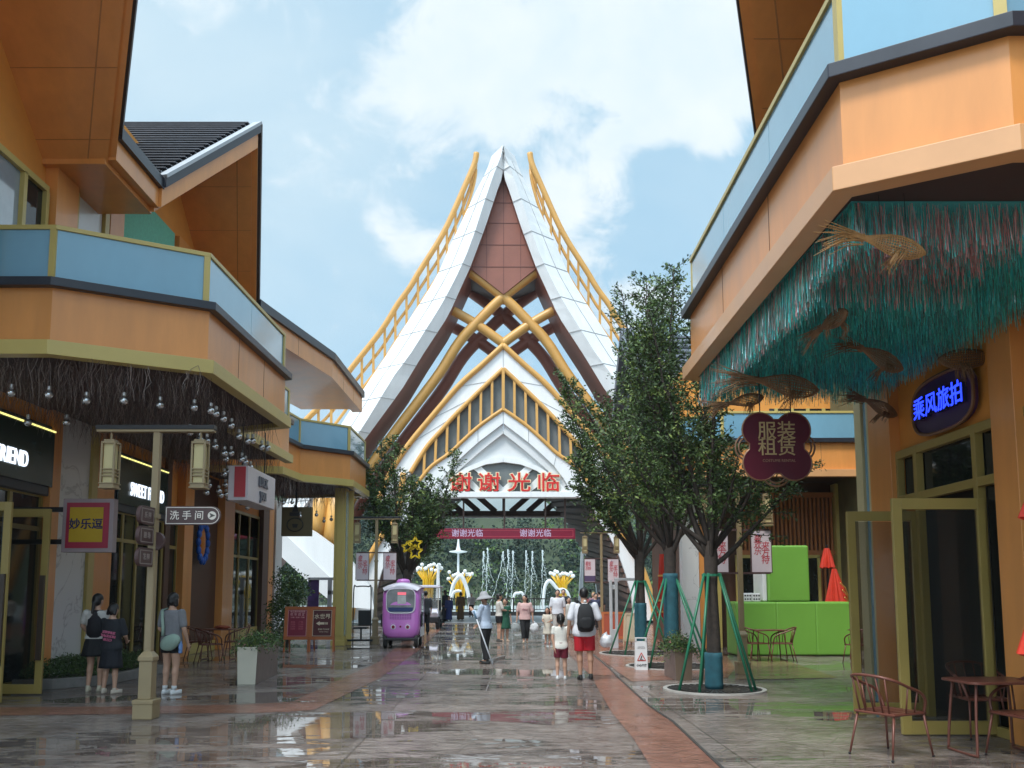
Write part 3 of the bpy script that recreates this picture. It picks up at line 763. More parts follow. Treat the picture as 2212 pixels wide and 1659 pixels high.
# inner gable with window strip
GY = TY - .9
def gpoly(left_top_to_bottom, Y): return [tp(p, Y) for p in left_top_to_bottom]
g_out = gpoly([r2(1393, 300), r2(1240, 440), r2(1080, 585), r2(880, 815), r2(740, 985), r2(640, 1130), r2(560, 1290), r2(520, 1400)], GY)
g_r1 = gpoly([r2(1388, 462), r2(1300, 545), r2(1180, 660), r2(1050, 790), r2(960, 890), r2(875, 985), r2(810, 1080), r2(750, 1180)], GY)
g_r2 = gpoly([r2(1388, 742), r2(1310, 795), r2(1215, 865), r2(1110, 960), r2(1020, 1045), r2(900, 1130), r2(830, 1210), r2(770, 1290)], GY)
g_w2 = gpoly([r2(1388, 838), r2(1300, 905), r2(1215, 970), r2(1120, 1055), r2(1040, 1130), r2(975, 1215), r2(930, 1290), r2(905, 1345)], GY)
g_w3 = gpoly([r2(1388, 905), r2(1310, 965), r2(1235, 1025), r2(1155, 1095), r2(1080, 1160), r2(1030, 1220), r2(990, 1290), r2(965, 1345)], GY)
def strip2(name, A, B, y0, th, m, seam=None):
    for sg in (1, -1):
        b = MB(); n = len(A)
        for i in range(n - 1):
            q = [Vector((sg * A[i].x, y0, A[i].z)), Vector((sg * A[i + 1].x, y0, A[i + 1].z)), Vector((sg * B[i + 1].x, y0, B[i + 1].z)), Vector((sg * B[i].x, y0, B[i].z))]
            b.ext(q, (0, th, 0))
        o = b.build(name, m, tw)
strip2('gable_band', g_out, g_r1, GY, .5, white)
strip2('gable_glazing', g_r1, g_r2, GY + .22, .2, greypanel)
strip2('gable_band', g_r2, g_w2, GY - .05, .5, white)
strip2('gable_inner_band', g_w2, g_w3, GY + .1, .5, offwhite)
both('gable_edge', [Vector((p.x, GY - .05, p.z + .03)) for p in g_out], .15, ochre)
both('glazing_rail', [Vector((p.x, GY - .06, p.z)) for p in g_r1], .12, ochre)
both('glazing_rail', [Vector((p.x, GY - .08, p.z)) for p in g_r2], .10, ochre)
b = MB()
def on(poly, x):
    for a, c in zip(poly, poly[1:]):
        if a.x >= x >= c.x: t = (a.x - x) / (a.x - c.x); return a.z + (c.z - a.z) * t
    return poly[-1].z
b.bar((0, GY - .1, g_r1[0].z), (0, GY - .1, g_r2[0].z), .16, .16); b.build('glazing_mullion', ochre, tw)
for sg in (1, -1):
    for i in range(1, 13):
        x = -i * .585
        if x > g_r2[-1].x: b = MB(); b.bar((sg * x, GY - .02, on(g_r1, x)), (sg * x * 1.012, GY - .02, on(g_r2, x)), .13, .16); b.build('glazing_mullion', ochre, tw)
s = MB()
s.bar((0, GY - .005, g_out[0].z), (0, GY - .005, g_r1[0].z), .03, .02); s.bar((0, GY - .055, g_r2[0].z), (0, GY - .055, g_w2[0].z), .03, .02)
for sg in (1, -1):
    for i in (2, 3, 4): s.bar((sg * g_out[i].x, GY - .006, g_out[i].z), (sg * g_r1[i - 1].x * 1.0, GY - .006, g_r1[i - 1].z), .03, .02)
    for i in (2, 4): s.bar((sg * g_r2[i].x, GY - .056, g_r2[i].z), (sg * g_w2[i].x, GY - .056, g_w2[i].z), .03, .02)
s.build('band_seams', mat('grey_seam', (.36, .365, .37), .6), tw)
# tympanum
ty = [tp(p, GY + .35) for p in (r2(1388, 900), r2(1155, 1090), r2(1000, 1240), r2(960, 1345))]
f = MB(); f.ext(ty + [mirror(p) for p in reversed(ty[1:])], (0, .2, 0)); f.build('tympanum', offwhite, tw)
zb = tp(r2(1388, 1312), GY).z
arc_o = [tp(p, GY + .1) for p in (r2(1388, 1072), r2(1260, 1090), r2(1140, 1140), r2(1050, 1200), r2(985, 1265), r2(950, 1312))]
arc_i = [tp(p, GY + .1) for p in (r2(1388, 1106), r2(1270, 1122), r2(1160, 1165), r2(1090, 1212), r2(1040, 1262), r2(1005, 1312))]
strip2('arch_band', arc_o, arc_i, GY + .02, .3, white)
f = MB(); pa = arc_i + [mirror(p) for p in reversed(arc_i[1:])]; f.ext([Vector((p.x, GY + .22, p.z)) for p in pa], (0, .1, 0)); f.build('arch_panel', greypanel, tw)
# diagonal white slats within the arch, clipped to its curve
def arcz(x):
    return on(arc_i, -abs(x))
for k_, cx in enumerate((-3.3, -2.15, -1.35, 1.35, 2.15, 3.3)):
    sg = 1 if cx < 0 else -1
    xa = cx; w = .19
    top = arcz(xa); run = (top - zb) * 1.12
    q = [(xa - w, arcz(xa - w)), (xa + w, arcz(xa + w)), (xa + sg * run + w, zb), (xa + sg * run - w, zb)]
    b = MB(); b.ext([Vector((x, GY + .13 - .004 * k_, z)) for x, z in q], (0, .08, 0)); b.build('arch_slat', white, tw)
for sg in (1, -1):
    b = MB(); q = [(sg * 4.45, zb), (sg * 4.0, zb), (sg * 3.55, arcz(3.55))]
zl = tp(r2(1388, 1350), GY).z; xl = tp(r2(960, 1330), GY).x
f = MB(); f.box(xl - .8, -xl + .8, GY - .12, GY + .5, zl, zb + .01); f.build('gate_beam', white, tw, bevel=.02)
for ch, px in zip('谢谢光临', (1093, 1290, 1500, 1702)):
    p = tp(r2(px, 1256), GY - .15)
    t0 = text('gate_letter', ch, 1.05, (p.x, GY - .06, p.z + .02), FRONT, cream, tw, .05, .046, sx=1.18)
    t1 = text('letter_face', ch, 1.05, (p.x, GY - .125, p.z + .02), FRONT, redm, tw, .012, .010, sx=1.18)
    t1.parent = t0
# lower arch legs on the inner entrance and vaulted passage
def r3(x, y): return (844.8 + .2083 * x, 998.4 + .2083 * y)
fo = [tp(p, GY) for p in (r3(430, 370), r3(300, 520), r3(180, 720), r3(80, 930), r3(10, 1150), r3(-30, 1330), r3(-50, 1640))]
fi = [tp(p, GY + 12) for p in (r3(700, 370), r3(560, 530), r3(450, 700), r3(370, 830), r3(270, 1040), r3(205, 1220), r3(150, 1640))]
fo2 = [tp(p, GY) for p in (r2(700, 1180), r3(60, 560), r3(-90, 760), r3(-210, 960), r3(-300, 1160), r3(-370, 1380), r3(-420, 1640))]
fw = [tp(p, GY) for p in (r2(760, 1300), r3(200, 560), r3(60, 760), r3(-40, 960), r3(-110, 1160), r3(-170, 1380), r3(-200, 1640))]
strip2('passage_leg', fo2, fw, GY + .1, .4, white)
both('passage_edge', [Vector((p.x, GY, p.z)) for p in fo2], .16, ochre)
VB = GY + 12
vault = MB()
for sg in (1, -1):
    rings = []
    a = [Vector((sg * p.x, GY + .4, p.z)) for p in fw]
    c = [Vector((sg * p.x, VB, p.z)) for p in fi]
    d = [Vector((sg * (p.x - .5), VB, p.z)) for p in fi]
    for i in range(len(a) - 1):
        vault.add([a[i], a[i + 1], c[i + 1], c[i]], [(0, 1, 2, 3)], 0)
    for i in range(len(a) - 1):
        for k in range(3):
            f0 = k / 3
            p, q = a[i].lerp(a[i + 1], f0), c[i].lerp(c[i + 1], f0)
            vault.bar(p + Vector((-sg * .0, 0, -.12)), q + Vector((0, 0, -.12)), .16, .24, 1)
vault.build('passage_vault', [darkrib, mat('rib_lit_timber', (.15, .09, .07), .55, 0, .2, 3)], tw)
edge = []
strip2('passage_rim', [Vector((p.x - .32, p.y, p.z)) for p in fi], fi, VB, .6, offwhite)
# ceiling of the passage
b = MB(); z1 = tp(r3(1170, 375), VB).z; z2 = zl
b.add([(-8, GY + .5, zl), (8, GY + .5, zl), (7.5, VB, zl + 1.75), (-7.5, VB, zl + 1.75)], [(0, 1, 2, 3)]); b.build('passage_ceiling', darkrib, tw)
# rear truss: diagonal brown bars over pale panes
T0 = tp(r3(1170, 545), VB); T1 = tp(r3(1170, 380), VB); xL, xR = tp(r3(590, 545), VB).x, tp(r3(1770, 545), VB).x
b = MB(); b.box(xL - .3, xR + .3, VB - .1, VB + .2, T0.z - .08, T0.z + .25); b.build('truss_beam', darkrib, tw)
b = MB(); b.box(xL - .1, xR + .1, VB - .05, VB + .2, T0.z - .2, T0.z - .085); b.build('truss_sill', offwhite, tw)
H = T1.z + .6 - T0.z
for k in (-3, -2, -1.0, 1.0, 2, 3):
    sg = 1 if k < 0 else -1
    x0 = k * 1.12; b = MB(); b.bar((x0 + sg * .62, VB + .05, T0.z + .2), (x0 - sg * (H - .62), VB + .05, T0.z + H), .16, .36, 0, (1, 0, 0)); b.build('truss_bar', darkrib, tw)
for x in (xL + .2, 0, xR - .2): b = MB(); b.bar((x, VB - .12, T0.z), (x, VB - .12, T0.z + H), .12, .12); b.build('truss_post', darkrib, tw)
b = MB()
for sg in (1, -1): b.add([(sg * xL, VB + .35, T0.z + .2), (0, VB + .35, T0.z + .2), (0, VB + .35, T0.z + H + .6), (sg * xL * .35, VB + .35, T0.z + H + .6)], [(0, 1, 2, 3)])
pm = bpy.data.materials.new('frosted_pane'); pm.use_nodes = True; n_ = pm.node_tree.nodes; tl_ = n_.new('ShaderNodeBsdfTranslucent'); tl_.inputs['Color'].default_value = (.86, .9, .88, 1)
ns_ = n_.new('ShaderNodeTexNoise'); ns_.inputs['Scale'].default_value = .7; mx_ = n_.new('ShaderNodeMixShader'); mx_.inputs[0].default_value = .85
pm.node_tree.links.new(n_['Principled BSDF'].outputs[0], mx_.inputs[1]); pm.node_tree.links.new(tl_.outputs[0], mx_.inputs[2]); pm.node_tree.links.new(mx_.outputs[0], n_['Material Output'].inputs['Surface'])
b.build('truss_pane', pm, tw)

# LED banner hung in the passage
by_ = GY + .75
bl, br = tp(r3(440, 740), by_), tp(r3(1910, 740), by_); bz1, bz0 = tp(r3(1170, 685), by_).z, tp(r3(1170, 795), by_).z
ledb = thing('hanging_banner', 'long dark red banner board hung in the gate passage with two thank you texts', 'banner', (0, by_, bz0))
b = MB(); b.box(bl.x, br.x, by_, by_ + .2, bz0, bz1); b.build('board', mat('crimson_board', (.22, .006, .03), .35, 0, .1, 2), ledb, bevel=.02)
b = MB(); m_ = .12
for z in (bz0 + m_, bz1 - m_): b.box(bl.x + m_, br.x - m_, by_ - .008, by_ - .001, z - .012, z + .012)
for x in (bl.x + m_, br.x - m_): b.box(x - .012, x + .012, by_ - .008, by_ - .001, bz0 + m_, bz1 - m_)
b.build('board_border', mat('pink_line', (.5, .06, .08), .4), ledb)
for px in (790, 1497):
    p = tp(r3(px, 738), by_); text('banner_lettering', '谢谢光临', .42, (p.x, by_ - .012, p.z - .01), FRONT, mat('lilac_letter', (.62, .45, .62), .4), ledb, .006, .004)
for px in (548, 750, 1175, 1602, 1805):
    p = tp(r3(px, 685), by_); b = MB(); b.bar((p.x, by_ + .1, bz1), (p.x, by_ + .1, zl + .05), .09, .09); b.build('hanger', darkrib, ledb)

# white slab wing and ochre pipes seen low on the left, beyond the second shop block
wg = thing('buttress', 'white sloping buttress slab with ochre pipes, low behind the mustard column', 'buttress', (-10.5, 44, 0))
def w1(x, y): return (537.6 + .2083 * x, 1059.8 + .2083 * y)
def wp(x, y, Y=42.0): return at(*w1(x, y), Y)
f = MB(); f.ext([wp(360, 260), wp(670, 420), wp(1000, 660), wp(1260, 1000), wp(1300, 1230), wp(900, 1200), wp(920, 970), wp(400, 480), wp(-200, -60)], (0, .8, 0)); f.build('slab', white, wg)
f = MB(); f.ext([wp(-200, -40, 41.9), wp(400, 480, 41.9), wp(915, 970, 41.9), wp(905, 1190, 41.9), wp(740, 1060, 41.9), wp(340, 690, 41.9), wp(-300, 200, 41.9)], (0, .6, 0)); f.build('slab_edge', offwhite, wg)
f = MB(); f.tube([wp(760, 20, 43.5), wp(735, 250, 43.5), wp(700, 480, 43.5)], .42, 12); f.build('pipe', ochre, wg, smooth=True); f = MB(); f.tube([wp(930, 10, 43.5), wp(895, 300, 43.5), wp(850, 620, 43.5)], .5, 12); f.build('pipe', ochre, wg, smooth=True)
f = MB(); f.ext([wp(830, 60, 44.2), wp(640, 300, 44.2), wp(640, 420, 44.2), wp(900, 620, 44.2)], (0, .4, 0)); f.build('dark_panel', russet, wg)

# ---------------------------------------------------------------- water, hill, forest
wm = bpy.data.materials.new('pool_water'); wm.use_nodes = True
n = wm.node_tree.nodes; b_ = n['Principled BSDF']; b_.inputs['Base Color'].default_value = (.50, .56, .56, 1); b_.inputs['Roughness'].default_value = .25
x_ = n.new('ShaderNodeTexNoise'); x_.inputs['Scale'].default_value = 1.6; x_.inputs['Detail'].default_value = 4; q_ = n.new('ShaderNodeBump'); q_.inputs['Strength'].default_value = .5; q_.inputs['Distance'].default_value = .1
tcw = n.new('ShaderNodeTexCoord'); wm.node_tree.links.new(tcw.outputs['Object'], x_.inputs['Vector']); wm.node_tree.links.new(x_.outputs['Fac'], q_.inputs['Height']); wm.node_tree.links.new(q_.outputs[0], b_.inputs['Normal'])
b = MB(); b.add([(-400, 64.05, -.15), (400, 64.05, -.15), (400, 150, -.15), (-400, 150, -.15)], [(0, 1, 2, 3)]); struct(b.build('water', wm))
hillm = mat('hill_earth', (.05, .07, .035), .9, 0, .3, .1)
def hill_z(x, y):
    t = max(0, (y - 122) / 160); z = 62 * (1 - math.exp(-t * 1.5)) * (1 + .16 * math.sin(x * .013 + .4))
    z += 7 * noise.noise(Vector((x * .018, y * .018, 0))) * min(1, t * 3)
    z -= 12 * math.exp(-((x - 42 - (y - 130) * .15) / 16) ** 2) * min(1, t * 2)
    return z - .6
b = MB(); nx, ny = 56, 26; k = 0
for j in range(ny):
    for i in range(nx):
        x = -210 + 420 * i / (nx - 1); y = 120 + 220 * j / (ny - 1); b.v.append(Vector((x, y, hill_z(x, y))))
for j in range(ny - 1):
    for i in range(nx - 1): b.f.append([j * nx + i, j * nx + i + 1, (j + 1) * nx + i + 1, (j + 1) * nx + i]); b.m.append(0)
struct(b.build('hill', hillm, smooth=True))
fm = [mat('forest_green_%s' % nm, c, .8, 0, .5, .9, .5, 2.5) for nm, c in (('dark', (.006, .022, .012)), ('mid', (.014, .042, .018)), ('light', (.075, .135, .026)))]
b = MB(); fr_ = random.Random(5); cr_ = MB()
def leafcrown(b, c, r, n, size, mis, rr, seed):
    """a lumpy foliage mass: many small leaf-spray faces through an uneven crown"""
    for _ in range(n):
        while True:
            d = Vector((rr.uniform(-1, 1), rr.uniform(-1, 1), rr.uniform(-.8, 1)))
            if .05 < d.length < 1: break
        d.normalize(); k = (.62 + .38 * rr.random()) * (1 + .5 * noise.noise(d * 2.1 + seed))
        p = Vector((c[0] + d.x * r[0] * k, c[1] + d.y * r[1] * k, c[2] + d.z * r[2] * k))
        nrm = (d + Vector((rr.gauss(0, .5), rr.gauss(0, .5), rr.gauss(.25, .5)))).normalized()
        x = nrm.orthogonal().normalized(); y = nrm.cross(x); a = rr.uniform(0, 6.28)
        x, y = x * math.cos(a) + y * math.sin(a), y * math.cos(a) - x * math.sin(a)
        s_ = size * rr.uniform(.6, 1.3)
        b.add([p - x * s_, p - y * s_ * .6, p + x * s_, p + y * s_ * .6 + nrm * s_ * .2], [(0, 1, 2, 3)], mis[min(len(mis) - 1, int(rr.random() ** 1.5 * len(mis)))])
for i in range(1350):
    y = 122 + 140 * fr_.random() ** 1.2; x = (fr_.random() - .5) * (y * .62)
    z = hill_z(x, y); r = 1.4 + 1.6 * fr_.random(); h = 1.0 + .7 * fr_.random()
    lt = noise.noise(Vector((x * .03, y * .03, 3)))
    lightp = .75 if (abs(x - 16 - (y - 150) * .2) < 9 and 140 < y < 190) else (.3 if y < 128 else .06 + .25 * max(0, lt))
    mis = [2, 1, 2] if fr_.random() < lightp else ([0, 0, 1] if lt < .1 else [1, 0, 1])
    leafcrown(b, (x, y, z + r * .6), (r, r, r * h), 105, .30, mis, fr_, Vector((x, y, 0)))
o = b.build('forest', fm, fix=False); tag(o, 'green wooded hillside beyond the fountain pool', 'forest', kind='stuff')
# ================================================================= street objects
def lamp_post(loc, label, rz=0, signs=False, banners=None, lz=3.80, scale=1.0):
    t = thing('street_lamp', label, 'street lamp', loc, rz, 'lantern street lamps along the street'); s = scale
    b = MB(); b.box(-.13, .13, -.13, .13, 0, .20); b.box(-.138, .138, -.138, .138, .19, .25); b.build('base', lightpole, t, world=False, bevel=.012)
    b = MB(); b.box(-.085, .085, -.085, .085, .25, .74)
    b.loft([[(-.1, -.1, .74), (.1, -.1, .74), (.1, .1, .74), (-.1, .1, .74)], [(-.1, -.1, .79), (.1, -.1, .79), (.1, .1, .79), (-.1, .1, .79)], [(-.055, -.055, .86), (.055, -.055, .86), (.055, .055, .86), (-.055, .055, .86)]])
    b.build('plinth', lightpole, t, world=False, bevel=.008)
    b = MB(); b.box(-.048, .048, -.048, .048, .85, 2.6); b.box(-.036, .036, -.053, -.047, .9, 2.55); b.box(-.062, .062, -.062, .062, 2.6, 2.66); b.box(-.044, .044, -.044, .044, 2.66, lz - .03); b.build('post', lightpole, t, world=False, bevel=.006)
    b = MB(); b.box(-.80, .76, -.06, .06, lz - .035, lz - .005); b.build('arm', lightpole, t, world=False)
    b = MB(); b.box(-.81, .77, -.07, .07, lz - .005, lz + .055); b.build('arm_cap', blackm, t, world=False, bevel=.006)
    for x in (-.62, .58):
        b = MB(); z1 = lz - .14; w = .094
        b.box(x - .012, x + .012, -.012, .012, z1, lz - .03)
        b.box(x - .07, x + .07, -.07, .07, z1 - .03, z1); b.box(x - w, x + w, -w, w, z1 - .06, z1 - .03)
        b.box(x - w, x + w, -w, w, z1 - .64, z1 - .60); b.box(x - w - .012, x + w + .012, -w - .012, w + .012, z1 - .60, z1 - .585); b.box(x - w - .012, x + w + .012, -w - .012, w + .012, z1 - .66, z1 - .64)
        for sx, sy in ((-1, -1), (1, -1), (1, 1), (-1, 1)): b.cbox((x + sx * (w - .012), sy * (w - .012), z1 - .33), (.026, .026, .54))
        for z in (.40, .445, .49): b.box(x - w + .004, x + w - .004, -w + .004, w - .004, z1 - z - .01, z1 - z + .008)
        ln = b.build('lantern', lightpole, t, world=False, bevel=.003)
        g = MB(); g.box(x - w + .03, x + w - .03, -w + .03, w - .03, z1 - .60, z1 - .06); g.build('lantern_panel', lanternm, ln, world=False)
    if banners:
        for z in (2.90, 2.02): b = MB(); b.box(-.62, .62, -.02, .02, z - .02, z + .02); b.build('banner_rail', dkbrown, t, world=False)
        for bi, x in enumerate((-.44, .44)):
            if banners[bi] is None: continue
            b = MB(); b.box(x - .20, x + .20, -.018, .018, 2.04, 2.88, 0); bn = b.build('banner', mat('pale_pink_banner', (.66, .56, .58), .5, 0, .04, 1.5), t, world=False)
            b = MB(); b.box(x - .215, x - .2, -.024, .024, 2.02, 2.9); b.box(x + .2, x + .215, -.024, .024, 2.02, 2.9); b.build('banner_frame', dkbrown, bn, world=False)
            pr_ = mat('calligraphy_red', (.5, .05, .07), .5)
            if banners[bi] == 'A':
                text('banner_lettering', '要\n欢\n乐', .17, (x - .08, -.0205, 2.58), FRONT, pr_, bn, .001, .001, False, .9, .2, line=.74)
                text('banner_lettering', '来\n方\n特', .19, (x + .07, -.0205, 2.42), FRONT, pr_, bn, .001, .001, False, .9, .2, line=.74)
                text('banner_lettering', '▲ ──', .05, (x, -.0205, 2.81), FRONT, mat('banner_blue', (.12, .13, .3), .5), bn, .001, .0, False)
            else:
                text('banner_lettering', '要\n欢\n乐', .13, (x - .12, -.0205, 2.62), FRONT, pr_, bn, .001, .001, False, .9, .2, line=.8)
                text('banner_lettering', '来\n方\n特', .13, (x - .02, -.0205, 2.62), FRONT, pr_, bn, .001, .001, False, .9, .2, line=.8)
                q = MB(); q.box(x - .2, x + .2, -.0205, -.0185, 2.05, 2.26); q.build('banner_print', mat('print_violet', (.09, .06, .13), .5), bn, world=False)
    return t
p = atz(315, 1552); l1 = lamp_post(p, 'khaki lantern street lamp in the left foreground carrying the brown restroom sign')
# signs on the front lamp post (arms)
sg_ = MB(); z0, z1 = 2.515, 2.765
def rounded(x0, x1, z0, z1, y0, y1, k=10):
    r = (z1 - z0) / 2; pts = [(x0, z0)] + [(x1 - r + r * math.sin(math.pi * i / k), z0 + r - r * math.cos(math.pi * i / k)) for i in range(k + 1)] + [(x0, z1)]
    return [Vector((x, y0, z)) for x, z in pts], Vector((0, y1 - y0, 0))
def signplate(b, x0, x1, z0, z1, y, mi): pl_, v_ = rounded(x0, x1, z0, z1, y, y + .05); b.ext(pl_, v_, mi)
signplate(sg_, .15, .885, z0, z1, -.03, 0); sgn = sg_.build('direction_sign', dkbrown, l1, world=False, bevel=.004)
def outline(b, x0, x1, z0, z1, y, w, mi=0):
    r = (z1 - z0) / 2; k = 10
    pts = [(x0, z0)] + [(x1 - r + r * math.sin(math.pi * i / k), z0 + r - r * math.cos(math.pi * i / k)) for i in range(k + 1)] + [(x0, z1), (x0, z0)]
    for a, c in zip(pts, pts[1:]): b.bar((a[0], y, a[1]), (c[0], y, c[1]), .003, w, mi, (0, -1, 0)) if False else b.bar((a[0], y, a[1]), (c[0], y, c[1]), w, .003, mi, (0, 1, 0))
b = MB(); outline(b, .168, .868, z0 + .018, z1 - .018, -.032, .009); b.build('sign_border', signwhite, sgn, world=False)
text('sign_lettering', '洗 手 间', .128, (.44, -.033, (z0 + z1) / 2 - .005), FRONT, signwhite, sgn, .001, .0012, False)
b = MB(); b.lathe([(.056, 0), (.056, .003)], (.775, -.031, (z0 + z1) / 2), 24, 0, FRONT); b.build('sign_disc', signwhite, sgn, world=False)
b = MB(); cz = (z0 + z1) / 2; b.ext([Vector((.82, -.0355, cz)), Vector((.74, -.0355, cz + .035)), Vector((.757, -.0355, cz)), Vector((.74, -.0355, cz - .035))], (0, .001, 0)); b.build('sign_arrow', mat('arrow_grey', (.08, .075, .06), .5), sgn, world=False)
for i, (zz, rz_, fl) in enumerate([(2.62, R(88), 1), (2.36, R(88), 1), (2.08, R(88), 1), (2.30, R(-12), 0)]):
    M_ = Matrix.Rotation(rz_, 3, 'Z')
    b = MB(); q, v = rounded(.05, .48 if fl else .17, zz - .12, zz + .12, -.025, .025); q = [M_ @ Vector((-x.x, x.y, x.z)) if fl else M_ @ x for x in q]; v = M_ @ v
    b.ext(q, v); pl_ = b.build('direction_sign', dkbrown, l1, world=False, bevel=.004)
    if fl:
        b = MB(); pts = [(-.08, -.085), (-.42, -.085), (-.42, .085), (-.08, .085), (-.08, -.085)]
        for a, c in zip(pts, pts[1:]): b.bar(M_ @ Vector((a[0], -.028, zz + a[1])), M_ @ Vector((c[0], -.028, zz + c[1])), .012, .004, 0, tuple(M_ @ Vector((0, -1, 0))))
        b.build('sign_border', mat('sign_border_dim', (.3, .25, .23), .5), pl_, world=False)
        text('sign_lettering', ['乐 园', '剧 场', '花 园'][i], .085, M_ @ Vector((-.25, -.028, zz)), M_ @ FRONT, mat('sign_border_dim', (.3, .25, .23)), pl_, .001, .003, False)
p = atz(810, 1392); lamp_post(p, 'khaki lantern street lamp with two pink banners beside the purple cart', banners=('A', 'A'), lz=4.0)
p = atz(1605, 1456); lamp_post(p, 'khaki lantern street lamp with pink banners next to the lime green blocks', banners=('A', 'A'), lz=3.78)
p = atz(1301, 1375); lamp_post(p, 'khaki lantern street lamp with banners at the right foot of the gate passage', banners=('B', 'A'), lz=3.9)

# ---------------------------------------------------------------- shop signs, left
t = thing('shop_sign', 'yellow and crimson square box sign projecting over the left doors', 'sign', (-6.9, 14.5, 2.7))
y = 14.3; q0, q1 = at(131, 1193, y), at(247, 1077, y)
b = MB(); b.box(q0.x, q1.x, y, y + .16, q0.z, q1.z); b.build('sign_box', mat('mauve_metal', (.34, .27, .28), .4), t, bevel=.008)
b = MB(); b.box(q0.x + .07, q1.x - .07, y - .012, y - .001, q0.z + .07, q1.z - .07); b.build('sign_face', mat('magenta_red', (.36, .02, .055), .45, 0, .12, 1.5), t)
b = MB(); f0, f1 = at(149, 1171, y), at(225, 1096, y); b.box(f0.x, f1.x, y - .02, y - .0125, f0.z, f1.z); b.build('sign_panel', mat('sign_yellow', (.50, .32, .01), .5), t)
text('sign_lettering', '妙乐逗', .19, ((f0.x + f1.x) / 2, y - .026, (f0.z + f1.z) / 2), FRONT, mat('navy_ink', (.02, .015, .09), .5), t, .004, .003)
for z in (q0.z + .18, q1.z - .18): b = MB(); b.box(FX, q0.x, y + .03, y + .12, z - .04, z + .04); b.build('bracket', blackm, t)
glow_w = mat('lit_white', (.80, .88, 1), .4, emit=.85, var=.01); glow_y = mat('lit_yellow_line', (.95, .9, .3), .4, emit=.8, var=.01)
green_bd = mat('sign_dark_green', (.018, .035, .03), .25, 0, .3, 1)
def friend(u0, u1, v0, label, word, wu, sz):
    y0, y1 = yl(u0), yl(u1); y0 = max(y0, 9); zt, zb_ = 4.58, 3.42
    t = thing('shop_sign', label, 'sign', (FX, (y0 + y1) / 2, zb_))
    b = MB(); b.box(FX - .04, FX + .07, y0, y1, zb_ - .06, zt + .06); b.build('sign_box', mat('sign_frame_navy', (.02, .02, .03), .4), t, bevel=.02)
    b = MB(); b.box(FX + .071, FX + .11, y0 + .06, y1 - .14, zb_ + .1, zt - .05); b.build('sign_face', green_bd, t, bevel=.015)
    b = MB(); b.box(FX + .10, FX + .125, y0 + .06, y1 - .14, zt - .05, zt - .025); b.build('light_line', glow_y, t)
    text('sign_lettering', word, sz, (FX + .13, yl(wu), 3.88), FACE_PX, glow_w, t, .012, .002, sx=.70 if u0 < 0 else .62, spacing=1.06, align='RIGHT' if u0 < 0 else 'LEFT')
friend(-250, 112, 0, 'dark green lit shop sign ending in FRIEND at the left picture edge', 'SWEET FRIEND', 44, .39)
friend(244, 360, 0, 'dark green lit SWEET FRIEND sign farther along the left facade behind the lamp', 'SWEET FRIEND', 272, .42)
t = thing('shop_sign', 'white and red hanging box sign below the left balcony', 'sign', (-5, 17, 3.4))
b = MB(); b.box(-5.2, -4.82, 16.0, 17.9, 3.36, 4.02); b.build('sign_box', mat('sign_box_white', (.66, .60, .62), .35), t, bevel=.01)
b = MB(); b.box(-5.08, -4.87, 15.985, 15.999, 3.42, 4.0); b.build('sign_face', mat('sign_crimson', (.48, .02, .03), .35), t)
text('sign_lettering', 'LUCK', .26, (-4.80, 16.95, 3.80), FACE_PX, mat('sign_grey_letter', (.12, .13, .16), .4), t, .015, .008, sx=.9)
text('sign_lettering', 'you', .30, (-4.80, 16.95, 3.56), FACE_PX, mat('sign_grey_letter', (.12, .13, .16), .4), t, .015, .012, sx=.9)
for y in (16.2, 17.7): b = MB(); b.bar((-5.0, y, 4.02), (-5.0, y, 4.97), .02); b.build('hanger', blackm, t)
t = thing('shop_sign', 'blue flower ring sign with orange centre on the brown left facade', 'sign', (FX + .15, 23.25, 2.6))
b = MB(); yc, zc = 23.25, 2.98
for i in range(14):
    a = 2 * math.pi * i / 14; b.sphere((FX + .12, yc + .36 * math.cos(a), zc + .50 * math.sin(a)), (.07, .10, .12), 8, 6)
b.sphere((FX + .12, yc + .02, zc + .68), (.07, .09, .14), 8, 6); b.build('flower_ring', mat('cobalt_enamel', (.01, .09, .42), .35, 0, .3, 6), t, smooth=True)
b = MB(); b.sphere((FX + .10, yc, zc), (.06, .2, .40), 10, 8); b.build('centre', mat('amber_enamel', (.55, .16, .01), .35), t, smooth=True)
t = thing('shop_sign', 'brown square box sign with round laughing face drawing', 'sign', (-6.2, 25.5, 3.3))
q0, q1 = at(607, 1158, 25.4), at(668, 1095, 25.4)
b = MB(); b.box(q0.x, q1.x + .08, 25.4, 25.56, q0.z, q1.z); b.build('sign_box', mat('umber_box', (.10, .075, .03), .5), t, bevel=.01)
ink = mat('ink_black', (.012, .01, .012), .5); cx_, cz_ = (q0.x + q1.x) / 2, q0.z + .34
b = MB(); ring = [(cx_ + .24 * math.cos(2 * math.pi * i / 24), 25.39, cz_ + .20 * math.sin(2 * math.pi * i / 24)) for i in range(25)]; b.tube(ring, .017, 5)
b.ext([(cx_ - .09, 25.385, cz_ + .02), (cx_ + .09, 25.385, cz_ + .02), (cx_ + .06, 25.385, cz_ - .09), (cx_ - .06, 25.385, cz_ - .09)], (0, .01, 0))
b.ext([(cx_ - .1, 25.385, cz_ + .38), (cx_ + .1, 25.385, cz_ + .38), (cx_ + .03, 25.385, cz_ + .60), (cx_ - .03, 25.385, cz_ + .60)], (0, .01, 0))
b.box(cx_ - .17, cx_ + .17, 25.385, 25.395, cz_ + .26, cz_ + .37); b.build('sign_drawing', ink, t)
b = MB(); b.bar((cx_, 25.48, q1.z), (cx_, 25.48, 4.96), .05); b.build('hanger', blackm, t)

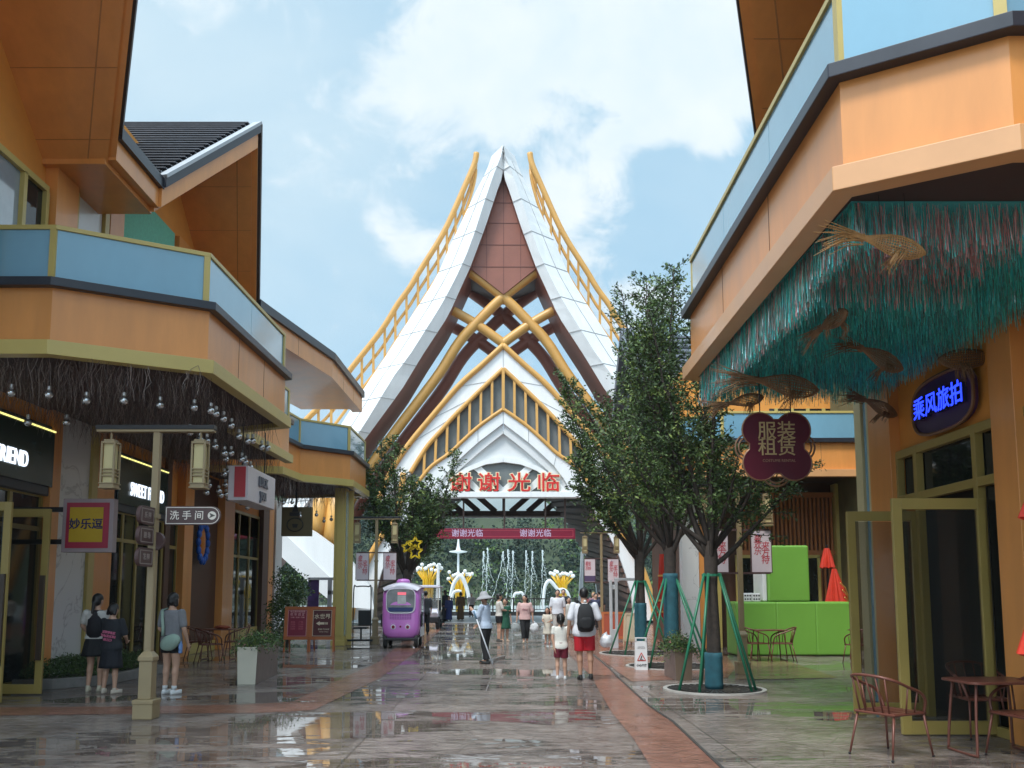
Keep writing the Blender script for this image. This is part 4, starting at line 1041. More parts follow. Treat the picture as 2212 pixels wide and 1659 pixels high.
# ---------------------------------------------------------------- hanging twigs and glass balls under the left balcony
tr = random.Random(11); b = MB()
def inside(x, y):
    if y < 11.65 or y > 21.2 or x < -8.1: return False
    xr = -6.2 + (y - 11.4) * 1.85 if y < 12.4 else (-4.5 if y < 16.6 else -5.6)
    return x < min(xr, -4.5 if y < 16.6 else -5.6)
def twig(x, y, zt, ln, w):
    p = Vector((x, y, zt)); n = 4; pts = [p]
    for i in range(n): p = p + Vector((tr.gauss(0, .035), tr.gauss(0, .035), -ln / n)); pts.append(p)
    a = tr.uniform(0, 3.14); s = Vector((math.cos(a), math.sin(a), 0))
    k = len(b.v)
    for i, q in enumerate(pts): ww = w * (1 - .7 * i / n); b.v += [q - s * ww, q + s * ww]
    mi = 0 if tr.random() < .66 else 1
    for i in range(n): b.f.append([k + 2 * i, k + 2 * i + 1, k + 2 * i + 3, k + 2 * i + 2]); b.m.append(mi)
c_ = 0
while c_ < 4200:
    x = tr.uniform(-8.1, -4.4); y = tr.uniform(11.5, 21.2)
    if not inside(x, y): continue
    twig(x, y, 4.96, tr.uniform(.2, .62) * (1.25 if tr.random() < .2 else 1), tr.uniform(.003, .0055)); c_ += 1
for i in range(900):
    y = tr.uniform(23.5, 28.6); x = tr.uniform(-7.8, -4.9 if y > 26 else -6.0); twig(x, y, 4.96, tr.uniform(.25, .7), .008)
o = b.build('hanging_twigs', [mat('twig_brown', (.15, .108, .098), .8, 0, .3, 20), mat('twig_pale', (.36, .30, .27), .8, 0, .3, 20)], fix=False)
tag(o, 'dry brown twigs hung densely from the left balcony soffit', 'twigs', kind='stuff')
glassm = mat('mirror_glass_ball', (.62, .63, .64), .06, .85, .05, 10)
def hang_ball(loc, drop, proto=[None]):
    if proto[0] is None:
        t = thing('hanging_bulb', 'clear glass ball bulb hanging on a thin wire under the left balconies', 'bulb', loc, 0, 'glass ball bulbs hung under the left balconies')
        m = MB(); m.sphere((0, 0, 0), .058, 14, 10); m.build('glass_ball', glassm, t, smooth=True, world=False)
        m = MB(); m.lathe([(.02, .065), (.03, .075), (.03, .12), (.012, .13)], (0, 0, 0), 10); m.build('cap', steel, t, smooth=True, world=False, auto=40)
        m = MB(); m.bar((0, 0, .125), (0, 0, 1), .006); m.build('wire', blackm, t, world=False)
        proto[0] = t
    else: t = dup(proto[0], loc)
    for c in t.children:
        if c.name.startswith('wire'): c.scale = (1, 1, 1); c.location = (0, 0, 0); c.scale.z = max(.2, drop)
    return t
balls = [(88, 290, 12.0), (380, 305, 12.0), (672, 350, 12.1), (963, 352, 12.2), (1245, 385, 12.6), (1510, 405, 12.9), (218, 520, 13.2), (518, 520, 13.4)]
for u, v, y in balls:
    p = at(u * .2777, 768 + v * .2777, y); hang_ball(p, 4.95 - p.z)
for row, (x, z0) in enumerate([(-4.62, 4.42), (-4.95, 4.12)]):
    for i in range(9):
        y = 13.1 + i * .42 + row * .2; z = z0 + tr.uniform(-.08, .08); hang_ball((x + tr.uniform(-.05, .05), y, z), 4.95 - z)
for i in range(11):
    y = 17.3 + i * .37; z = 4.2 + tr.uniform(-.25, .2); hang_ball((-5.75 + tr.uniform(-.15, .1), y, z), 4.95 - z)
for i in range(10):
    y = 17.5 + i * .37; z = 3.9 + tr.uniform(-.25, .2); hang_ball((-6.2 + tr.uniform(-.2, .1), y, z), 4.95 - z)
for i in range(9):
    y = 24.3 + i * .5; z = 4.1 + tr.uniform(-.25, .2); hang_ball((-6.3 + i * .13, y, z), 4.95 - z)

# ---------------------------------------------------------------- leaves helpers, planting
leafm = [mat('leaf_dark', (.042, .078, .021), .62, 0, .35, 3), mat('leaf_mid', (.085, .145, .036), .62, 0, .35, 3), mat('leaf_light', (.19, .255, .06), .62, 0, .3, 3)]
barkm = mat('bark', (.048, .037, .030), .9, 0, .35, 12, .6, 40)
def leaf(b, p, d, s, rr, mi):
    n = Vector((rr.gauss(0, .6), rr.gauss(0, .6), rr.gauss(.5, .5))).normalized(); d = (d - n * d.dot(n)).normalized(); x = n.cross(d)
    b.add([p, p + d * s * .5 + x * s * .19, p + d * s, p + d * s * .5 - x * s * .19], [(0, 1, 2, 3)], mi)
def tree(name, label, loc, H, fork, limbs, seed, nl, ls, trunk_r=.11, up=.9, group=None, dens=1.0):
    """limbs: list of (azimuth deg, tilt deg from vertical, length)"""
    rr = random.Random(seed); t = thing(name, label, 'tree', loc, 0, group)
    tb = MB(); cb = MB()
    trunk = [Vector((0, 0, -.02)), Vector((.01, 0, fork * .35)), Vector((-.01, .01, fork * .75)), Vector((0, 0, fork)), Vector((0, 0, fork + .25))]
    tb.tube(trunk, [trunk_r * 1.15, trunk_r, trunk_r * .93, trunk_r * 1.02, trunk_r * .7], 10)
    lim = MB(); total = sum(l[2] for l in limbs)
    for az, tilt, ln in limbs:
        d = Vector((math.sin(R(tilt)) * math.cos(R(az)), math.sin(R(tilt)) * math.sin(R(az)), math.cos(R(tilt))))
        p = Vector((0, 0, fork - .05 + rr.uniform(-.15, .2))); pts = [p.copy()]; n = 9
        for i in range(n):
            d = (d + Vector((rr.gauss(0, .07), rr.gauss(0, .07), .10 * up))).normalized(); p = p + d * ln / n; pts.append(p.copy())
        lim.tube(pts, [trunk_r * .42 * (1 - .86 * i / n) for i in range(n + 1)], 6)
        m = int(nl * ln / total)
        ntw = max(6, int(ln * 8 * dens))
        for k in range(ntw):
            f = .27 + .73 * ((k + rr.random()) / ntw); i = min(n - 1, int(f * n)); q = pts[i].lerp(pts[i + 1], f * n - i)
            dd = (pts[i + 1] - pts[i]).normalized(); a = rr.uniform(0, 6.28); o = dd.orthogonal().normalized(); o = o * math.cos(a) + dd.cross(o) * math.sin(a)
            td = (dd * .55 + o * .9 + Vector((0, 0, .12))).normalized(); tl = (.30 + .55 * rr.random()) * (1.15 - .6 * f) * min(1.2, ln / 2.6)
            tp_ = [q]; r0 = q
            for s in range(3): td = (td + Vector((rr.gauss(0, .1), rr.gauss(0, .1), rr.gauss(0.05, .1)))).normalized(); r0 = r0 + td * tl / 3; tp_.append(r0)
            lim.tube(tp_, [.010, .007, .005, .003], 4, cap=False)
            cl = rr.random()
            for j in range(max(4, m // ntw)):
                f2 = rr.random() ** .8; s = min(2, int(f2 * 3)); pp = tp_[s].lerp(tp_[s + 1], f2 * 3 - s) + Vector((rr.gauss(0, .045), rr.gauss(0, .045), rr.gauss(-.02, .04)))
                ld = (td * .5 + Vector((rr.gauss(0, .7), rr.gauss(0, .7), rr.gauss(-.1, .5)))).normalized()
                mi = 2 if (cl > .84 and rr.random() < .6) else (1 if rr.random() < .25 + .4 * cl else 0)
                leaf(cb, pp, ld, ls * rr.uniform(.65, 1.25), rr, mi)
    tk = tb.build('trunk', barkm, t, smooth=True, world=False); lim.build('limbs', barkm, tk, smooth=True, world=False, fix=False)
    cb.build('crown', leafm, t, world=False, fix=False)
    return t
teal = mat('teal_wrap', (.02, .10, .13), .75, 0, .25, 8, .3, 30); polem = mat('green_pole', (.018, .16, .085), .4, 0, .1, 4)
def wrap(t, z0, z1, r):
    b = MB(); k = int((z1 - z0) / .07); prof = []
    for i in range(k + 1): prof += [(r + .006 * (i % 2), z0 + (z1 - z0) * i / k)]
    b.lathe(prof, (0, 0, 0), 14); b.build('trunk_wrap', teal, t, smooth=True, world=False)
def supports(loc, label, ht, rad, angs):
    t = thing('tree_support', label, 'tree support', loc, 0, 'green pole tree supports')
    for a in angs:
        b = MB(); b.tube([(math.cos(R(a)) * rad, math.sin(R(a)) * rad, .0), (math.cos(R(a)) * .14, math.sin(R(a)) * .14, ht)], .024, 8); b.build('pole', polem, t, smooth=True, world=False)
    b = MB(); b.lathe([(.15, ht - .05), (.165, ht - .05), (.165, ht - .01), (.15, ht - .01), (.15, ht - .05)], (0, 0, 0), 14, cap=False); b.build('collar', polem, t, world=False)
def grate(loc, label, r):
    t = thing('tree_grate', label, 'tree grate', loc, 0, 'round tree grates in the paving')
    b = MB(); b.lathe([(r, 0), (r + .07, 0), (r + .07, .025), (r, .025), (r, 0)], (0, 0, 0), 48, cap=False); b.build('rim', mat('pale_stone_rim', (.42, .40, .37), .4, 0, .15, 6), t, world=False)
    b = MB()
    for i in range(40):
        a = 2 * math.pi * i / 40; b.bar((.15 * math.cos(a), .15 * math.sin(a), .015), (r * math.cos(a), r * math.sin(a), .015), .03, .012)
    for q in (.3, .5, .7): b.lathe([(q * r, .008), (q * r + .03, .008), (q * r + .03, .0225), (q * r, .0225), (q * r, .008)], (0, 0, 0), 32, cap=False)
    b.lathe([(.01, .003), (r, .003)], (0, 0, 0), 32, 1, cap=False); b.build('grate', [mat('cast_grate', (.05, .048, .045), .4, .3), mat('wet_soil', (.03, .024, .02), .5)], t, world=False)
T1, T2, T3 = atz(1543, 1490), atz(1452, 1440), atz(1385, 1412)
t = tree('street_tree', 'nearest leafy street tree on the right with teal wrapped trunk', T1, 7, 2.25,
         [(170, 38, 3.0), (150, 20, 3.9), (200, 12, 4.7), (110, 10, 4.6), (60, 24, 3.2), (0, 62, 2.5), (350, 46, 2.2), (20, 35, 2.6), (185, 55, 2.4), (250, 30, 2.2), (290, 42, 1.8), (95, 32, 3.4), (165, 6, 5.0), (180, 26, 4.2), (175, 16, 4.9), (140, 30, 3.6)], 3, 21000, .085, .118)
wrap(t, 0.02, .62, .150); supports(T1, 'green support poles around the nearest tree trunk', 1.95, .68, (200, 236, 318, 340, 95)); grate(T1, 'round grate at the foot of the nearest right hand tree', .78)
t = tree('street_tree', 'middle leafy street tree on the right, between two wrapped trunks', T2, 7.5, 2.5,
         [(160, 30, 3.6), (195, 40, 3.4), (120, 14, 4.9), (200, 12, 5.4), (40, 30, 3.4), (0, 42, 2.8), (320, 30, 2.6), (90, 30, 3.0), (170, 52, 3.0), (240, 30, 2.6), (185, 20, 4.8), (160, 6, 7.0), (200, 4, 6.8), (120, 8, 6.4), (180, 11, 6.2), (230, 8, 6.6), (40, 7, 6.2)], 8, 19500, .10, .135)
wrap(t, .02, 2.05, .165); supports(T2, 'green support poles around the middle right hand tree', 1.95, .85, (190, 225, 315, 350)); grate(T2, 'round grate at the foot of the middle right hand tree', .95)
t = tree('street_tree', 'farthest street tree of the right row with widest crown over the passage corner', T3, 7.5, 2.6,
         [(175, 42, 3.4), (185, 58, 2.6), (150, 26, 4.2), (200, 22, 4.4), (100, 16, 4.6), (20, 30, 3.6), (340, 44, 3.2), (60, 40, 3.0), (270, 34, 2.8), (215, 50, 2.9), (165, 12, 5.2), (180, 32, 4.2), (190, 50, 3.2), (170, 20, 5.4)], 14, 16000, .115, .14)
wrap(t, .02, 1.35, .165); supports(T3, 'green support poles around the farthest right hand tree', 1.95, .95, (200, 235, 310, 345)); grate(T3, 'round grate at the foot of the farthest right hand tree', 1.05)
T4 = Vector(((880 - CX) / F * 29.5, 29.5, 0))
tree('street_tree', 'leafy street tree behind the purple cart on the left', T4, 7, 2.2,
     [(170, 26, 4.3), (185, 34, 3.8), (140, 14, 5.0), (90, 18, 3.8), (20, 28, 3.4), (10, 34, 3.0), (350, 44, 2.2), (270, 26, 3.0), (200, 14, 4.9), (320, 20, 3.4), (0, 22, 3.5), (0, 32, 3.3), (15, 44, 2.6), (180, 42, 4.4), (165, 30, 4.9), (350, 30, 4.7)], 21, 16000, .13, .15)
def bush(name, label, cat, loc, boxes, n, ls, seed, group=None, stems=0):
    rr = random.Random(seed); t = thing(name, label, cat, loc, 0, group); b = MB()
    tot = sum(q[1][0] * q[1][1] * q[1][2] for q in boxes)
    for c, r in boxes:
        for _ in range(int(n * r[0] * r[1] * r[2] / tot)):
            while True:
                d = Vector((rr.uniform(-1, 1), rr.uniform(-1, 1), rr.uniform(-1, 1)))
                if d.length < 1: break
            d *= (1 + .35 * noise.noise(d * 2 + Vector((seed, 0, 0)))); p = Vector((c[0] + d.x * r[0], c[1] + d.y * r[1], c[2] + d.z * r[2]))
            leaf(b, p, Vector((rr.gauss(0, 1), rr.gauss(0, 1), rr.gauss(.3, .6))).normalized(), ls * rr.uniform(.6, 1.3), rr, 0 if rr.random() < .6 else (1 if rr.random() < .8 else 2))
    b.build('foliage', leafm, t, world=False, fix=False)
    if stems:
        s = MB()
        for i in range(stems): a = rr.uniform(0, 6.28); s.tube([(0, 0, 0), (.12 * math.cos(a), .12 * math.sin(a), .5), (.3 * math.cos(a), .3 * math.sin(a), 1.3)], [.02, .015, .008], 5)
        s.build('stems', barkm, t, world=False)
    return t
# hedge bed with stone kerb on the left
hb = thing('hedge_bed', 'low clipped hedge in a grey stone kerb along the left facade', 'hedge', (-7.5, 15.5, 0))
path = [(-8.25, 14.55), (-7.6, 14.62), (-7.0, 15.3), (-6.9, 17.6), (-8.25, 18.0)]
b = MB(); b.band(path, 0, .17, 0, .14); b.build('kerb', mat('kerb_stone', (.19, .18, .17), .55, 0, .2, 5, .1, 40), hb, bevel=.01)
b = MB(); b.prism([(-8.25, 14.7), (-7.65, 14.75), (-7.15, 15.35), (-7.05, 17.5), (-8.25, 17.85)], 0, .14); b.build('soil', mat('wet_soil', (.03, .024, .02), .5), hb)
rr = random.Random(4); b = MB()
for _ in range(9000):
    y = rr.uniform(14.72, 17.8); xr = -7.15 if y > 15.3 else -7.75 + (y - 14.7); x = rr.uniform(-8.22, xr)
    edge = min(1, (xr - x) / .25, (y - 14.7) / .25); z = .14 + rr.random() ** .6 * .30 * (.45 + .55 * edge) * (1 + .4 * noise.noise(Vector((x * 3, y * 3, 0))))
    leaf(b, Vector((x, y, z)), Vector((rr.gauss(0, 1), rr.gauss(0, 1), rr.gauss(.5, .6))).normalized(), .055 * rr.uniform(.6, 1.3), rr, 0 if rr.random() < .7 else 1)
b.build('hedge', leafm, hb, fix=False)

def planter(loc, label, w, ln, h, fm_, sm_, seed, rz=0):
    t = thing('planter', label, 'planter', loc, rz, 'street planters')
    b = MB(); x = w / 2; k = .87
    b.loft([[(-x * k, 0, 0), (x * k, 0, 0), (x * k, ln, 0), (-x * k, ln, 0)], [(-x, 0, h), (x, 0, h), (x, ln, h), (-x, ln, h)], [(-x + .03, .03, h), (x - .03, .03, h), (x - .03, ln - .03, h), (-x + .03, ln - .03, h)], [(-x + .03, .03, h - .06), (x - .03, .03, h - .06), (x - .03, ln - .03, h - .06), (-x + .03, ln - .03, h - .06)]])
    o = b.build('tub', [fm_, sm_], t, world=False, bevel=.006)
    for p in o.data.polygons:
        if abs(p.normal.x) > .8: p.material_index = 1
    rr = random.Random(seed); b = MB()
    for _ in range(3000):
        y = rr.uniform(.0, ln); xx = rr.gauss(0, w * .42); z = h + .02 + abs(rr.gauss(0, .085)) + .08 * noise.noise(Vector((xx * 4, y * 3, seed))) - max(0, abs(xx) - w * .45) * .9 - (max(0, .12 - y) * .8)
        mi = 3 if rr.random() < .03 else (0 if rr.random() < .5 else 1 if rr.random() < .7 else 2)
        leaf(b, Vector((xx, y - .04, z)), Vector((rr.gauss(0, 1), rr.gauss(0, 1), rr.gauss(.3, .6))).normalized(), .06 * rr.uniform(.6, 1.3), rr, mi)
    b.build('flowering_plants', leafm + [mat('petal_pink', (.5, .22, .2), .6)], t, world=False, fix=False)
    return t
planter(atz(532, 1479), 'white tapered planter with trailing green plants on the left paving', .36, 2.0, .66, mat('cream_planter', (.60, .55, .44), .35), mat('stone_planter_side', (.19, .145, .125), .4, 0, .3, 5), 2, R(4))
planter(atz(1478, 1470), 'brown square planter with tufted plants beside the nearest right hand tree', .34, .9, .58, mat('brown_planter', (.15, .105, .07), .45), mat('stone_planter_side', (.19, .145, .125)), 6, R(3))
bush('potted_shrub', 'tall loose shrub growing by the white end pillar behind the A boards', 'shrub', Vector((-6.55, 26.2, 0)), [((0, 0, 1.25), (.5, .5, .75)), ((-.35, .1, .9), (.4, .4, .7)), ((.35, 0, 1.75), (.33, .33, .5)), ((-.1, 0, 2.0), (.45, .4, .45))], 3800, .10, 5, None, 7)
bush('low_shrub', 'low round shrub at the foot of the left brown pillar', 'shrub', atz(600, 1392) + Vector((0, .3, 0)), [((0, 0, .2), (.4, .4, .28))], 1200, .07, 9)

# ---------------------------------------------------------------- boards
def aboard(loc, label, w, h, leg, frame_m, face_m, rz=0, writer=None, group=None):
    t = thing('a_board', label, 'sign board', loc, rz, group); tl = .16
    def P(x, z, y=0): return Vector((x, -tl + z * tl * .72 + y, z))
    ht = leg + h
    for x in (-w / 2, w / 2): b = MB(); b.bar(P(x, 0), P(x, ht), .045, .03, 0, (0, 1, 0)); b.build('leg', frame_m, t, world=False)
    for x in (-w / 2 + .05, w / 2 - .05): b = MB(); b.bar(Vector((x, tl + .12, 0)), P(x, ht, .06), .035, .03, 0, (0, 1, 0)); b.build('leg', frame_m, t, world=False)
    b = MB()
    for z in (leg + .02, ht - .02): b.bar(P(-w / 2 - .022, z, -.004), P(w / 2 + .022, z, -.004), .075, .04, 0, (0, 1, 0)) if False else b.cbox(P(0, z, -.004), (w + .05, .045, .08))
    for x in (-w / 2 + .02, w / 2 - .02): b.bar(P(x, leg, -.006), P(x, ht, -.006), .085, .042, 0, (0, -1, 0))
    fr_ = b.build('frame', frame_m, t, world=False)
    b = MB(); b.add([P(-w / 2, leg, -.012), P(w / 2, leg, -.012), P(w / 2, ht, -.012), P(-w / 2, ht, -.012)], [(0, 1, 2, 3)]); b.build('board', face_m, t, world=False)
    if writer: writer(t, P, w, leg, h)
    return t
cr_l = mat('cream_print', (.62, .5, .36), .5); pk_l = mat('pink_print', (.55, .26, .27), .5)
tiltm = Matrix.Rotation(math.atan(-.115), 3, 'X')
def wr_world(t, P, w, leg, h):
    def T(s, size, x, z, m=cr_l, off=.004): text('board_lettering', s, size, P(x, z, -.0165), tiltm @ FRONT, m, t, .001, off, False)
    T('水世界', .15, 0, leg + h * .70, cr_l, .0015)
    b = MB(); z = leg + h * .49
    b.add([P(-.17, z, -.016), P(-.07, z - .06, -.016), P(-.07, z + .06, -.016)], [(0, 1, 2)]); b.add([P(-.07, z - .03, -.016), P(.06, z - .03, -.016), P(.06, z + .03, -.016), P(-.07, z + .03, -.016)], [(0, 1, 2, 3)])
    for k in range(3): b.add([P(.075 + k * .03, z - .03, -.016), P(.092 + k * .03, z - .03, -.016), P(.092 + k * .03, z + .03, -.016), P(.075 + k * .03, z + .03, -.016)], [(0, 1, 2, 3)])
    b.build('arrow', cr_l, t, world=False)
    T('距离 约200米', .055, .05, leg + h * .30, cr_l, 0); T('WATER WORLD', .035, .05, leg + h * .22, cr_l, 0)
    b = MB(); x0, x1, z0, z1 = -w / 2 + .075, w / 2 - .075, leg + .08, leg + h - .08
    for a, c in (((x0, z0), (x1, z0)), ((x1, z0), (x1, z1)), ((x1, z1), (x0, z1)), ((x0, z1), (x0, z0))): b.bar(P(a[0], a[1], -.015), P(c[0], c[1], -.015), .012, .003, 0, (0, -1, 0))
    b.build('border', cr_l, t, world=False)
def wr_menu(t, P, w, leg, h):
    def T(s, size, x, z, m=pk_l, off=.002): text('board_lettering', s, size, P(x, z, -.0165), tiltm @ FRONT, m, t, .001, off, False)
    T('今日演出时间表', .06, 0, leg + h * .86); T('花 车 巡 游', .085, 0, leg + h * .77); T('11:00  15:30  17:00', .05, 0, leg + h * .68)
    T('剧场\n10:30\n13:00\n16:00', .06, -.12, leg + h * .42, mat('dim_print', (.36, .07, .1), .5)); T('广场\n11:30\n14:00\n18:30', .06, .1, leg + h * .42, mat('dim_print', (.36, .07, .1), .5))
    b = MB(); x0, x1, z0, z1 = -w / 2 + .075, w / 2 - .075, leg + .08, leg + h - .08
    for a, c in (((x0, z0), (x1, z0)), ((x1, z0), (x1, z1)), ((x1, z1), (x0, z1)), ((x0, z1), (x0, z0))): b.bar(P(a[0], a[1], -.015), P(c[0], c[1], -.015), .012, .003, 0, (0, -1, 0))
    b.build('border', pk_l, t, world=False)
terra = mat('terracotta_wood', (.42, .12, .035), .5, 0, .12, 6)
aboard(atz(642, 1408), 'orange framed A board with crimson timetable, left one of the pair', .66, .86, .36, terra, mat('crimson_face', (.20, .012, .035), .4), 0, wr_menu, 'pair of orange framed A boards')
aboard(atz(696, 1408), 'orange framed A board with dark red face, white arrow and big lettering', .66, .86, .36, terra, mat('maroon_face', (.075, .008, .010), .4), 0, wr_world, 'pair of orange framed A boards')
aboard(atz(1326, 1386), 'plain red orange A board seen behind the backpack man', .75, .85, .12, terra, mat('rust_face', (.32, .055, .02), .5), R(-10))
aboard(atz(1368, 1392), 'plain beige A board standing behind the white portal post', .5, .85, .12, mat('beige_wood', (.48, .38, .26), .5), mat('beige_face', (.50, .42, .30), .5), R(-35))
t = thing('wet_floor_sign', 'white wet floor A sign with red warning triangle near the tree', 'warning sign', atz(1385, 1447))
b = MB()
for sg in (1, -1):
    b.ext([Vector((-.13, -sg * .10, 0)), Vector((.13, -sg * .10, 0)), Vector((.125, -sg * .02, .60)), Vector((-.125, -sg * .02, .60))], (0, sg * .015, 0))
b.box(-.125, -.09, -.03, .03, .60, .66); b.box(.09, .125, -.03, .03, .60, .66); b.box(-.125, .125, -.03, .03, .655, .68); b.build('panel', mat('white_plastic', (.66, .66, .66), .4), t, world=False, bevel=.004)
wt = Matrix.Rotation(math.atan(-.08 / .6), 3, 'X')
def wP(x, z): return Vector((x, -.1 + z * .08 / .6 - .005, z))
b = MB(); tri = [(-.085, .20), (.085, .20), (0, .36), (-.085, .20)]
for a, c in zip(tri, tri[1:]): b.bar(wP(*a), wP(*c), .016, .004, 0, (0, -1, 0))
b.build('warning_triangle', mat('warning_red', (.5, .03, .02), .5), t, world=False)
b = MB(); b.bar(wP(-.02, .22), wP(.01, .30), .02, .004, 0, (0, -1, 0)); b.bar(wP(-.035, .225), wP(.04, .215), .012, .004, 0, (0, -1, 0)); b.build('slip_symbol', ink, t, world=False)
text('sign_lettering', '小心地滑', .055, wP(0, .10), wt @ FRONT, ink, t, .001, .002, False); text('sign_lettering', 'CAUTION\nWET FLOOR', .03, wP(0, .47), wt @ FRONT, mat('dim_ink', (.2, .2, .2), .5), t, .001, 0, False)

# ---------------------------------------------------------------- chairs and tables
chm = mat('russet_enamel', (.15, .05, .033), .35, .1, .12, 5)
def chair(loc, rz, label, group, proto={}):
    if proto.get('o'): return dup(proto['o'], loc, rz, label)
    t = thing('metal_chair', label, 'chair', loc, rz, group); proto['o'] = t     # faces +Y
    b = MB()
    for i in range(6): x = -.2 + i * .08; b.box(x - .03, x + .03, -.21, .23, .435, .447)
    b.tube([(-.23, -.22, .43), (-.23, .24, .43), (.23, .24, .43), (.23, -.22, .43), (-.23, -.22, .43)], .013, 8); b.build('seat', chm, t, smooth=False, world=False)
    for sx in (-1, 1):
        b = MB(); b.tube([(sx * .22, .22, .43), (sx * .26, .29, 0)], [.014, .010], 8); b.sphere((sx * .26, .29, .012), .014, 8, 6, 1); b.build('leg', [chm, rubber], t, smooth=True, world=False)
        b = MB(); b.tube([(sx * .21, -.20, .43), (sx * .25, -.30, 0)], [.014, .010], 8); b.sphere((sx * .25, -.30, .012), .014, 8, 6, 1); b.build('leg', [chm, rubber], t, smooth=True, world=False)
    rail = [Vector((-.23, .22, .44)), Vector((-.265, .20, .56)), Vector((-.27, .12, .64)), Vector((-.27, -.05, .70)), Vector((-.25, -.22, .765)), Vector((-.15, -.31, .80)), Vector((0, -.335, .81))]
    rail = rail + [Vector((-p.x, p.y, p.z)) for p in reversed(rail[:-1])]
    b = MB(); b.tube(smooth(rail, 4), .015, 8); b.build('arm_rail', chm, t, smooth=True, world=False)
    for x, y, x2, y2, z2 in [(-.23, -.05, -.27, -.06, .70), (.23, -.05, .27, -.06, .70), (-.225, .08, -.27, .08, .655), (.225, .08, .27, .08, .655), (-.17, -.215, -.19, -.29, .785), (-.10, -.215, -.11, -.325, .80), (0, -.215, 0, -.335, .81), (.10, -.215, .11, -.325, .80), (.17, -.215, .19, -.29, .785)]:
        b = MB(); b.tube([(x, y, .43), (x2, y2, z2)], .009, 6); b.build('spindle', chm, t, smooth=True, world=False)
    return t
def table(loc, rz, label, group, w=.8, d=.6, proto={}):
    if proto.get('o'): return dup(proto['o'], loc, rz, label)
    t = thing('metal_table', label, 'table', loc, rz, group); proto['o'] = t
    b = MB(); k = 6; pts = []
    for sx, sy, a0 in ((1, 1, 0), (-1, 1, 90), (-1, -1, 180), (1, -1, 270)):
        for i in range(k + 1): a = R(a0 + 90 * i / k); pts.append((sx * (w / 2 - .1) + .1 * math.cos(a), sy * (d / 2 - .1) + .1 * math.sin(a)))
    b.prism(pts, .715, .74); b.build('tabletop', chm, t, world=False, bevel=.006)
    for sx in (-1, 1):
        b = MB(); x = sx * (w / 2 - .1); b.tube(smooth([Vector(q) for q in [(x, -d / 2 + .1, .71), (x + sx * .03, -d / 2 + .08, .4), (x + sx * .05, -d / 2 + .06, .06), (x + sx * .05, -d / 2 + .10, .018), (x + sx * .05, d / 2 - .1, .018), (x + sx * .05, d / 2 - .06, .06), (x + sx * .03, d / 2 - .08, .4), (x, d / 2 - .1, .71)]], 4), .014, 8); b.build('leg_frame', chm, t, smooth=True, world=False)
    return t
gR, gL, gC, gD = 'chairs at the right front table', 'chairs by the left facade', 'chairs before the green blocks', 'chairs at the far right table'
def gp_(u, v): return atz(u, v)
c0 = chair(gp_(1925, 1632), R(-62), 'russet metal armchair standing alone nearest the right glass doors', gR)
c = chair(gp_(2120, 1590), R(178), 'russet metal armchair behind the front right table', gR); c['group'] = gR
c = chair(gp_(2228, 1640), R(100), 'russet metal armchair at the right picture edge', gR); c['group'] = gR
table(gp_(2152, 1628), R(4), 'russet metal table in the right foreground corner', 'russet metal tables')
for u, v, rz, lb_ in [(428, 1424, -80, 'russet metal armchair left of the small table by the left facade'), (452, 1432, -60, 'russet metal armchair in front of the small table by the left facade'), (508, 1424, 100, 'russet metal armchair right of the small left table, behind the white planter'), (268, 1420, -90, 'russet metal armchair behind the women in dark clothes')]:
    c = chair(gp_(u, v), R(rz), lb_, gL); c['group'] = gL
table(gp_(472, 1424), 0, 'russet metal table by the brown panel of the left facade', 'russet metal tables')
for u, v, rz, lb_ in [(1632, 1415, -75, 'russet metal armchair with its side against the lime block, left of two'), (1690, 1415, 80, 'russet metal armchair before the middle lime block, right of two')]:
    c = chair(gp_(u, v + 14), R(rz), lb_, gC); c['group'] = gC
table(gp_(1662, 1427), 0, 'russet metal table between two chairs before the lime blocks', 'russet metal tables')
for u, v, rz, lb_ in [(1860, 1425, 20, 'russet metal armchair right of the lime blocks'), (1905, 1424, 85, 'russet metal armchair behind the open glass door')]:
    c = chair(gp_(u, v + 9), R(rz), lb_, gD); c['group'] = gD
table(gp_(1878, 1428), 0, 'russet metal table at the right end of the lime blocks', 'russet metal tables')
t = thing('folded_cloth', 'crumpled rust coloured cloth lying on the left table', 'cloth', gp_(478, 1424) + Vector((0, 0, .742)))
b = MB(); b.sphere((0, 0, .035), (.2, .12, .045), 14, 8)
for v in b.v: v += Vector((0, 0, .03 * noise.noise(v * 14)))
b.build('cloth', mat('rust_cloth', (.25, .05, .02), .8), t, smooth=True, world=False)

# ---------------------------------------------------------------- green blocks, dice stool
lime = mat('lime_vinyl', (.17, .385, .055), .42, 0, .05, 1.2, .05, 8)
y = 22.3
def block(u0, u1, v0, v1, label, dy=0.0, dep=1.0):
    a, c = at(u0, v1, y + dy), at(u1, v0, y + dy); z0 = 0.012 if v1 > 1400 else a.z
    t = thing('foam_block', label, 'soft block', ((a.x + c.x) / 2, y + dy, z0), 0, 'lime green padded blocks')
    b = MB(); b.box(a.x + .006, c.x - .006, y + dy, y + dy + dep, z0, c.z); b.build('block', lime, t, bevel=.045)
    return c.z
zt = block(1592, 1679, 1300, 1417, 'lime green padded block in the bottom row behind the lamp post')
block(1679.5, 1764, 1300, 1417, 'lime green padded block in the middle of the bottom row'); block(1764.5, 1848, 1300, 1417, 'lime green padded block at the right end of the bottom row')
a, c = at(1661, 1298, y), at(1747, 1178, y)
t = thing('foam_block', 'tall lime green padded block stacked on top of the row', 'soft block', ((a.x + c.x) / 2, y, zt + .003), 0, 'lime green padded blocks'); b = MB(); b.box(a.x, c.x, y + .02, y + 1.0, zt + .003, c.z); b.build('block', lime, t, bevel=.045)
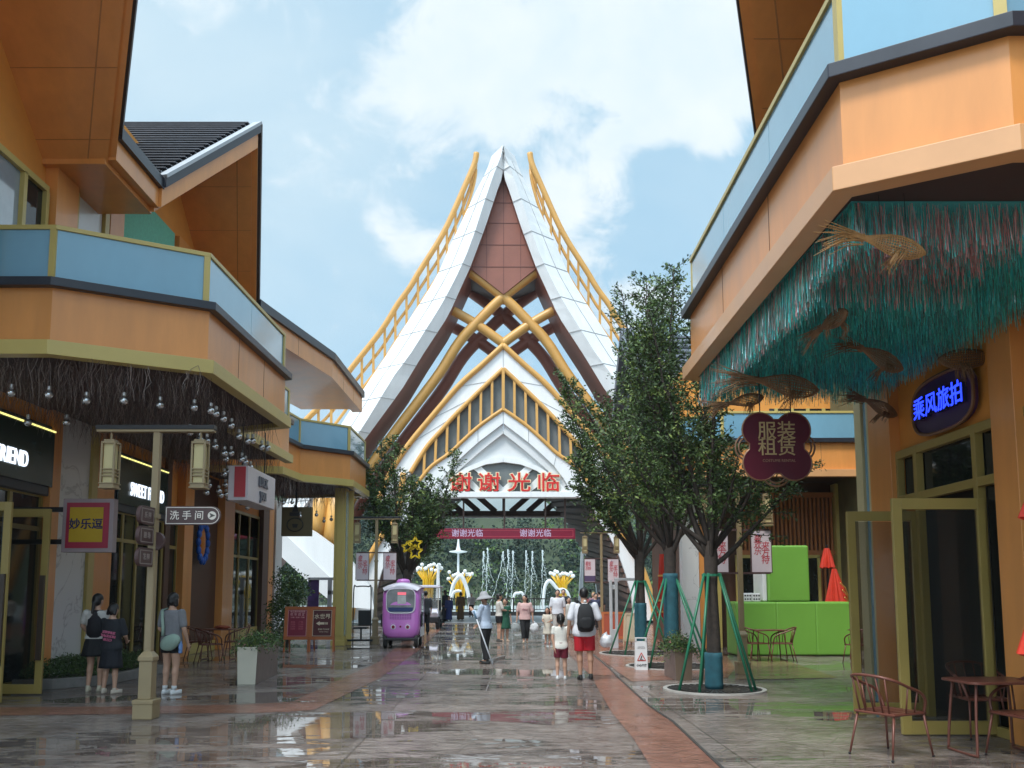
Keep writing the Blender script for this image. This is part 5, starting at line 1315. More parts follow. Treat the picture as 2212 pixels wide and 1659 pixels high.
b = MB(); b.box(a.x - .12, a.x - .004, y + .1, y + .95, zt + .01, c.z - .3); b.build('side_pad', mat('white_vinyl', (.7, .7, .68), .5), t, bevel=.03)
for k, lb_ in ((0, 'white dice cube with black dots on the left lime block, left of two'), (1, 'white dice cube with black dots on the left lime block, right of two')):
    a = at(1606 + k * 19, 1299, y + .1); s = .225; t = thing('dice_cube', lb_, 'dice', (a.x + s / 2, y + .2, zt + .002), 0, 'white dice cubes')
    b = MB(); b.cbox((0, 0, s / 2), (s - .01, s, s)); b.build('cube', mat('white_vinyl', (.7, .7, .68), .5), t, world=False, bevel=.02)
    b = MB()
    for i in range(3):
        for j in range(2): b.lathe([(.022, 0), (.022, .004)], ((i - 1) * .065, -s / 2 - .0005, s * (.3 + .4 * j)), 10, 0, FRONT)
    b.build('dots', ink, t, world=False)
# ---------------------------------------------------------------- folded parasols, costume
redc = mat('parasol_red', (.60, .035, .012), .65, 0, .12, 6); trimc = mat('parasol_trim', (.75, .42, .10), .6)
def parasol(loc, label, ht, r, tiers, trim=True):
    t = thing('folded_parasol', label, 'parasol', loc, 0, 'folded red parasols'); b = MB(); b.lathe([(.25, 0), (.25, .05), (.05, .07), (.03, .3)], (0, 0, 0), 16); b.build('foot', blackm, t, world=False)
    b = MB(); b.bar((0, 0, .05), (0, 0, ht), .045); b.build('pole', blackm, t, world=False)
    for z0, z1, r0, r1 in tiers:
        b = MB(); rings = []; n = 28
        for i in range(9):
            f = i / 8; rad = r1 + (r0 - r1) * f ** .8; z = z1 + (z0 - z1) * f
            rings.append([(rad * (1 + .22 * (j % 2) * (.3 + f)) * math.cos(2 * math.pi * j / n), rad * (1 + .22 * (j % 2) * (.3 + f)) * math.sin(2 * math.pi * j / n), z - .03 * (j % 4 == 0) * f) for j in range(n)])
        b.loft(rings); b.build('canopy', redc, t, world=False)
        if trim:
            b = MB()
            for f in (.35, .75, .93):
                rad = (r1 + (r0 - r1) * f ** .8) * 1.25; z = z1 + (z0 - z1) * f; b.lathe([(rad, z - .025), (rad + .004, z - .025), (rad + .004, z + .025), (rad, z + .025), (rad, z - .025)], (0, 0, 0), 28, cap=False)
            b.build('trim', trimc, t, world=False)
parasol(Vector((4.88, 7.6, 0)), 'folded red parasol at the right picture edge', 2.75, .3, [(2.3, 2.75, .19, .05), (1.55, 2.34, .13, .145), (1.08, 1.62, .25, .125)], False)
q = atz(1439, 1402); parasol(q, 'folded red parasol with yellow trim between the tree trunks', 2.9, .3, [(.95, 2.75, .19, .13)])
q = at(1790, 1290, 24.6); parasol(Vector((q.x, 24.6, 0)), 'small folded red parasol against the slatted wall', 3.0, .2, [(2.35, 2.9, .17, .07)], False)
t = thing('costume', 'red and yellow trimmed costume draped on a stand behind the lime blocks', 'costume', (at(1806, 1290, 24.2).x, 24.2, 0))
b = MB(); rings = []; n = 26
for i in range(10):
    f = i / 9; rad = .05 + .36 * f; rings.append([(rad * (1 + .25 * (j % 2)) * math.cos(2 * math.pi * j / n) + .08 * (f - .3), rad * .6 * (1 + .25 * (j % 2)) * math.sin(2 * math.pi * j / n), 2.3 - 1.5 * f) for j in range(n)])
b.loft(rings); b.build('robe', redc, t, world=False)
b = MB(); b.bar((0, 0, 0), (0, 0, 2.2), .05); b.box(-.25, .25, -.25, .25, 0, .04); b.build('stand', blackm, t, world=False)
b = MB()
for k in range(5): b.tube([(.05 + .05 * k, -.22 - .01 * k, 1.9 - .2 * k), (.22 + .04 * k, -.14, 1.75 - .2 * k), (.36, 0, 1.5 - .15 * k)], .02, 5)
b.build('trim', trimc, t, world=False)

# ---------------------------------------------------------------- white portal, display board at the left
t = thing('portal_frame', 'white steel portal frame standing right of the gate passage', 'portal', atz(1327, 1400)); s_ = 25.2 / F
b = MB()
for x0, x1 in ((1318, 1323.5), (1330, 1335.5)): b.box((x0 - 1327) * s_, (x1 - 1327) * s_, -.08, .08, 0, 2.0 if x0 < 1325 else 2.05)
b.box((1323 - 1327) * s_, (1331 - 1327) * s_, -.05, .05, 1.72, 1.86); b.box((1322 - 1327) * s_, (1332 - 1327) * s_, -.07, .07, 0, .55); wpm = mat('white_steel', (.62, .63, .64), .4); b.build('post', wpm, t, world=False, bevel=.01)
b = MB(); b.box((1330 - 1327) * s_, (1394 - 1327) * s_, -.07, .07, 1.98, 2.06); b.build('beam', wpm, t, world=False, bevel=.01)
b = MB(); b.box((1386 - 1327) * s_, (1394 - 1327) * s_, -.07, .07, 0, 1.975); b.build('post', mat('blue_grey_steel', (.16, .30, .36), .4), t, world=False, bevel=.01)
t = thing('display_frame', 'grey steel frame with dark purple poster behind the tall shrub', 'display frame', (-7.0, 33, 0))
q0, q1 = at(664, 1330, 33), at(689, 1253, 33); b = MB(); b.box(q0.x, q1.x, 33, 33.06, 0, q1.z); b.build('poster', mat('purple_poster', (.055, .025, .12), .5, 0, .5, 3), t)
b = MB(); q2 = at(760, 1250, 33); b.box(q0.x, q2.x, 32.95, 33.08, q1.z, q1.z + .1); b.box(q1.x + .35, q1.x + .5, 32.95, 33.08, 0, q1.z); b.box(q1.x + .35, q2.x, 32.95, 33.08, q1.z - .55, q1.z - .4); b.build('frame', mat('grey_steel', (.42, .43, .46), .4), t)
t = thing('rest_seat', 'black seat under a thin dark hoop frame left of the purple cart', 'seat', atz(776, 1392))
b = MB(); b.cbox((.05, 0, .52), (.42, .42, .06)); b.cbox((.12, .2, .82), (.4, .06, .5)); b.build('seat', blackm, t, world=False, bevel=.02)
b = MB(); b.tube(smooth([Vector(q) for q in [(-.22, .1, 0), (-.22, .1, 1.7), (-.12, .1, 1.82), (.25, .1, 1.82), (.33, .1, 1.7), (.33, .1, 0)]], 4), .02, 6); b.build('hoop', blackm, t, world=False)
b = MB(); b.cbox((0, 0, .14), (.9, .5, .06)); b.tube([(.05, 0, .15), (.05, 0, .5)], .03, 8); b.build('base', blackm, t, world=False)
for k, (u, lb_) in enumerate([(880, 'yellow star ornament hung high in the left tree'), (897, 'larger yellow double star ornament beside the passage edge')]):
    q = at(u, 1182, 28.5); t = thing('star_ornament', lb_, 'ornament', q, 0, 'yellow star ornaments'); b = MB()
    for dz, r in (((0, .2),) if k == 0 else ((.12, .24), (-.16, .26))):
        st = [Vector(((r if i % 2 == 0 else r * .45) * math.sin(math.pi * i / 5), 0, dz + (r if i % 2 == 0 else r * .45) * math.cos(math.pi * i / 5))) for i in range(10)]
        for i in range(10): b.bar(st[i], st[(i + 1) % 10], .05, .05, 0, (0, 1, 0))
    b.build('star', mat('star_yellow', (.75, .52, .01), .5), t, world=False)

# ---------------------------------------------------------------- right side hangings
fr = random.Random(31); b = MB(); fx0, fx1, fy0, fy1 = 2.98, 5.5, 7.0, 12.62
n_ = 0
while n_ < 21000:
    x = fr.uniform(fx0, fx1); y = fr.uniform(fy0, fy1)
    if n_ < 3800: x = fx0 + fr.random() * .12
    ln = fr.uniform(.36, .56) * (.75 if y < 8.1 else 1); w = fr.uniform(.0016, .0038); a = fr.uniform(0, 3.14); s = Vector((math.cos(a) * w, math.sin(a) * w, 0)); z = 4.955
    mi = fr.choice((0, 0, 1, 1, 3, 3)) if not (y < 8.3 and fr.random() < .5 and 3.2 < x < 4.6) and not (x < 3.12 and fr.random() < .22) else 2
    k = len(b.v); p = Vector((x, y, z)); d = Vector((fr.gauss(0, .02), fr.gauss(0, .02), -ln)); tw_ = Vector((-s.y, s.x, 0))
    b.v += [p - s, p + s, p + d * .5 + tw_, p + d * .5 - tw_, p + d + s, p + d - s]
    b.f += [[k, k + 1, k + 2, k + 3], [k + 3, k + 2, k + 4, k + 5]]; b.m += [mi, mi]; n_ += 1
tin = [mat('tinsel_teal', (.10, .70, .70), .3, .25, .25, 5), mat('tinsel_green', (.14, .76, .64), .3, .25, .25, 5), mat('tinsel_pink', (.95, .38, .36), .3, .25, .25, 5), mat('tinsel_pale', (.45, .6, .58), .22, .7, .2, 5)]
o = b.build('tinsel_fringe', tin, fix=False); tag(o, 'teal and pink tinsel fringe covering the right balcony soffit', 'tinsel', kind='stuff')
b = MB(); b.box(fx0, fx1, fy0, fy1, 4.945, 4.957); tag(b.build('tinsel_backing', mat('tinsel_net', (.06, .36, .37), .6)), 'dark teal backing net pinned above the tinsel fringe', 'net')
wick_g = mat('wicker', (.40, .21, .075), .6, 0, .25, 12)
wickd = mat('wicker_dim', (.22, .12, .055), .7, 0, .25, 12)  # darker wicker copy; dimness farther under the balcony is in the colour
def fish(loc, rz, pitch, L_, label):
    wick = wick_g if 'golden' in label else wickd
    t = thing('wicker_fish', label, 'fish ornament', loc, 0, 'wicker fish hung under the right balcony'); M_ = Matrix.Rotation(rz, 3, 'Z') @ Matrix.Rotation(pitch, 3, 'Y'); rr = random.Random(int(L_ * 1000 + rz * 10))
    prof = [(-.5, .02), (-.42, .09), (-.28, .155), (-.1, .18), (.08, .155), (.25, .10), (.4, .05), (.5, .035)]
    b = MB()
    for j in range(22):
        a = 2 * math.pi * j / 22; b.tube([M_ @ Vector((x * L_, r * L_ * .62 * math.cos(a), r * L_ * math.sin(a) + .04 * L_ * math.sin(x * 3))) for x, r in prof], .005, 4, cap=False)
    for i in range(26):
        x = -.48 + i * .96 / 25
        for (xa, ra), (xb, rb_) in zip(prof, prof[1:]):
            if xa <= x <= xb: r = ra + (rb_ - ra) * (x - xa) / (xb - xa)
        b.tube([M_ @ Vector((x * L_, r * L_ * .62 * math.cos(2 * math.pi * j / 16), r * L_ * math.sin(2 * math.pi * j / 16) + .04 * L_ * math.sin(x * 3))) for j in range(17)], .004, 4, cap=False)
    b.build('body', wick, t, world=False, fix=False)
    b = MB()
    for j in range(34):
        a = rr.uniform(-.5, .5); c = rr.uniform(-.16, .16); ln = rr.uniform(.4, .8) * L_
        p0 = Vector((.46 * L_, rr.gauss(0, .012), rr.gauss(.04 * L_, .02))); p1 = p0 + Vector((ln * .5, c * ln * .5, a * ln * .35)); p2 = p0 + Vector((ln, c * ln * 1.3, a * ln - .12 * ln)); b.tube([M_ @ p0, M_ @ p1, M_ @ p2], [.006, .005, .002], 4, cap=False)
    b.build('tail', wick, t, world=False, fix=False)
    for sg in (1, -1):
        b = MB()
        for j in range(16):
            p0 = Vector((rr.uniform(-.2, -.05) * L_, sg * .10 * L_, -.10 * L_)); p1 = p0 + Vector((rr.uniform(.02, .18) * L_, sg * rr.uniform(.05, .16) * L_, -rr.uniform(.15, .35) * L_)); b.tube([M_ @ p0, M_ @ (p0 * .5 + p1 * .5 + Vector((0, sg * .03, 0))), M_ @ p1], [.005, .004, .002], 4, cap=False)
        b.build('fin', wick, t, world=False, fix=False)
    b = MB()
    for x in (-.2, .2): b.bar(M_ @ Vector((x * L_, 0, .1 * L_)), Vector(((M_ @ Vector((x * L_, 0, 0))).x, (M_ @ Vector((x * L_, 0, 0))).y, 4.95 - loc[2])), .004)
    b.build('string', blackm, t, world=False)
def fishp(u, v, y): q = at(u, v, y); return (q.x, q.y, q.z)
fish(fishp(1930, 530, 6.85), R(172), R(-14), .52, 'large golden wicker fish nearest, lit against the pink tinsel')
fish(fishp(1800, 692, 8.5), R(100), R(8), .5, 'dark wicker fish seen head on in the middle of the tinsel')
fish(fishp(1905, 775, 9.6), R(195), R(-16), .6, 'dim wicker fish farther in, near the facade')
fish(fishp(1700, 832, 10.6), R(180), R(-5), .8, 'long wicker fish above the flower shaped rental sign')
fish(fishp(1610, 865, 11.6), R(150), R(10), .5, 'small wicker fish with straw tail at the far corner of the tinsel')
fish(fishp(1902, 880, 11.9), R(190), R(-18), .55, 'small dark wicker fish hanging before the far door pillar')
fish(fishp(2095, 775, 9.9), R(-10), R(6), .7, 'wicker fish perched over the blue lit sign')

# flower shaped rental sign
Y = 10.9; q = at(1677, 965, Y); Rr = 72 / F * Y
t = thing('shop_sign', 'dark red flower shaped costume rental sign hung below the tinsel', 'sign', q)
def quatre(r, k=14):
    out = []; o = r * .50; rl_ = r * .52
    for i, (cx_, cz_, a0) in enumerate(((o, o, -45), (-o, o, 45), (-o, -o, 135), (o, -o, 225))):
        for j in range(k + 1):
            a = R(a0 - 8 + (196) * j / k); out.append(Vector((cx_ + rl_ * math.cos(a), 0, cz_ + rl_ * math.sin(a))))
    return out
b = MB(); b.ext([p + Vector((0, -.03, 0)) for p in quatre(Rr)], (0, .06, 0)); b.build('plate', mat('burgundy_lacquer', (.065, .0015, .010), .4, 0, .15, 2, spec=.3), t, world=False)
b = MB(); qq = quatre(Rr * 1.015); b.tube([p + Vector((0, -.02, 0)) for p in qq + [qq[0]]], .013, 6); b.build('rim', mat('bronze_rim', (.20, .10, .05), .4, .3), t, world=False)
for (cx_, cz_) in ((Rr * .78, 0), (-Rr * .80, 0), (0, -Rr * .78)):
    for rr_ in (.42, .32):
        b = MB(); b.tube([(cx_ + Rr * rr_ * math.cos(2 * math.pi * i / 28), .04, cz_ + Rr * rr_ * math.sin(2 * math.pi * i / 28)) for i in range(29)], .013, 5); b.build('scroll_ring', mat('bronze_rim', (.30, .16, .08)), t, world=False)
gold = mat('dull_gold', (.36, .25, .11), .45, .1, .05, 5)
text('sign_lettering', '服装\n租赁', .25, (0, -.034, .085), FRONT, gold, t, .004, .001, False, line=.86)
text('sign_lettering', 'COSTUME RENTAL', .05, (.02, -.034, -Rr * .44), FRONT, mat('dull_gold_dim', (.24, .12, .07), .5), t, .003, .0, False)
b = MB(); b.bar((-.2, 0, Rr * .9), (-.2, 0, 4.95 - q.z), .012); b.build('hanger', blackm, t, world=False); b = MB(); b.bar((.2, 0, Rr * .9), (.2, 0, 4.95 - q.z), .012); b.build('hanger', blackm, t, world=False)
# blue neon sign on the right facade
t = thing('shop_sign', 'oval purple sign with glowing blue characters above the right doors', 'sign', (GX - .1, 10.6, 3.8)); yc, zc = 10.62, 4.02
b = MB(); pts = []
for i in range(40):
    a = 2 * math.pi * i / 40; c, s = math.cos(a), math.sin(a); pts.append(Vector((GX - .09, yc + .74 * abs(c) ** .7 * (1 if c > 0 else -1), zc + .36 * abs(s) ** .6 * (1 if s > 0 else -1))))
b.ext(pts, (.05, 0, 0)); b.build('plaque', mat('plum_plaque', (.05, .018, .075), .35), t)
b = MB(); b.tube([p + Vector((-.01, 0, 0)) for p in pts + [pts[0]]], .025, 6); b.build('rim', mat('bronze_rim', (.30, .16, .08)), t)
neon = mat('neon_blue', (.02, .05, 1.0), .4, emit=1.5, var=.01); navy = mat('letter_navy', (.012, .012, .06), .4)
for i, ch in enumerate('乘风旅拍'):
    o = text('neon_letter', ch, .31, (GX - .12, yc + .47 - i * .31, zc + .0), FACE_NX, navy, t, .03, .005)
    o2 = text('letter_glow', ch, .31, (GX - .155, yc + .47 - i * .31, zc + .0), FACE_NX, neon, t, .003, .002); o2.parent = o

# ---------------------------------------------------------------- carts
def bodyloft(prof_y, w_of, t, name, m, z0, z1f, seg=18):
    pass
violet = mat('violet_paint', (.52, .17, .54), .28, 0, .04, 1, coat=.5); whitep = mat('pearl_paint', (.62, .60, .68), .25, 0, .04, 1, coat=.5)
q = atz(867, 1400); pc = thing('electric_cart', 'rounded purple electric passenger cart with white roof, parked facing the camera', 'cart', q)
def sup(w, h, n=28, e=3.2):   # superellipse outline in x,z
    out = []
    for i in range(n):
        a = 2 * math.pi * i / n; c, s = math.cos(a), math.sin(a)
        out.append((w * abs(c) ** (2 / e) * (1 if c > 0 else -1), h * abs(s) ** (2 / e) * (1 if s > 0 else -1)))
    return out
def ring(w, h, zc, y, e=3.2, lean=0.0, taper=0.0): return [(x * (1 - taper * (z / h)), y + lean * z, zc + z) for x, z in sup(w, h, 36, e)]
b = MB(); rings = [ring(.40, .42, .92, -.07, 3.2, .02), ring(.52, .66, 1.0, -.03, 4.2, .05), ring(.57, .78, 1.05, .08, 4.6, .07), ring(.585, .80, 1.07, .3, 5.5, .04), ring(.59, .80, 1.08, .9, 6), ring(.59, .80, 1.08, 1.9, 6), ring(.56, .76, 1.07, 2.15, 4)]
b.loft(rings); o = b.build('body', violet, pc, smooth=True, world=False, auto=50)
b = MB(); rr_ = []
for y, w, dz in ((-.02, .50, -.06), (.06, .56, 0), (.3, .60, .03), (1.0, .61, .05), (2.0, .60, .03), (2.2, .54, -.02)):
    rr_.append([(x, y, 1.74 + dz + .16 * (1 - (x / w) ** 2) * (1 if k == 1 else .55)) for k, xs in ((1, [w * (-1 + 2 * i / 12) for i in range(13)]), (0, [w * (1 - 2 * i / 12) for i in range(13)])) for x in xs])
b.loft(rr_); b.build('roof', whitep, pc, smooth=True, world=False, auto=50)
b = MB(); b.lathe([(.22, 0), (.21, .06), (.16, .11), (.05, .13)], (0, .8, 1.92), 20); b.build('roof_vent', violet, pc, smooth=True, world=False)
def front_y(z): return -.03 + .06 * (z - .98)
ws = [(x * .44, front_y(1.38 + zz * .36) - .05, 1.38 + zz * .36) for x, zz in sup(1, 1, 32, 4.5)]
b = MB(); b.ext([Vector(p) for p in ws], (0, .2, 0)); b.build('windscreen', mat('cart_glass', (.13, .14, .15), .05, 0, .5, 2.2, spec=.6), pc, world=False)
b = MB(); b.tube([Vector(p) + Vector((0, -.005, 0)) for p in ws + [ws[0]]], .014, 6); b.build('windscreen_seal', whitep, pc, world=False)
b = MB(); b.ext([Vector((-.36, front_y(1.1) - .056, 1.07)), Vector((.36, front_y(1.1) - .056, 1.07)), Vector((.38, front_y(1.2) - .054, 1.19)), Vector((-.38, front_y(1.2) - .054, 1.19))], (0, .01, 0)); b.build('dashboard', mat('dash_navy', (.015, .03, .12), .4), pc, world=False)
b = MB(); b.box(-.10, .16, front_y(1.6) - .066, front_y(1.6) - .055, 1.56, 1.64); b.build('lit_panel', mat('cart_pink_lit', (.8, .15, .2), .4, emit=.4), pc, world=False)
b = MB(); b.box(-.10, .16, front_y(1.4) - .062, front_y(1.4) - .052, 1.30, 1.55); b.build('rear_window_view', mat('pale_view', (.4, .42, .42), .2, 0, .2, 6), pc, world=False)
for x in (-.22, .22):
    b = MB(); b.lathe([(.075, 0), (.075, .02), (.05, .022)], (x, -.06, .62), 20, 0, FRONT); hl = b.build('headlight', whitep, pc, world=False)
    b = MB(); b.lathe([(.05, .0225), (.048, .035), (.02, .04)], (x, -.06, .62), 18, 0, FRONT); b.build('lens', mat('lens_maroon', (.18, .01, .03), .15), hl, world=False)
    for k in (-1, 0, 1): b = MB(); b.cbox((x + k * .05, -.068, .735 - abs(k) * .012), (.02, .012, .012)); b.build('lash', whitep, pc, world=False)
b = MB(); b.lathe([(.03, 0), (.03, .02), (.01, .025)], (0, -.065, .63), 14, 0, FRONT); b.build('badge', mat('lens_maroon', (.18, .01, .03)), pc, world=False)
b = MB()
for i in range(9):
    for j in range(4): b.cbox((-.30 + i * .075, -.075, .86 + j * .045), (.055, .02, .018))
b.build('grille', mat('violet_dark', (.24, .045, .28), .35), pc, world=False)
b = MB(); b.box(-.5, .5, -.1, 2.1, .22, .30); b.build('bumper', blackm, pc, world=False, bevel=.02)
for sx in (-1, 1):
    for y, r in ((.12, .20), (1.75, .23)):
        b = MB(); Mx = Matrix(((0, 0, 1), (0, 1, 0), (-1, 0, 0))); b.lathe([(.08, -.06), (r * .8, -.06), (r, -.04), (r, .04), (r * .8, .06), (.08, .06)], (sx * .47, y, r), 22, 0, Mx); w = b.build('wheel', rubber, pc, smooth=True, world=False, auto=40)
        b = MB(); b.lathe([(.0, .0), (r * .55, 0), (r * .5, .012)], (sx * .53, y, r), 16, 0, Mx if sx > 0 else Matrix(((0, 0, -1), (0, 1, 0), (1, 0, 0)))); b.build('hubcap', steel, w, world=False)
    b = MB(); b.ext([Vector((sx * .582, .55, .65)), Vector((sx * .582, 1.5, .65)), Vector((sx * .582, 1.5, 1.6)), Vector((sx * .582, .62, 1.6))], (sx * .01, 0, 0)); b.build('side_opening', mat('cart_glass', (.06, .07, .075)), pc, world=False)
    b = MB(); b.box(min(sx * .585, sx * .64), max(sx * .585, sx * .64), .28, .42, .62, 1.0); b.build('handle', blackm, pc, world=False, bevel=.015)
    b = MB(); b.ext([Vector((sx * .58, .3, .32)), Vector((sx * .58, 2.0, .32)), Vector((sx * .58, 2.0, .60)), Vector((sx * .58, .34, .60))], (sx * .012, 0, 0)); b.build('side_panel', whitep, pc, world=False)
pc.scale = (.97, .70, 1.0); pc.location.x -= .03
q = atz(919, 1360); gc = thing('golf_cart', 'white golf cart with roof and clear windscreen parked behind the purple cart', 'golf cart', q)
b = MB(); rr_ = [[(-.62, y, 1.88 + dz), (.62, y, 1.88 + dz), (.64, y, 1.92 + dz), (.5, y, 1.97 + dz), (-.5, y, 1.97 + dz), (-.64, y, 1.92 + dz)] for y, dz in ((-.1, -.03), (.1, 0), (1.9, 0), (2.1, -.03))]; b.loft(rr_); b.build('roof', whitep, gc, world=False, bevel=.02)
for x in (-.55, .55):
    for y, y2 in ((.25, .05), (1.9, 1.95)): b = MB(); b.tube([(x, y, .8), (x, y2, 1.9)], .022, 8); b.build('roof_post', mat('pale_post', (.55, .5, .42), .4), gc, world=False)
b = MB(); b.loft([[(-.56, .0, .55), (.56, .0, .55), (.58, .5, .55), (-.58, .5, .55)], [(-.56, -.06, .72), (.56, -.06, .72), (.58, .5, .74), (-.58, .5, .74)], [(-.50, .12, .90), (.50, .12, .90), (.54, .5, .95), (-.54, .5, .95)]]); b.build('front_cowl', whitep, gc, world=False, bevel=.03)
b = MB(); b.box(-.6, .6, .5, 2.2, .42, .58); b.box(-.55, .55, 1.1, 1.9, .58, .8); b.box(-.55, .55, 1.85, 2.0, .8, 1.3); b.build('chassis', blackm, gc, world=False, bevel=.03)
b = MB(); b.box(-.57, .57, -.02, .45, .3, .55); b.build('bumper', blackm, gc, world=False, bevel=.03)
b = MB(); b.ext([Vector((-.52, .2, .95)), Vector((.52, .2, .95)), Vector((.52, .05, 1.85)), Vector((-.52, .05, 1.85))], (0, .01, 0)); b.build('windscreen', mat('clear_screen', (.3, .32, .32), .05, 0, .2, 2, alpha=.3), gc, world=False)
b = MB(); b.lathe([(.15, 0), (.17, .01), (.15, .02), (.15, 0)], (-.25, .55, 1.05), 18, 0, FRONT, cap=False); b.tube([(-.25, .55, 1.05), (-.25, .4, .8)], .02, 6); b.build('steering_wheel', blackm, gc, world=False)
for x in (-.4, .4): b = MB(); b.cbox((x, -.055, .72), (.2, .02, .07)); b.build('headlight', mat('lamp_grey', (.3, .3, .3), .2), gc, world=False)
for sx in (-1, 1):
    for y in (.3, 1.75): b = MB(); b.lathe([(.08, -.09), (.18, -.09), (.23, -.06), (.23, .06), (.18, .09), (.08, .09)], (sx * .52, y, .23), 22, 0, Matrix(((0, 0, 1), (0, 1, 0), (-1, 0, 0)))); b.build('wheel', rubber, gc, smooth=True, world=False, auto=40)

# ---------------------------------------------------------------- waterside: railing, sculptures, lamps, fountains
YR = 61.5
t = thing('railing', 'dark metal railing along the water beyond the gate', 'railing', (0, YR, 0)); rm_ = mat('railing_metal', (.035, .03, .03), .5)
b = MB(); b.box(-16, 16, YR - .3, YR + .3, 0, .28); b.build('plinth', mat('dark_plinth', (.035, .034, .033), .4), t)
b = MB(); b.box(-16, 16, YR - .03, YR + .03, 1.16, 1.24); b.box(-16, 16, YR - .02, YR + .02, .40, .45); b.build('rail', rm_, t)
for i in range(22): x = -15.5 + i * 1.476; b = MB(); b.box(x - .05, x + .05, YR - .05, YR + .05, .28, 1.3); b.build('post', rm_, t)
b = MB()
for i in range(150):
    x = -15.4 + i * .207; b.box(x - .012, x + .012, YR - .012, YR + .012, .42, 1.17)
o = b.build('bars', rm_, t); o['kind'] = 'stuff'
for u, lb_ in ((1208, 'orange barrier panel standing at the railing behind the pink top woman'), (1262, 'red notice panel standing at the railing behind the backpack man')):
    q = at(u, 1326, YR - 1.2); t = thing('barrier_panel', lb_, 'barrier', (q.x, YR - 1.2, 0)); cm = mat('barrier_orange', (.62, .15, .015), .5) if u < 1230 else mat('notice_red', (.55, .10, .10), .5)
    b = MB(); b.box(-.42, .42, -.03, .03, .2, 1.18); b.build('panel', cm, t, world=False, bevel=.02)
    for x in (-.35, .35): b = MB(); b.box(x - .04, x + .04, -.2, .2, 0, .2); b.build('foot', blackm, t, world=False)
sw = mat('sculpture_white', (.72, .73, .73), .4)
def arcs(pix, Y, radii, label):
    pts = [at(*r3(*p), Y) for p in pix]; lo_ = min(p.z for p in pts); t = thing('arch_sculpture', label, 'sculpture', (sum(p.x for p in pts) / len(pts), Y, 0), 0, 'white arch sculptures by the water')
    for p in (pts[0], pts[-1]):
        if p.z < 1.2: p.z = -.1
    b = MB(); sm = smooth(pts, 6); n = len(sm); rr_ = [radii[0] + (radii[1] - radii[0]) * math.sin(math.pi * i / (n - 1)) for i in range(n)]; b.tube(sm, rr_, 8); b.build('arch', sw, t, smooth=True)
arcs([(580, 1440), (640, 1290), (690, 1200), (720, 1180), (755, 1230), (800, 1370), (822, 1440)], 68, (.13, .17), 'tall white arch sculpture in front of the middle yellow lamp cluster')
arcs([(600, 1440), (640, 1370), (690, 1335), (730, 1340)], 66.5, (.09, .11), 'short white arc sculpture left of the sweeper')
arcs([(1250, 1440), (1275, 1385), (1320, 1358), (1370, 1375), (1400, 1430)], 68, (.08, .11), 'low white arc sculpture above the railing at the centre')
arcs([(1570, 1440), (1590, 1320), (1632, 1232), (1670, 1250), (1720, 1310), (1760, 1360)], 69, (.10, .15), 'white curling arch sculpture left of the right lamp cluster')
arcs([(1740, 1320), (1790, 1320), (1840, 1375), (1880, 1440)], 70, (.09, .12), 'white arc sculpture under the right lamp cluster')
def fin(pix, Y, label):
    t = thing('fin_sculpture', label, 'sculpture', (at(*r3(*pix[0]), Y).x, Y, 0), 0, 'white fin sculptures by the water'); pts = [at(*r3(*p), Y) for p in pix]
    for p in pts:
        if p.z < 1.2: p.z = -.1
    b = MB(); b.ext(pts, (0, .5, 0)); b.build('fin', sw, t, bevel=.05)
fin([(455, 1440), (478, 1050), (488, 1042), (500, 1060), (500, 1200), (515, 1440)], 66, 'narrow white fin sculpture beside the left yellow lamp cluster')
fin([(1935, 1440), (1965, 1100), (1972, 930), (1985, 920), (1995, 940), (1990, 1440)], 58.6, 'tall white fin sculpture at the right edge of the passage opening')
yst = mat('lamp_yellow', (.72, .42, .01), .4); glb = mat('globe_white', (.82, .82, .80), .35)
def cluster(px, top, bot, wid, Y, label, seed):
    rr = random.Random(seed); wid *= 1.12; base = at(*r3(px, bot), Y); t = thing('lamp_cluster', label, 'lamp', (base.x, Y, 0), 0, 'yellow stalk lamp clusters with white globes')
    sc = .2083 * Y / F; st = MB()
    for i in range(15):
        f = (i + .5) / 15 * 2 - 1; x = f * wid * sc * .5; h = (bot - top) * sc * (1 - .12 * abs(f) - .34 * rr.random()); y = rr.uniform(-.6, .6)
        tip = base + Vector((x, y, h)); st.tube([Vector((base.x + x * .25, Y + y * .2, -.1)), base + Vector((x * .38, y * .3, h * .25)), tip], [.085, .075, .045], 6)
        g = MB(); g.sphere(tip + Vector((0, 0, .12)), .155, 12, 8); g.build('globe', glb, t, smooth=True)
    st.build('stalks', yst, t, smooth=True)
cluster(385, 1065, 1260, 260, 70, 'yellow lamp cluster with white globes behind the golf cart', 1)
cluster(715, 1135, 1340, 240, 72, 'yellow lamp cluster with white globes behind the tall arch sculpture', 2)
cluster(1775, 1135, 1300, 230, 72, 'yellow lamp cluster with white globes at the right of the fountains', 3)
t = thing('lamp_mast', 'tall white lamp mast with ring head before the hill', 'lamp mast', (at(*r3(697, 1200), 85).x, 85, 0))
q0, q1 = at(*r3(697, 1150), 85), at(*r3(697, 945), 85); b = MB(); b.tube([Vector((q0.x, 85, -.1)), q1], [.15, .10], 10); b.build('mast', sw, t)
b = MB(); b.lathe([(.12, 0), (.9, .12), (.9, .2), (.25, .3), (.15, .7), (.03, 1.8)], q1, 16); b.build('head', sw, t)
wj = bpy.data.materials.new('spray_water'); wj.use_nodes = True; q_ = wj.node_tree.nodes['Principled BSDF']; q_.inputs['Base Color'].default_value = (.82, .88, .88, 1); q_.inputs['Roughness'].default_value = .4; q_.inputs['Alpha'].default_value = .5
jr = random.Random(9)
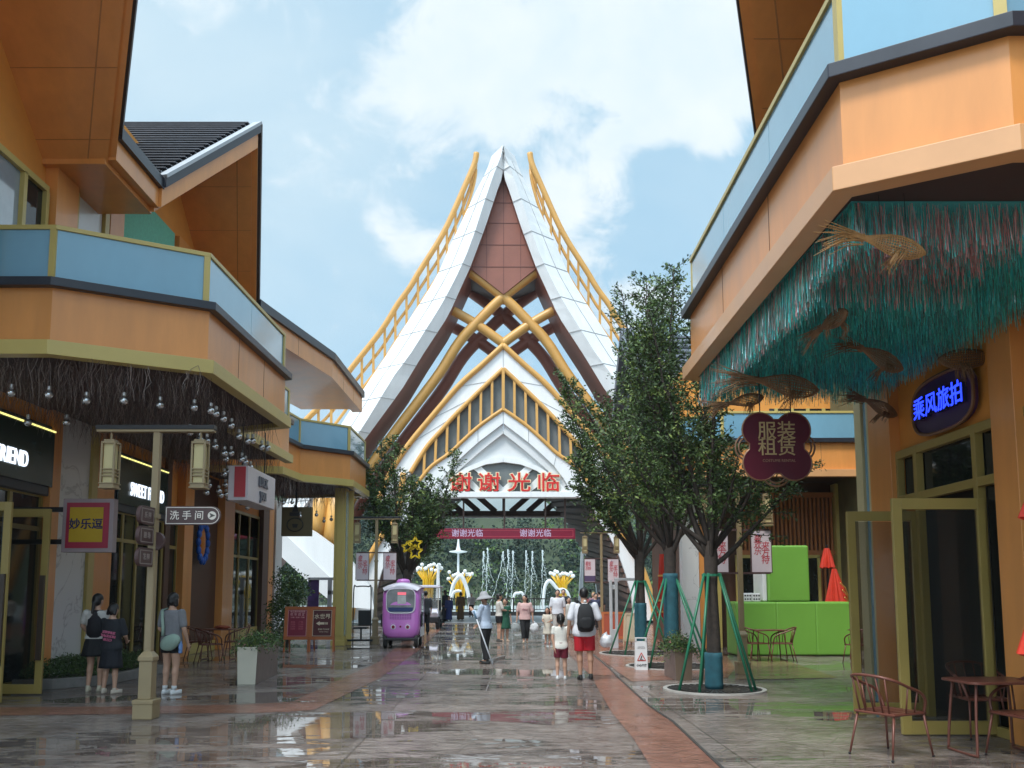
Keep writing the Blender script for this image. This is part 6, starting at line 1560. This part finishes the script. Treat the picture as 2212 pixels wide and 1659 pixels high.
for px, top, lb_ in [(958, 925, 'first'), (1000, 888, 'second'), (1160, 925, 'arching'), (1213, 905, 'fourth'), (1263, 920, 'fifth'), (1400, 915, 'sixth'), (1463, 922, 'seventh'), (1570, 912, 'last')]:
    Y = 95; tp_ = at(*r3(px, top), Y); t = thing('fountain_jet', 'white fountain jet rising from the pool, %s from the left of the row' % lb_ if lb_ not in ('arching', 'last') else ('white fountain jet leaning over at its top, third from the left' if lb_ == 'arching' else 'white fountain jet at the right end of the row'), 'fountain', (tp_.x, Y, 0), 0, 'fountain jets in the pool')
    b = MB(); n = 26; lean = -1.7 if lb_ == 'arching' else -.25
    for side in (0, 1):
        pts = []; rad = []
        for i in range(n):
            f = i / (n - 1); x = tp_.x + (lean * (1 - f) ** 1.6 if side == 0 else .9 * (1 - f) ** 2 * (1 if lb_ == 'arching' else .7)) + jr.gauss(0, .04)
            pts.append(Vector((x, Y + jr.gauss(0, .04), -.1 + (tp_.z + .1) * (f if side == 0 else (.45 + .55 * f))))); rad.append(max(.01, (.022 if side == 0 else .014) + .05 * f ** 4 + jr.gauss(0, .008)))
        b.tube(pts, rad, 6)
    for _ in range(90):
        f = jr.random() ** .6; b.sphere((tp_.x + jr.gauss(.25, .25) * (1.2 - f), Y + jr.gauss(0, .3), tp_.z * f), jr.uniform(.015, .045), 5, 4)
    b.build('spray', wj, t, smooth=True, fix=False)
# ================================================================= people
skin_m = mat('skin', (.50, .29, .20), .55, 0, .06, 8); skin2 = mat('skin_tan', (.40, .22, .145), .55, 0, .06, 8)
hairm = mat('hair_black', (.012, .010, .010), .45, 0, .3, 20)
def cloth(name, col, var=.1): return mat('cloth_' + name, col, .8, 0, var, 9, .25, 35)
def remesh(b, name, m, parent, vox, smooth_it=2):
    o = b.build(name, m, parent, world=False)
    md = o.modifiers.new('r', 'REMESH'); md.mode = 'VOXEL'; md.voxel_size = vox
    s = o.modifiers.new('s', 'SMOOTH'); s.iterations = smooth_it; s.factor = .5
    bpy.context.view_layer.update()
    me = bpy.data.meshes.new_from_object(o.evaluated_get(bpy.context.evaluated_depsgraph_get()))
    o.modifiers.clear(); old = o.data; o.data = me; me.name = name; bpy.data.meshes.remove(old)
    for p in me.polygons: p.use_smooth = True
    return o
def cap(b, p, q, r0, r1, n=12):
    p, q = Vector(p), Vector(q); d = q - p
    pts = [p - d.normalized() * r0 * .85, p - d.normalized() * r0 * .5, p, p.lerp(q, .5), q, q + d.normalized() * r1 * .5, q + d.normalized() * r1 * .85]
    b.tube(pts, [r0 * .45, r0 * .86, r0, (r0 + r1) / 2, r1, r1 * .86, r1 * .45], n)
def oval(c, rx, ry, n=18): return [(c[0] + rx * math.cos(2 * math.pi * i / n), c[1] + ry * math.sin(2 * math.pi * i / n), c[2]) for i in range(n)]
def person(label, loc, rz, H, top, bottom, pose=None, hair='short', shoes=(.6, .6, .6), skin=None, head=1.0, sleeve=.5, hem=.50, low='shorts', low_len=.38, socks=False, wide=1.0, turn=0.0, group=None, vox=None, face=True, topstyle='tee', hairc=None, nod=0.0, brim=None):
    """a standing figure facing +Y, all joints as fractions of the height"""
    t = thing('person', label, 'person', loc, rz, group); sk = skin or skin_m; vx = vox or .011 * H / 1.65; h = H
    J = dict(hipL=(.052, 0, .50), hipR=(-.052, 0, .50), kneeL=(.056, .012, .28), kneeR=(-.056, .012, .28), ankL=(.056, -.005, .045), ankR=(-.056, -.005, .045),
             shL=(.105 * wide, 0, .805), shR=(-.105 * wide, 0, .805), elL=(.135 * wide, -.01, .635), elR=(-.135 * wide, -.01, .635), wrL=(.14 * wide, .03, .49), wrR=(-.14 * wide, .03, .49), toeL=(.068, .085, .018), toeR=(-.068, .085, .018), lean=(0, 0, 0))
    if pose: J.update(pose)
    V = {k: Vector(v) * h for k, v in J.items()}; ln = V['lean']
    V_ = lambda k: V[k]
    def up(v, f): return Vector(v) + ln * f
    b = MB()
    # torso: one loft from crotch to neck
    T = [(0, .465, .070, .058), (0, .50, .093, .066), (0, .54, .094, .064), (.006, .60, .080, .056), (.008, .66, .086, .060), (.008, .72, .098, .064), (.004, .775, .102, .060), (0, .81, .085, .050), (-.002, .83, .045, .040), (-.002, .85, .031, .033), (.004, .88, .030, .033)]
    f_ = lambda z: max(0, min(1, (z - .5) / .35))
    b.loft([oval((ln.x * f_(z), y * h + ln.y * f_(z), z * h), rx * h * wide, ry * h * (1 + .3 * (wide - 1))) for y, z, rx, ry in T])
    Rz = Matrix.Rotation(turn, 3, 'Z') @ Matrix.Rotation(nod, 3, 'X'); hc = Vector((ln.x, ln.y + .010 * h, .932 * h)); hs = head
    hc.z += (hs - 1) * .06 * h
    def hp(x, y, z): return hc + Rz @ Vector((x * h * hs, y * h * hs, z * h * hs))
    b.sphere(hc, (.047 * h * hs, .057 * h * hs, .066 * h * hs), 18, 14, 0, Rz); b.sphere(hp(0, .012, -.030), (.038 * h * hs, .042 * h * hs, .040 * h * hs), 14, 10, 0, Rz)
    b.sphere(hp(0, .057, -.010), (.008 * h * hs, .012 * h * hs, .014 * h * hs), 8, 6, 0, Rz)
    for s in (1, -1): b.sphere(hp(s * .048, -.002, -.006), (.007 * h * hs, .012 * h * hs, .018 * h * hs), 8, 6, 0, Rz)
    for s, n in ((1, 'L'), (-1, 'R')):
        sh, el, wr = up(V_('sh' + n), 1), up(V_('el' + n), .6), up(V_('wr' + n), .5)
        cap(b, sh, el, .030 * h, .024 * h); cap(b, el, wr, .024 * h, .016 * h)
        fd = (wr - el).normalized(); sd_ = Vector((0, 1, 0)); sd_ = (sd_ - fd * sd_.dot(fd)).normalized(); pn = fd.cross(sd_)
        pc = wr + fd * .028 * h; b.sphere(pc, (.013 * h, .024 * h, .030 * h), 10, 8, 0, Matrix((pn, sd_, -fd)).transposed())
        for k in range(4):
            a0 = pc + fd * .020 * h + sd_ * (.0155 - .0103 * k) * h; L1 = (.026, .030, .028, .021)[k] * h; a1 = a0 + fd * L1 + pn * (-s) * .004 * h; a2 = a1 + fd * L1 * .55 + pn * (-s) * .010 * h
            b.tube([a0, a1, a2], [.0054 * h, .0050 * h, .0042 * h], 8)
        th = pc + sd_ * .018 * h; b.tube([th, th + sd_ * .014 * h + fd * .016 * h, th + sd_ * .018 * h + fd * .034 * h], [.0065 * h, .006 * h, .005 * h], 8)
        hip, kn, an = V_('hip' + n), V_('knee' + n), V_('ank' + n)
        cap(b, hip, kn, .052 * h * (1 + .4 * (wide - 1)), .034 * h); md = kn.lerp(an, .3); cap(b, kn, md + Vector((0, -.006 * h, 0)), .032 * h, .033 * h); cap(b, md, an, .032 * h, .019 * h)
        cap(b, an, V_('toe' + n), .02 * h, .014 * h)
    body = remesh(b, 'body', sk, t, vx)
    if face:
        e = MB()
        for s in (1, -1): e.sphere(hp(s * .019, .050, .004), (.0075 * h * hs, .004 * h * hs, .004 * h * hs), 8, 6, 0, Rz)
        e.build('eyes', hairm, body, world=False)
        e = MB(); e.sphere(hp(0, .053, -.036), (.013 * h * hs, .004 * h * hs, .0035 * h * hs), 8, 6, 0, Rz); e.build('mouth', mat('lip', (.3, .09, .08), .5), body, world=False)
    # top
    if top is not None:
        g = .012 * h; b = MB(); flare = .012 if topstyle == 'loose' else .004
        rings = []
        for y, z, rx, ry in T:
            if z < hem - .02 or z > .845: continue
            rings.append(oval((ln.x * f_(z), y * h + ln.y * f_(z), z * h), rx * h * wide + g + flare * h * max(0, (.75 - z) / .25) + .006 * h, ry * h + g + flare * h * max(0, (.75 - z) / .25)))
        z = hem; y0 = rings[0]
        rx = max(p[0] for p in y0) - sum(p[0] for p in y0) / 18; ry = max(p[1] for p in y0) - sum(p[1] for p in y0) / 18
        rings.insert(0, oval((ln.x * f_(z), ln.y * f_(z), z * h), rx + .004 * h, ry + .004 * h))
        b.loft(rings)
        for n in 'LR':
            sh, el, wr = up(V_('sh' + n), 1), up(V_('el' + n), .6), up(V_('wr' + n), .5)
            if sleeve <= 0: continue
            k = min(1, sleeve * 2); cap(b, sh, sh.lerp(el, k * .92), .030 * h + g * .9, .026 * h + g * (1.15 if topstyle == 'loose' else 1.0))
            if sleeve > .5: cap(b, el, el.lerp(wr, (sleeve - .5) * 2), .025 * h + g, .020 * h + g)
        remesh(b, 'shirt', top, t, vx, 2)
    if bottom is not None:
        g = .010 * h; b = MB()
        if low in ('shorts', 'pants'):
            b.loft([oval((0, 0, z * h), rx * h * (1 + .6 * (wide - 1)) + g, ry * h + g) for z, rx, ry in ((.455, .085, .062), (.50, .096, .068), (.54, .094, .066), (.585, .084, .06))])
            for n in 'LR':
                hip, kn, an = V_('hip' + n), V_('knee' + n), V_('ank' + n)
                if low == 'shorts':
                    f = (.5 - low_len) / .22; e = hip.lerp(kn, f); b.tube([hip + Vector((0, 0, .02 * h)), hip.lerp(e, .5), e], [.056 * h + g, .052 * h + g * .9, .048 * h + g * 1.0], 16)
                else: cap(b, hip, kn, .053 * h + g, .038 * h + g); b.tube([kn, kn.lerp(an, .5), kn.lerp(an, .93 if low_len < .1 else .75)], [.037 * h + g, .034 * h + g, .030 * h + g * 1.4], 14)
        else:
            n_ = 36; zt = hem + .10 if low == 'dress' else .59; w0 = .082; rings = []
            for i in range(9):
                f = i / 8; z = zt + (low_len - zt) * f; rx = (.092 + .045 * f) if f > .2 else .088 + .012 * f; pl = .006 * (f > .3)
                rings.append([((rx + pl * math.sin(j * math.pi * 2 / 3)) * h * math.cos(2 * math.pi * j / n_), (rx * .80 + pl * math.sin(j * math.pi * 2 / 3)) * h * math.sin(2 * math.pi * j / n_) + .005 * h, z * h) for j in range(n_)])
            b.loft(list(reversed(rings)))
        nm = {'shorts': 'shorts', 'pants': 'trousers', 'skirt': 'skirt', 'dress': 'dress_skirt'}[low]
        if low in ('shorts', 'pants'): remesh(b, nm, bottom, t, vx, 2)
        else: b.build(nm, bottom, t, smooth=True, world=False)
    for n in 'LR':
        an, to = V_('ank' + n), V_('toe' + n); d = (to - an); d.z = 0; d.normalize(); b = MB(); r = Matrix.Rotation(math.atan2(-d.x, d.y), 3, 'Z'); lift = an.z - .045 * h
        c = Vector((an.x, an.y, lift)) + d * .028 * h
        b.loft([[c + r @ Vector((x * wx * h, y * h, z * h)) for x, y in [(math.cos(2 * math.pi * i / 16) * .026, math.sin(2 * math.pi * i / 16) * .072) for i in range(16)]] for z, wx in ((.0, .95), (.012, 1.03), (.03, .95), (.040, .6))])
        cap(b, c - d * .035 * h + Vector((0, 0, .02 * h)), an + Vector((0, 0, .004 * h)), .021 * h, .022 * h)
        b.build('shoe', mat('shoe_%d_%d_%d' % tuple(int(x * 99) for x in shoes), shoes, .55), t, smooth=True, world=False, fix=False)
        if socks: b = MB(); b.tube([an, an.lerp(V_('knee' + n), .16)], [.024 * h, .026 * h], 12); b.build('sock', mat('sock_white', (.6, .6, .6), .8), t, smooth=True, world=False)
    hm = hairc or hairm; b = MB()
    b.sphere(hp(0, -.010, .014), (.052 * h * hs, .060 * h * hs, .060 * h * hs), 18, 14, 0, Rz)
    if hair != 'short': b.sphere(hp(0, -.022, -.015), (.050 * h * hs, .046 * h * hs, .050 * h * hs), 14, 10, 0, Rz)
    else: b.sphere(hp(0, -.022, -.008), (.045 * h * hs, .042 * h * hs, .042 * h * hs), 14, 10, 0, Rz)
    if hair == 'ponytail':
        cap(b, hp(0, -.060, .018), hp(0, -.085, -.015), .017 * h, .020 * h); cap(b, hp(0, -.085, -.015), hp(.004, -.075, -.10), .022 * h, .010 * h)
    if hair == 'low_ponytail': cap(b, hp(0, -.055, -.035), hp(.004, -.060, -.14), .022 * h, .013 * h)
    if hair == 'long':
        for x in (-.03, 0, .03): cap(b, hp(x, -.030, -.02), hp(x * 1.1, -.035, -.13), .026 * h, .022 * h)
    if hair == 'bob':
        for x in (-.036, 0, .036): cap(b, hp(x, -.024, 0), hp(x * 1.1, -.02, -.055), .024 * h, .020 * h)
    if hair == 'bun': b.sphere(hp(0, -.068, .03), .022 * h, 12, 8)
    if hair == 'twin':
        for s in (1, -1): cap(b, hp(s * .05, -.02, -.01), hp(s * .062, -.025, -.10), .018 * h, .010 * h)
    remesh(b, 'hair', hm, t, vx * .8, 2)
    if brim:
        b = MB(); b.lathe([(.02 * h, .078 * h), (.048 * h, .068 * h), (.062 * h, .028 * h), (.066 * h, .014 * h), (.10 * h, -.006 * h), (.128 * h, -.034 * h), (.126 * h, -.038 * h), (.064 * h, .006 * h)], hp(0, -.005, .012), 28, 0, Rz)
        b.build('sun_hat', brim, t, smooth=True, world=False)
    return t
def carry_bag(label, loc, col, r, knot, group=None, alpha=.75):
    t = thing('plastic_bag', label, 'bag', loc, 0, group); b = MB(); b.sphere((0, 0, 0), (r, r * .7, r * 1.05), 20, 14)
    for v in b.v: v += v.normalized() * (r * .22 * noise.noise(v * (4 / r) * .5 + Vector((loc[0] * 3, 0, 0)))) if v.length > 0 else Vector()
    b.tube([(0, 0, r * .8), (.01, 0, r * 1.3), knot], [r * .3, .02, .012], 8)
    b.build('bag', mat('bag_film_%s' % label[:5], col, .25, 0, .15, 18, .6, 30, alpha=alpha), t, smooth=True, world=False); return t
def P(u, v): return atz(u, v)
# --- left front group
w1 = person('person with dark hair and white sleeved dark top, black skirt, by the hedge at left', P(202, 1493), R(8), 1.60, cloth('lace_white', (.52, .50, .47), .2), cloth('black_skirt', (.012, .012, .014)), dict(elL=(.155, .03, .66), wrL=(.09, .12, .60), elR=(-.15, .03, .67), wrR=(-.10, .10, .58), kneeR=(-.05, .03, .28)), 'low_ponytail', (.55, .5, .38), None, 1.02, .36, .54, 'skirt', .36, nod=R(-12), turn=R(-20))
b = MB(); b.loft([oval((0, .006, z * 1.6), rx * 1.6, ry * 1.6) for z, rx, ry in ((.55, .097, .082), (.66, .100, .083), (.74, .098, .083), (.80, .060, .072), (.835, .052, .058))]); b.build('vest', cloth('black_vest', (.014, .012, .016)), w1, smooth=True, world=False)
w2 = person('person in an oversized black tee with pink back print and long dark pleated skirt', P(236, 1497), R(-12), 1.44, cloth('black_tee', (.016, .018, .024)), cloth('navy_pleats', (.010, .011, .017)), dict(elL=(.15, .03, .64), wrL=(.10, .13, .58), elR=(-.14, .04, .66), wrR=(-.07, .14, .62), ankR=(-.07, -.01, .045), toeR=(-.10, .07, .018), ankL=(.07, -.01, .045), toeL=(.10, .07, .018)), 'bob', (.55, .48, .40), None, 1.05, .44, .46, 'skirt', .28, topstyle='loose', wide=1.08, nod=R(-22))
pp_ = mat('print_pink', (.62, .16, .28), .6); rb_ = Matrix(((-1, 0, 0), (0, 0, 1), (0, 1, 0)))
text('back_print', 'SUMMER\nHOLIDAY\nCLUB', .062, (.03, -.137, .92), rb_ @ Matrix.Rotation(R(8), 3, 'Z'), pp_, w2, .012, .0, False, line=.95)
w3 = person('person in grey tee, black shorts and white shoes with green sling bag', P(366, 1499), R(-20), 1.62, cloth('grey_tee', (.19, .19, .205)), cloth('black_shorts', (.010, .010, .012)), dict(elR=(-.15, .0, .64), wrR=(-.12, .10, .56), elL=(.15, .0, .64), wrL=(.15, .06, .50)), 'bob', (.66, .66, .66), None, 1.02, .40, .50, 'shorts', .405, True, 1.06, R(8))
sling = thing('sling_bag', 'pale green cloth sling bag worn across the back of the grey tee', 'bag', w3.location, w3.rotation_euler.z); slm = cloth('sage', (.26, .35, .29))
b = MB(); b.sphere((.10, -.145, .83), (.20, .075, .125), 20, 14, 0, Matrix.Rotation(R(-22), 3, 'Y'))
for v in b.v: v += Vector((0, -.012, .01)) * noise.noise(v * 9)
b.build('bag', slm, sling, smooth=True, world=False)
b = MB(); b.tube([(-.13, -.085, 1.34), (-.09, -.130, 1.22), (-.06, -.140, 1.08), (-.05, -.150, .93)], .024, 8, flat=.35); b.tube([(-.13, -.085, 1.34), (-.125, .02, 1.375), (-.10, .09, 1.30)], .024, 8, flat=.35); b.build('strap', slm, sling, smooth=True, world=False)
b = MB(); b.lathe([(.03, 0), (.032, .02), (.032, .14), (.014, .17), (.014, .19)], (.27, -.10, .66), 14); b.build('bottle', mat('bottle_blue', (.16, .28, .55), .2, alpha=.8), sling, smooth=True, world=False)
# --- sweeper
sw_ = person('person in pale blue shirt, black trousers and grey sun hat sweeping the wet paving', P(1050, 1434), R(68), 1.62, cloth('pale_blue', (.44, .52, .64)), cloth('black_trousers', (.011, .011, .013)), dict(lean=(0, .025, 0), elR=(-.12, .06, .66), wrR=(-.06, .165, .745), elL=(.14, .02, .66), wrL=(.10, .15, .545), kneeL=(.055, .03, .28), ankL=(.055, .03, .045), toeL=(.06, .12, .018), ankR=(-.05, -.04, .05), toeR=(-.055, .05, .018)), 'short', (.012, .012, .012), skin2, 1.0, .92, .50, 'pants', .05, topstyle='loose', wide=1.05, nod=R(-8), brim=cloth('grey_hat', (.34, .335, .35)))
a_ = Matrix.Rotation(R(68), 4, 'Z'); hand = sw_.location + (a_ @ Vector((-.06 * 1.62, .185 * 1.62 + .02, .755 * 1.62))); hand2 = sw_.location + (a_ @ Vector((.10 * 1.62, .17 * 1.62, .535 * 1.62)))
sq = thing('squeegee', 'long white handled floor squeegee held by the sweeper', 'squeegee', P(1062, 1430)); top_ = at(1024, 1322, 18.9); bot = at(1064, 1416, 18.6); bot.z = .10
b = MB(); b.tube([top_, top_.lerp(bot, .5), bot], .014, 8); b.build('handle', mat('handle_white', (.62, .64, .68), .35), sq, smooth=True)
b = MB(); b.tube([top_ + (top_ - bot).normalized() * .02, top_.lerp(bot, .14)], .018, 8); b.build('grip', mat('grip_blue', (.06, .14, .22), .5), sq, smooth=True)
b = MB(); e0, e1 = P(1044, 1434), P(1090, 1422); b.bar(e0 + Vector((0, 0, .035)), e1 + Vector((0, 0, .035)), .03, .06); b.tube([bot, e0.lerp(e1, .43) + Vector((0, 0, .06))], .014, 6); b.build('blade', mat('aluminium', (.45, .46, .47), .35, .7), sq)
# --- man with backpack and girl
man = person('person in white tee and red shorts walking away, holding a child by the hand', P(1263, 1469), R(2), 1.74, cloth('white_tee', (.66, .66, .70)), cloth('red_shorts', (.42, .008, .016)), dict(elL=(-.0, 0, 0), wrL=(0, 0, 0)), 'short', (.014, .014, .014), skin2, .98, .46, .475, 'shorts', .315, wide=1.10, topstyle='loose') if False else None
man = person('person in white tee and red shorts walking away, holding a child by the hand', P(1263, 1469), R(2), 1.72, cloth('white_tee', (.66, .66, .70)), cloth('red_shorts', (.45, .008, .018)), dict(elL=(.165, -.02, .645), wrL=(.185, .03, .50), elR=(-.160, -.02, .645), wrR=(-.175, .01, .49), kneeL=(.06, -.02, .28), ankL=(.062, -.05, .06), toeL=(.07, .03, .018), kneeR=(-.05, .02, .28), ankR=(-.045, .0, .045), toeR=(-.055, .09, .018)), 'short', (.014, .014, .014), skin2, .98, .46, .47, 'shorts', .315, wide=1.10, topstyle='loose')
# note: figures facing +Y show their right hand on the -X side
bp = thing('backpack', 'black backpack worn by the person in red shorts', 'backpack', man.location, R(2)); bkm = cloth('black_nylon', (.013, .013, .015))
b = MB(); b.loft([[(x * 1.0, -.115 - .11 * w_ + y * .10 * w_, z) for x, y in sup(.155 * w_, 1, 24, 3)] for z, w_ in ((.90, .55), (.93, .9), (1.05, 1.05), (1.2, 1.0), (1.34, .82), (1.42, .5))]); b.build('pack', bkm, bp, smooth=True, world=False)
b = MB(); b.loft([[(x, -.30 + y * .045, z) for x, y in sup(.11 * w_, 1, 20, 3)] for z, w_ in ((.95, .6), (1.0, 1), (1.12, 1.0), (1.17, .6))]); b.build('front_pocket', bkm, bp, smooth=True, world=False)
for s in (1, -1): b = MB(); b.tube([(s * .06, -.10, 1.41), (s * .115, -.06, 1.475), (s * .115, .05, 1.46), (s * .12, .11, 1.30)], .028, 8, flat=.35); b.build('strap', bkm, bp, smooth=True, world=False)
b = MB(); b.cbox((0, -.262, 1.235), (.06, .004, .012)); b.build('logo_bar', mat('pale_stitch', (.6, .6, .6), .5), bp, world=False); b = MB(); b.sphere((-.145, -.21, 1.08), (.03, .02, .06), 10, 8); b.sphere((0, -.16, 1.46), (.03, .015, .03), 10, 8); b.build('tag', mat('pale_stitch', (.6, .6, .6)), bp, smooth=True, world=False)
hx = man.location + Vector((.185 * 1.72 + .0, .05, .46 * 1.72))
carry_bag('white knotted plastic bag hanging from the hand of the person in red shorts', hx + Vector((.10, .02, -.07)), (.74, .75, .77), .12, (-.08, 0, .10), None, .85)
kid = person('child with black ponytail, white top and dark red shorts, walking away', P(1212, 1468), R(-3), 1.19, cloth('cream_top', (.66, .64, .58)), cloth('maroon_shorts', (.12, .006, .02)), dict(elR=(-.125, -.02, .64), wrR=(-.11, -.03, .48), elL=(-.0, 0, 0)), 'ponytail', (.66, .66, .66)) if False else None
kid = person('child with black ponytail, white top and dark red shorts, walking away', P(1212, 1468), R(-3), 1.19, cloth('cream_top', (.66, .64, .58)), cloth('maroon_shorts', (.13, .006, .02)), dict(elR=(-.13, -.02, .645), wrR=(-.10, -.04, .49), elL=(.175, .0, .665), wrL=(.255, .06, .645), kneeL=(.06, .02, .27), ankL=(.065, .02, .045), ankR=(-.055, -.03, .05), toeR=(-.06, .06, .02)), 'ponytail', (.66, .66, .66), None, 1.28, .26, .485, 'shorts', .345, wide=1.04)
# --- middle group
person('person in white top and black shorts talking with the child in green', P(1078, 1386), R(-75), 1.60, cloth('white_blouse', (.60, .57, .52)), cloth('black_shorts', (.010, .010, .012)), dict(elL=(.13, .05, .66), wrL=(.08, .16, .64), elR=(-.14, .0, .64), wrR=(-.14, .06, .50)), 'bun', (.05, .045, .04), None, 1, .42, .53, 'shorts', .39, nod=R(-6))
person('child in a dark green dress looking aside beside the person in black shorts', P(1091, 1386), R(200), 1.42, cloth('green_dress', (.012, .085, .048)), cloth('green_dress', (.012, .085, .048)), dict(), 'short', (.45, .36, .28), None, 1.1, .4, .5, 'dress', .30, turn=R(-45), hairc=mat('hair_brown', (.05, .03, .022), .5))
pk = person('person in pink tee and black trousers carrying plastic bags, walking to the camera', P(1134, 1390), R(180), 1.56, cloth('pink_tee', (.62, .40, .38)), cloth('black_trousers', (.011, .011, .013)), dict(elL=(.155, -.01, .64), wrL=(.165, .0, .49), elR=(-.155, -.01, .64), wrR=(-.165, .0, .49), kneeL=(.035, .05, .28), ankL=(.025, .06, .05), toeL=(.03, .14, .02), kneeR=(-.05, -.0, .28), ankR=(-.04, -.06, .05), toeR=(-.045, .03, .02)), 'long', (.45, .36, .26), None, 1.0, .44, .49, 'pants', .2, wide=1.05, topstyle='loose', turn=R(-35))
text('shirt_print', 'dear', .10, (.0, .135, 1.09), rb_ @ Matrix.Identity(3), mat('print_rose', (.35, .14, .16), .7), pk, .006, .0, False)
pl_ = pk.location; carry_bag('clear plastic bag with dark print carried low by the person in pink tee', pl_ + Vector((-.30, 0, .52)), (.42, .45, .45), .15, (.03, 0, .21), 'plastic bags carried by the person in pink', .6); carry_bag('white plastic bag with red goods carried by the person in pink tee', pl_ + Vector((.30, 0, .50)), (.66, .58, .58), .15, (-.03, 0, .22), 'plastic bags carried by the person in pink', .8)
person('small child with long dark hair in cream dress walking to the camera', P(1183, 1391), R(165), 1.12, cloth('cream_dress', (.60, .55, .46)), cloth('cream_dress', (.60, .55, .46)), dict(elL=(.135, .04, .66), wrL=(.09, .14, .63), elR=(-.135, .04, .66), wrR=(-.07, .14, .63)), 'twin', (.4, .2, .18), None, 1.28, .36, .5, 'dress', .27)
person('person in white tee and pale trousers with a shoulder strap, walking to the camera', P(1205, 1378), R(178), 1.74, cloth('white_tee2', (.66, .67, .72)), cloth('pale_trousers', (.42, .39, .36)), dict(kneeL=(.05, .04, .28), ankL=(.05, .05, .05), toeL=(.06, .13, .02)), 'short', (.5, .5, .5), None, 1, .46, .49, 'pants', .05, wide=1.06, topstyle='loose')
person('person in a pale grey dress half hidden beside the white tee', P(1229, 1376), R(185), 1.45, cloth('pale_grey', (.50, .49, .45)), cloth('pale_grey', (.50, .49, .45)), dict(), 'bob', (.5, .5, .5), None, 1.08, .5, .5, 'dress', .28)
# --- far group along the railing
def far(label, u, Y, rz, H, c1, c2, low='pants', ll=.05, hair='short', **k):
    x = (u - CX) / F * (Y * math.cos(PITCH)) * 1.01; return person(label, Vector((x, Y, 0)), R(rz), H, c1, c2, k.pop('pose', dict()), hair, (.03, .03, .03), k.pop('skin', None), 1, k.pop('sleeve', .5), .5, low, ll, vox=.020, face=False, **k)
far('person in dark clothes standing by the golf cart', 921, 33.5, 20, 1.70, cloth('charcoal', (.05, .05, .055)), cloth('black_trousers', (.011, .011, .013)), hairc=None)
far('person in a long dark robe near the railing left of the sweeper', 963, 50, 60, 1.78, cloth('dark_robe', (.022, .022, .03)), cloth('dark_robe', (.022, .022, .03)), 'dress', .04, 'long', sleeve=.95)
far('person in a deep blue wrap standing beside the long dark robe', 971, 49.5, 190, 1.45, cloth('deep_blue', (.02, .03, .12)), cloth('deep_blue', (.02, .03, .12)), 'dress', .06, 'bob', sleeve=.9)
far('person in a brown robe standing near the railing', 996, 52, 10, 1.68, cloth('brown_robe', (.17, .10, .05)), cloth('brown_robe', (.17, .10, .05)), 'dress', .03, 'bob', sleeve=.9)
far('person with pale top and dark trousers leaning at the railing', 1019, 58, 170, 1.62, cloth('pale_pink', (.5, .42, .40)), cloth('brown_trousers', (.06, .03, .028)))
far('person in black seen behind the white tee', 1216, 36, 175, 1.78, cloth('black_tee', (.016, .018, .024)), cloth('black_trousers', (.011, .011, .013)))
far('person in dark blue standing right of the backpack in the distance', 1284, 38, 200, 1.60, cloth('dusk_blue', (.04, .045, .09)), cloth('black_trousers', (.011, .011, .013)))
far('person with fair brown hair among the far group at the passage foot', 1280, 41, 160, 1.66, cloth('mauve_top', (.22, .12, .14)), cloth('brown_trousers', (.06, .03, .028)), 'pants', .05, 'bob', hairc=mat('hair_fair', (.30, .17, .07), .5))
far('person all in black at the passage foot next to the lamp post', 1293, 39, 20, 1.74, cloth('black_tee', (.016, .018, .024)), cloth('black_trousers', (.011, .011, .013)))

# ================================================================= air
hz_m = bpy.data.materials.new('haze'); hz_m.use_nodes = True; n_ = hz_m.node_tree.nodes
for x in list(n_):
    if x.type != 'OUTPUT_MATERIAL': n_.remove(x)
pv = n_.new('ShaderNodeVolumePrincipled'); pv.inputs['Color'].default_value = (.74, .86, .92, 1); pv.inputs['Density'].default_value = .0003
hz_m.node_tree.links.new(pv.outputs[0], n_['Material Output'].inputs['Volume'])
b = MB(); b.box(-405, 405, -62, 345, -1.8, 110); o = b.build('haze', hz_m); tag(o, 'thin damp air over the whole street and hillside', 'haze', kind='stuff')
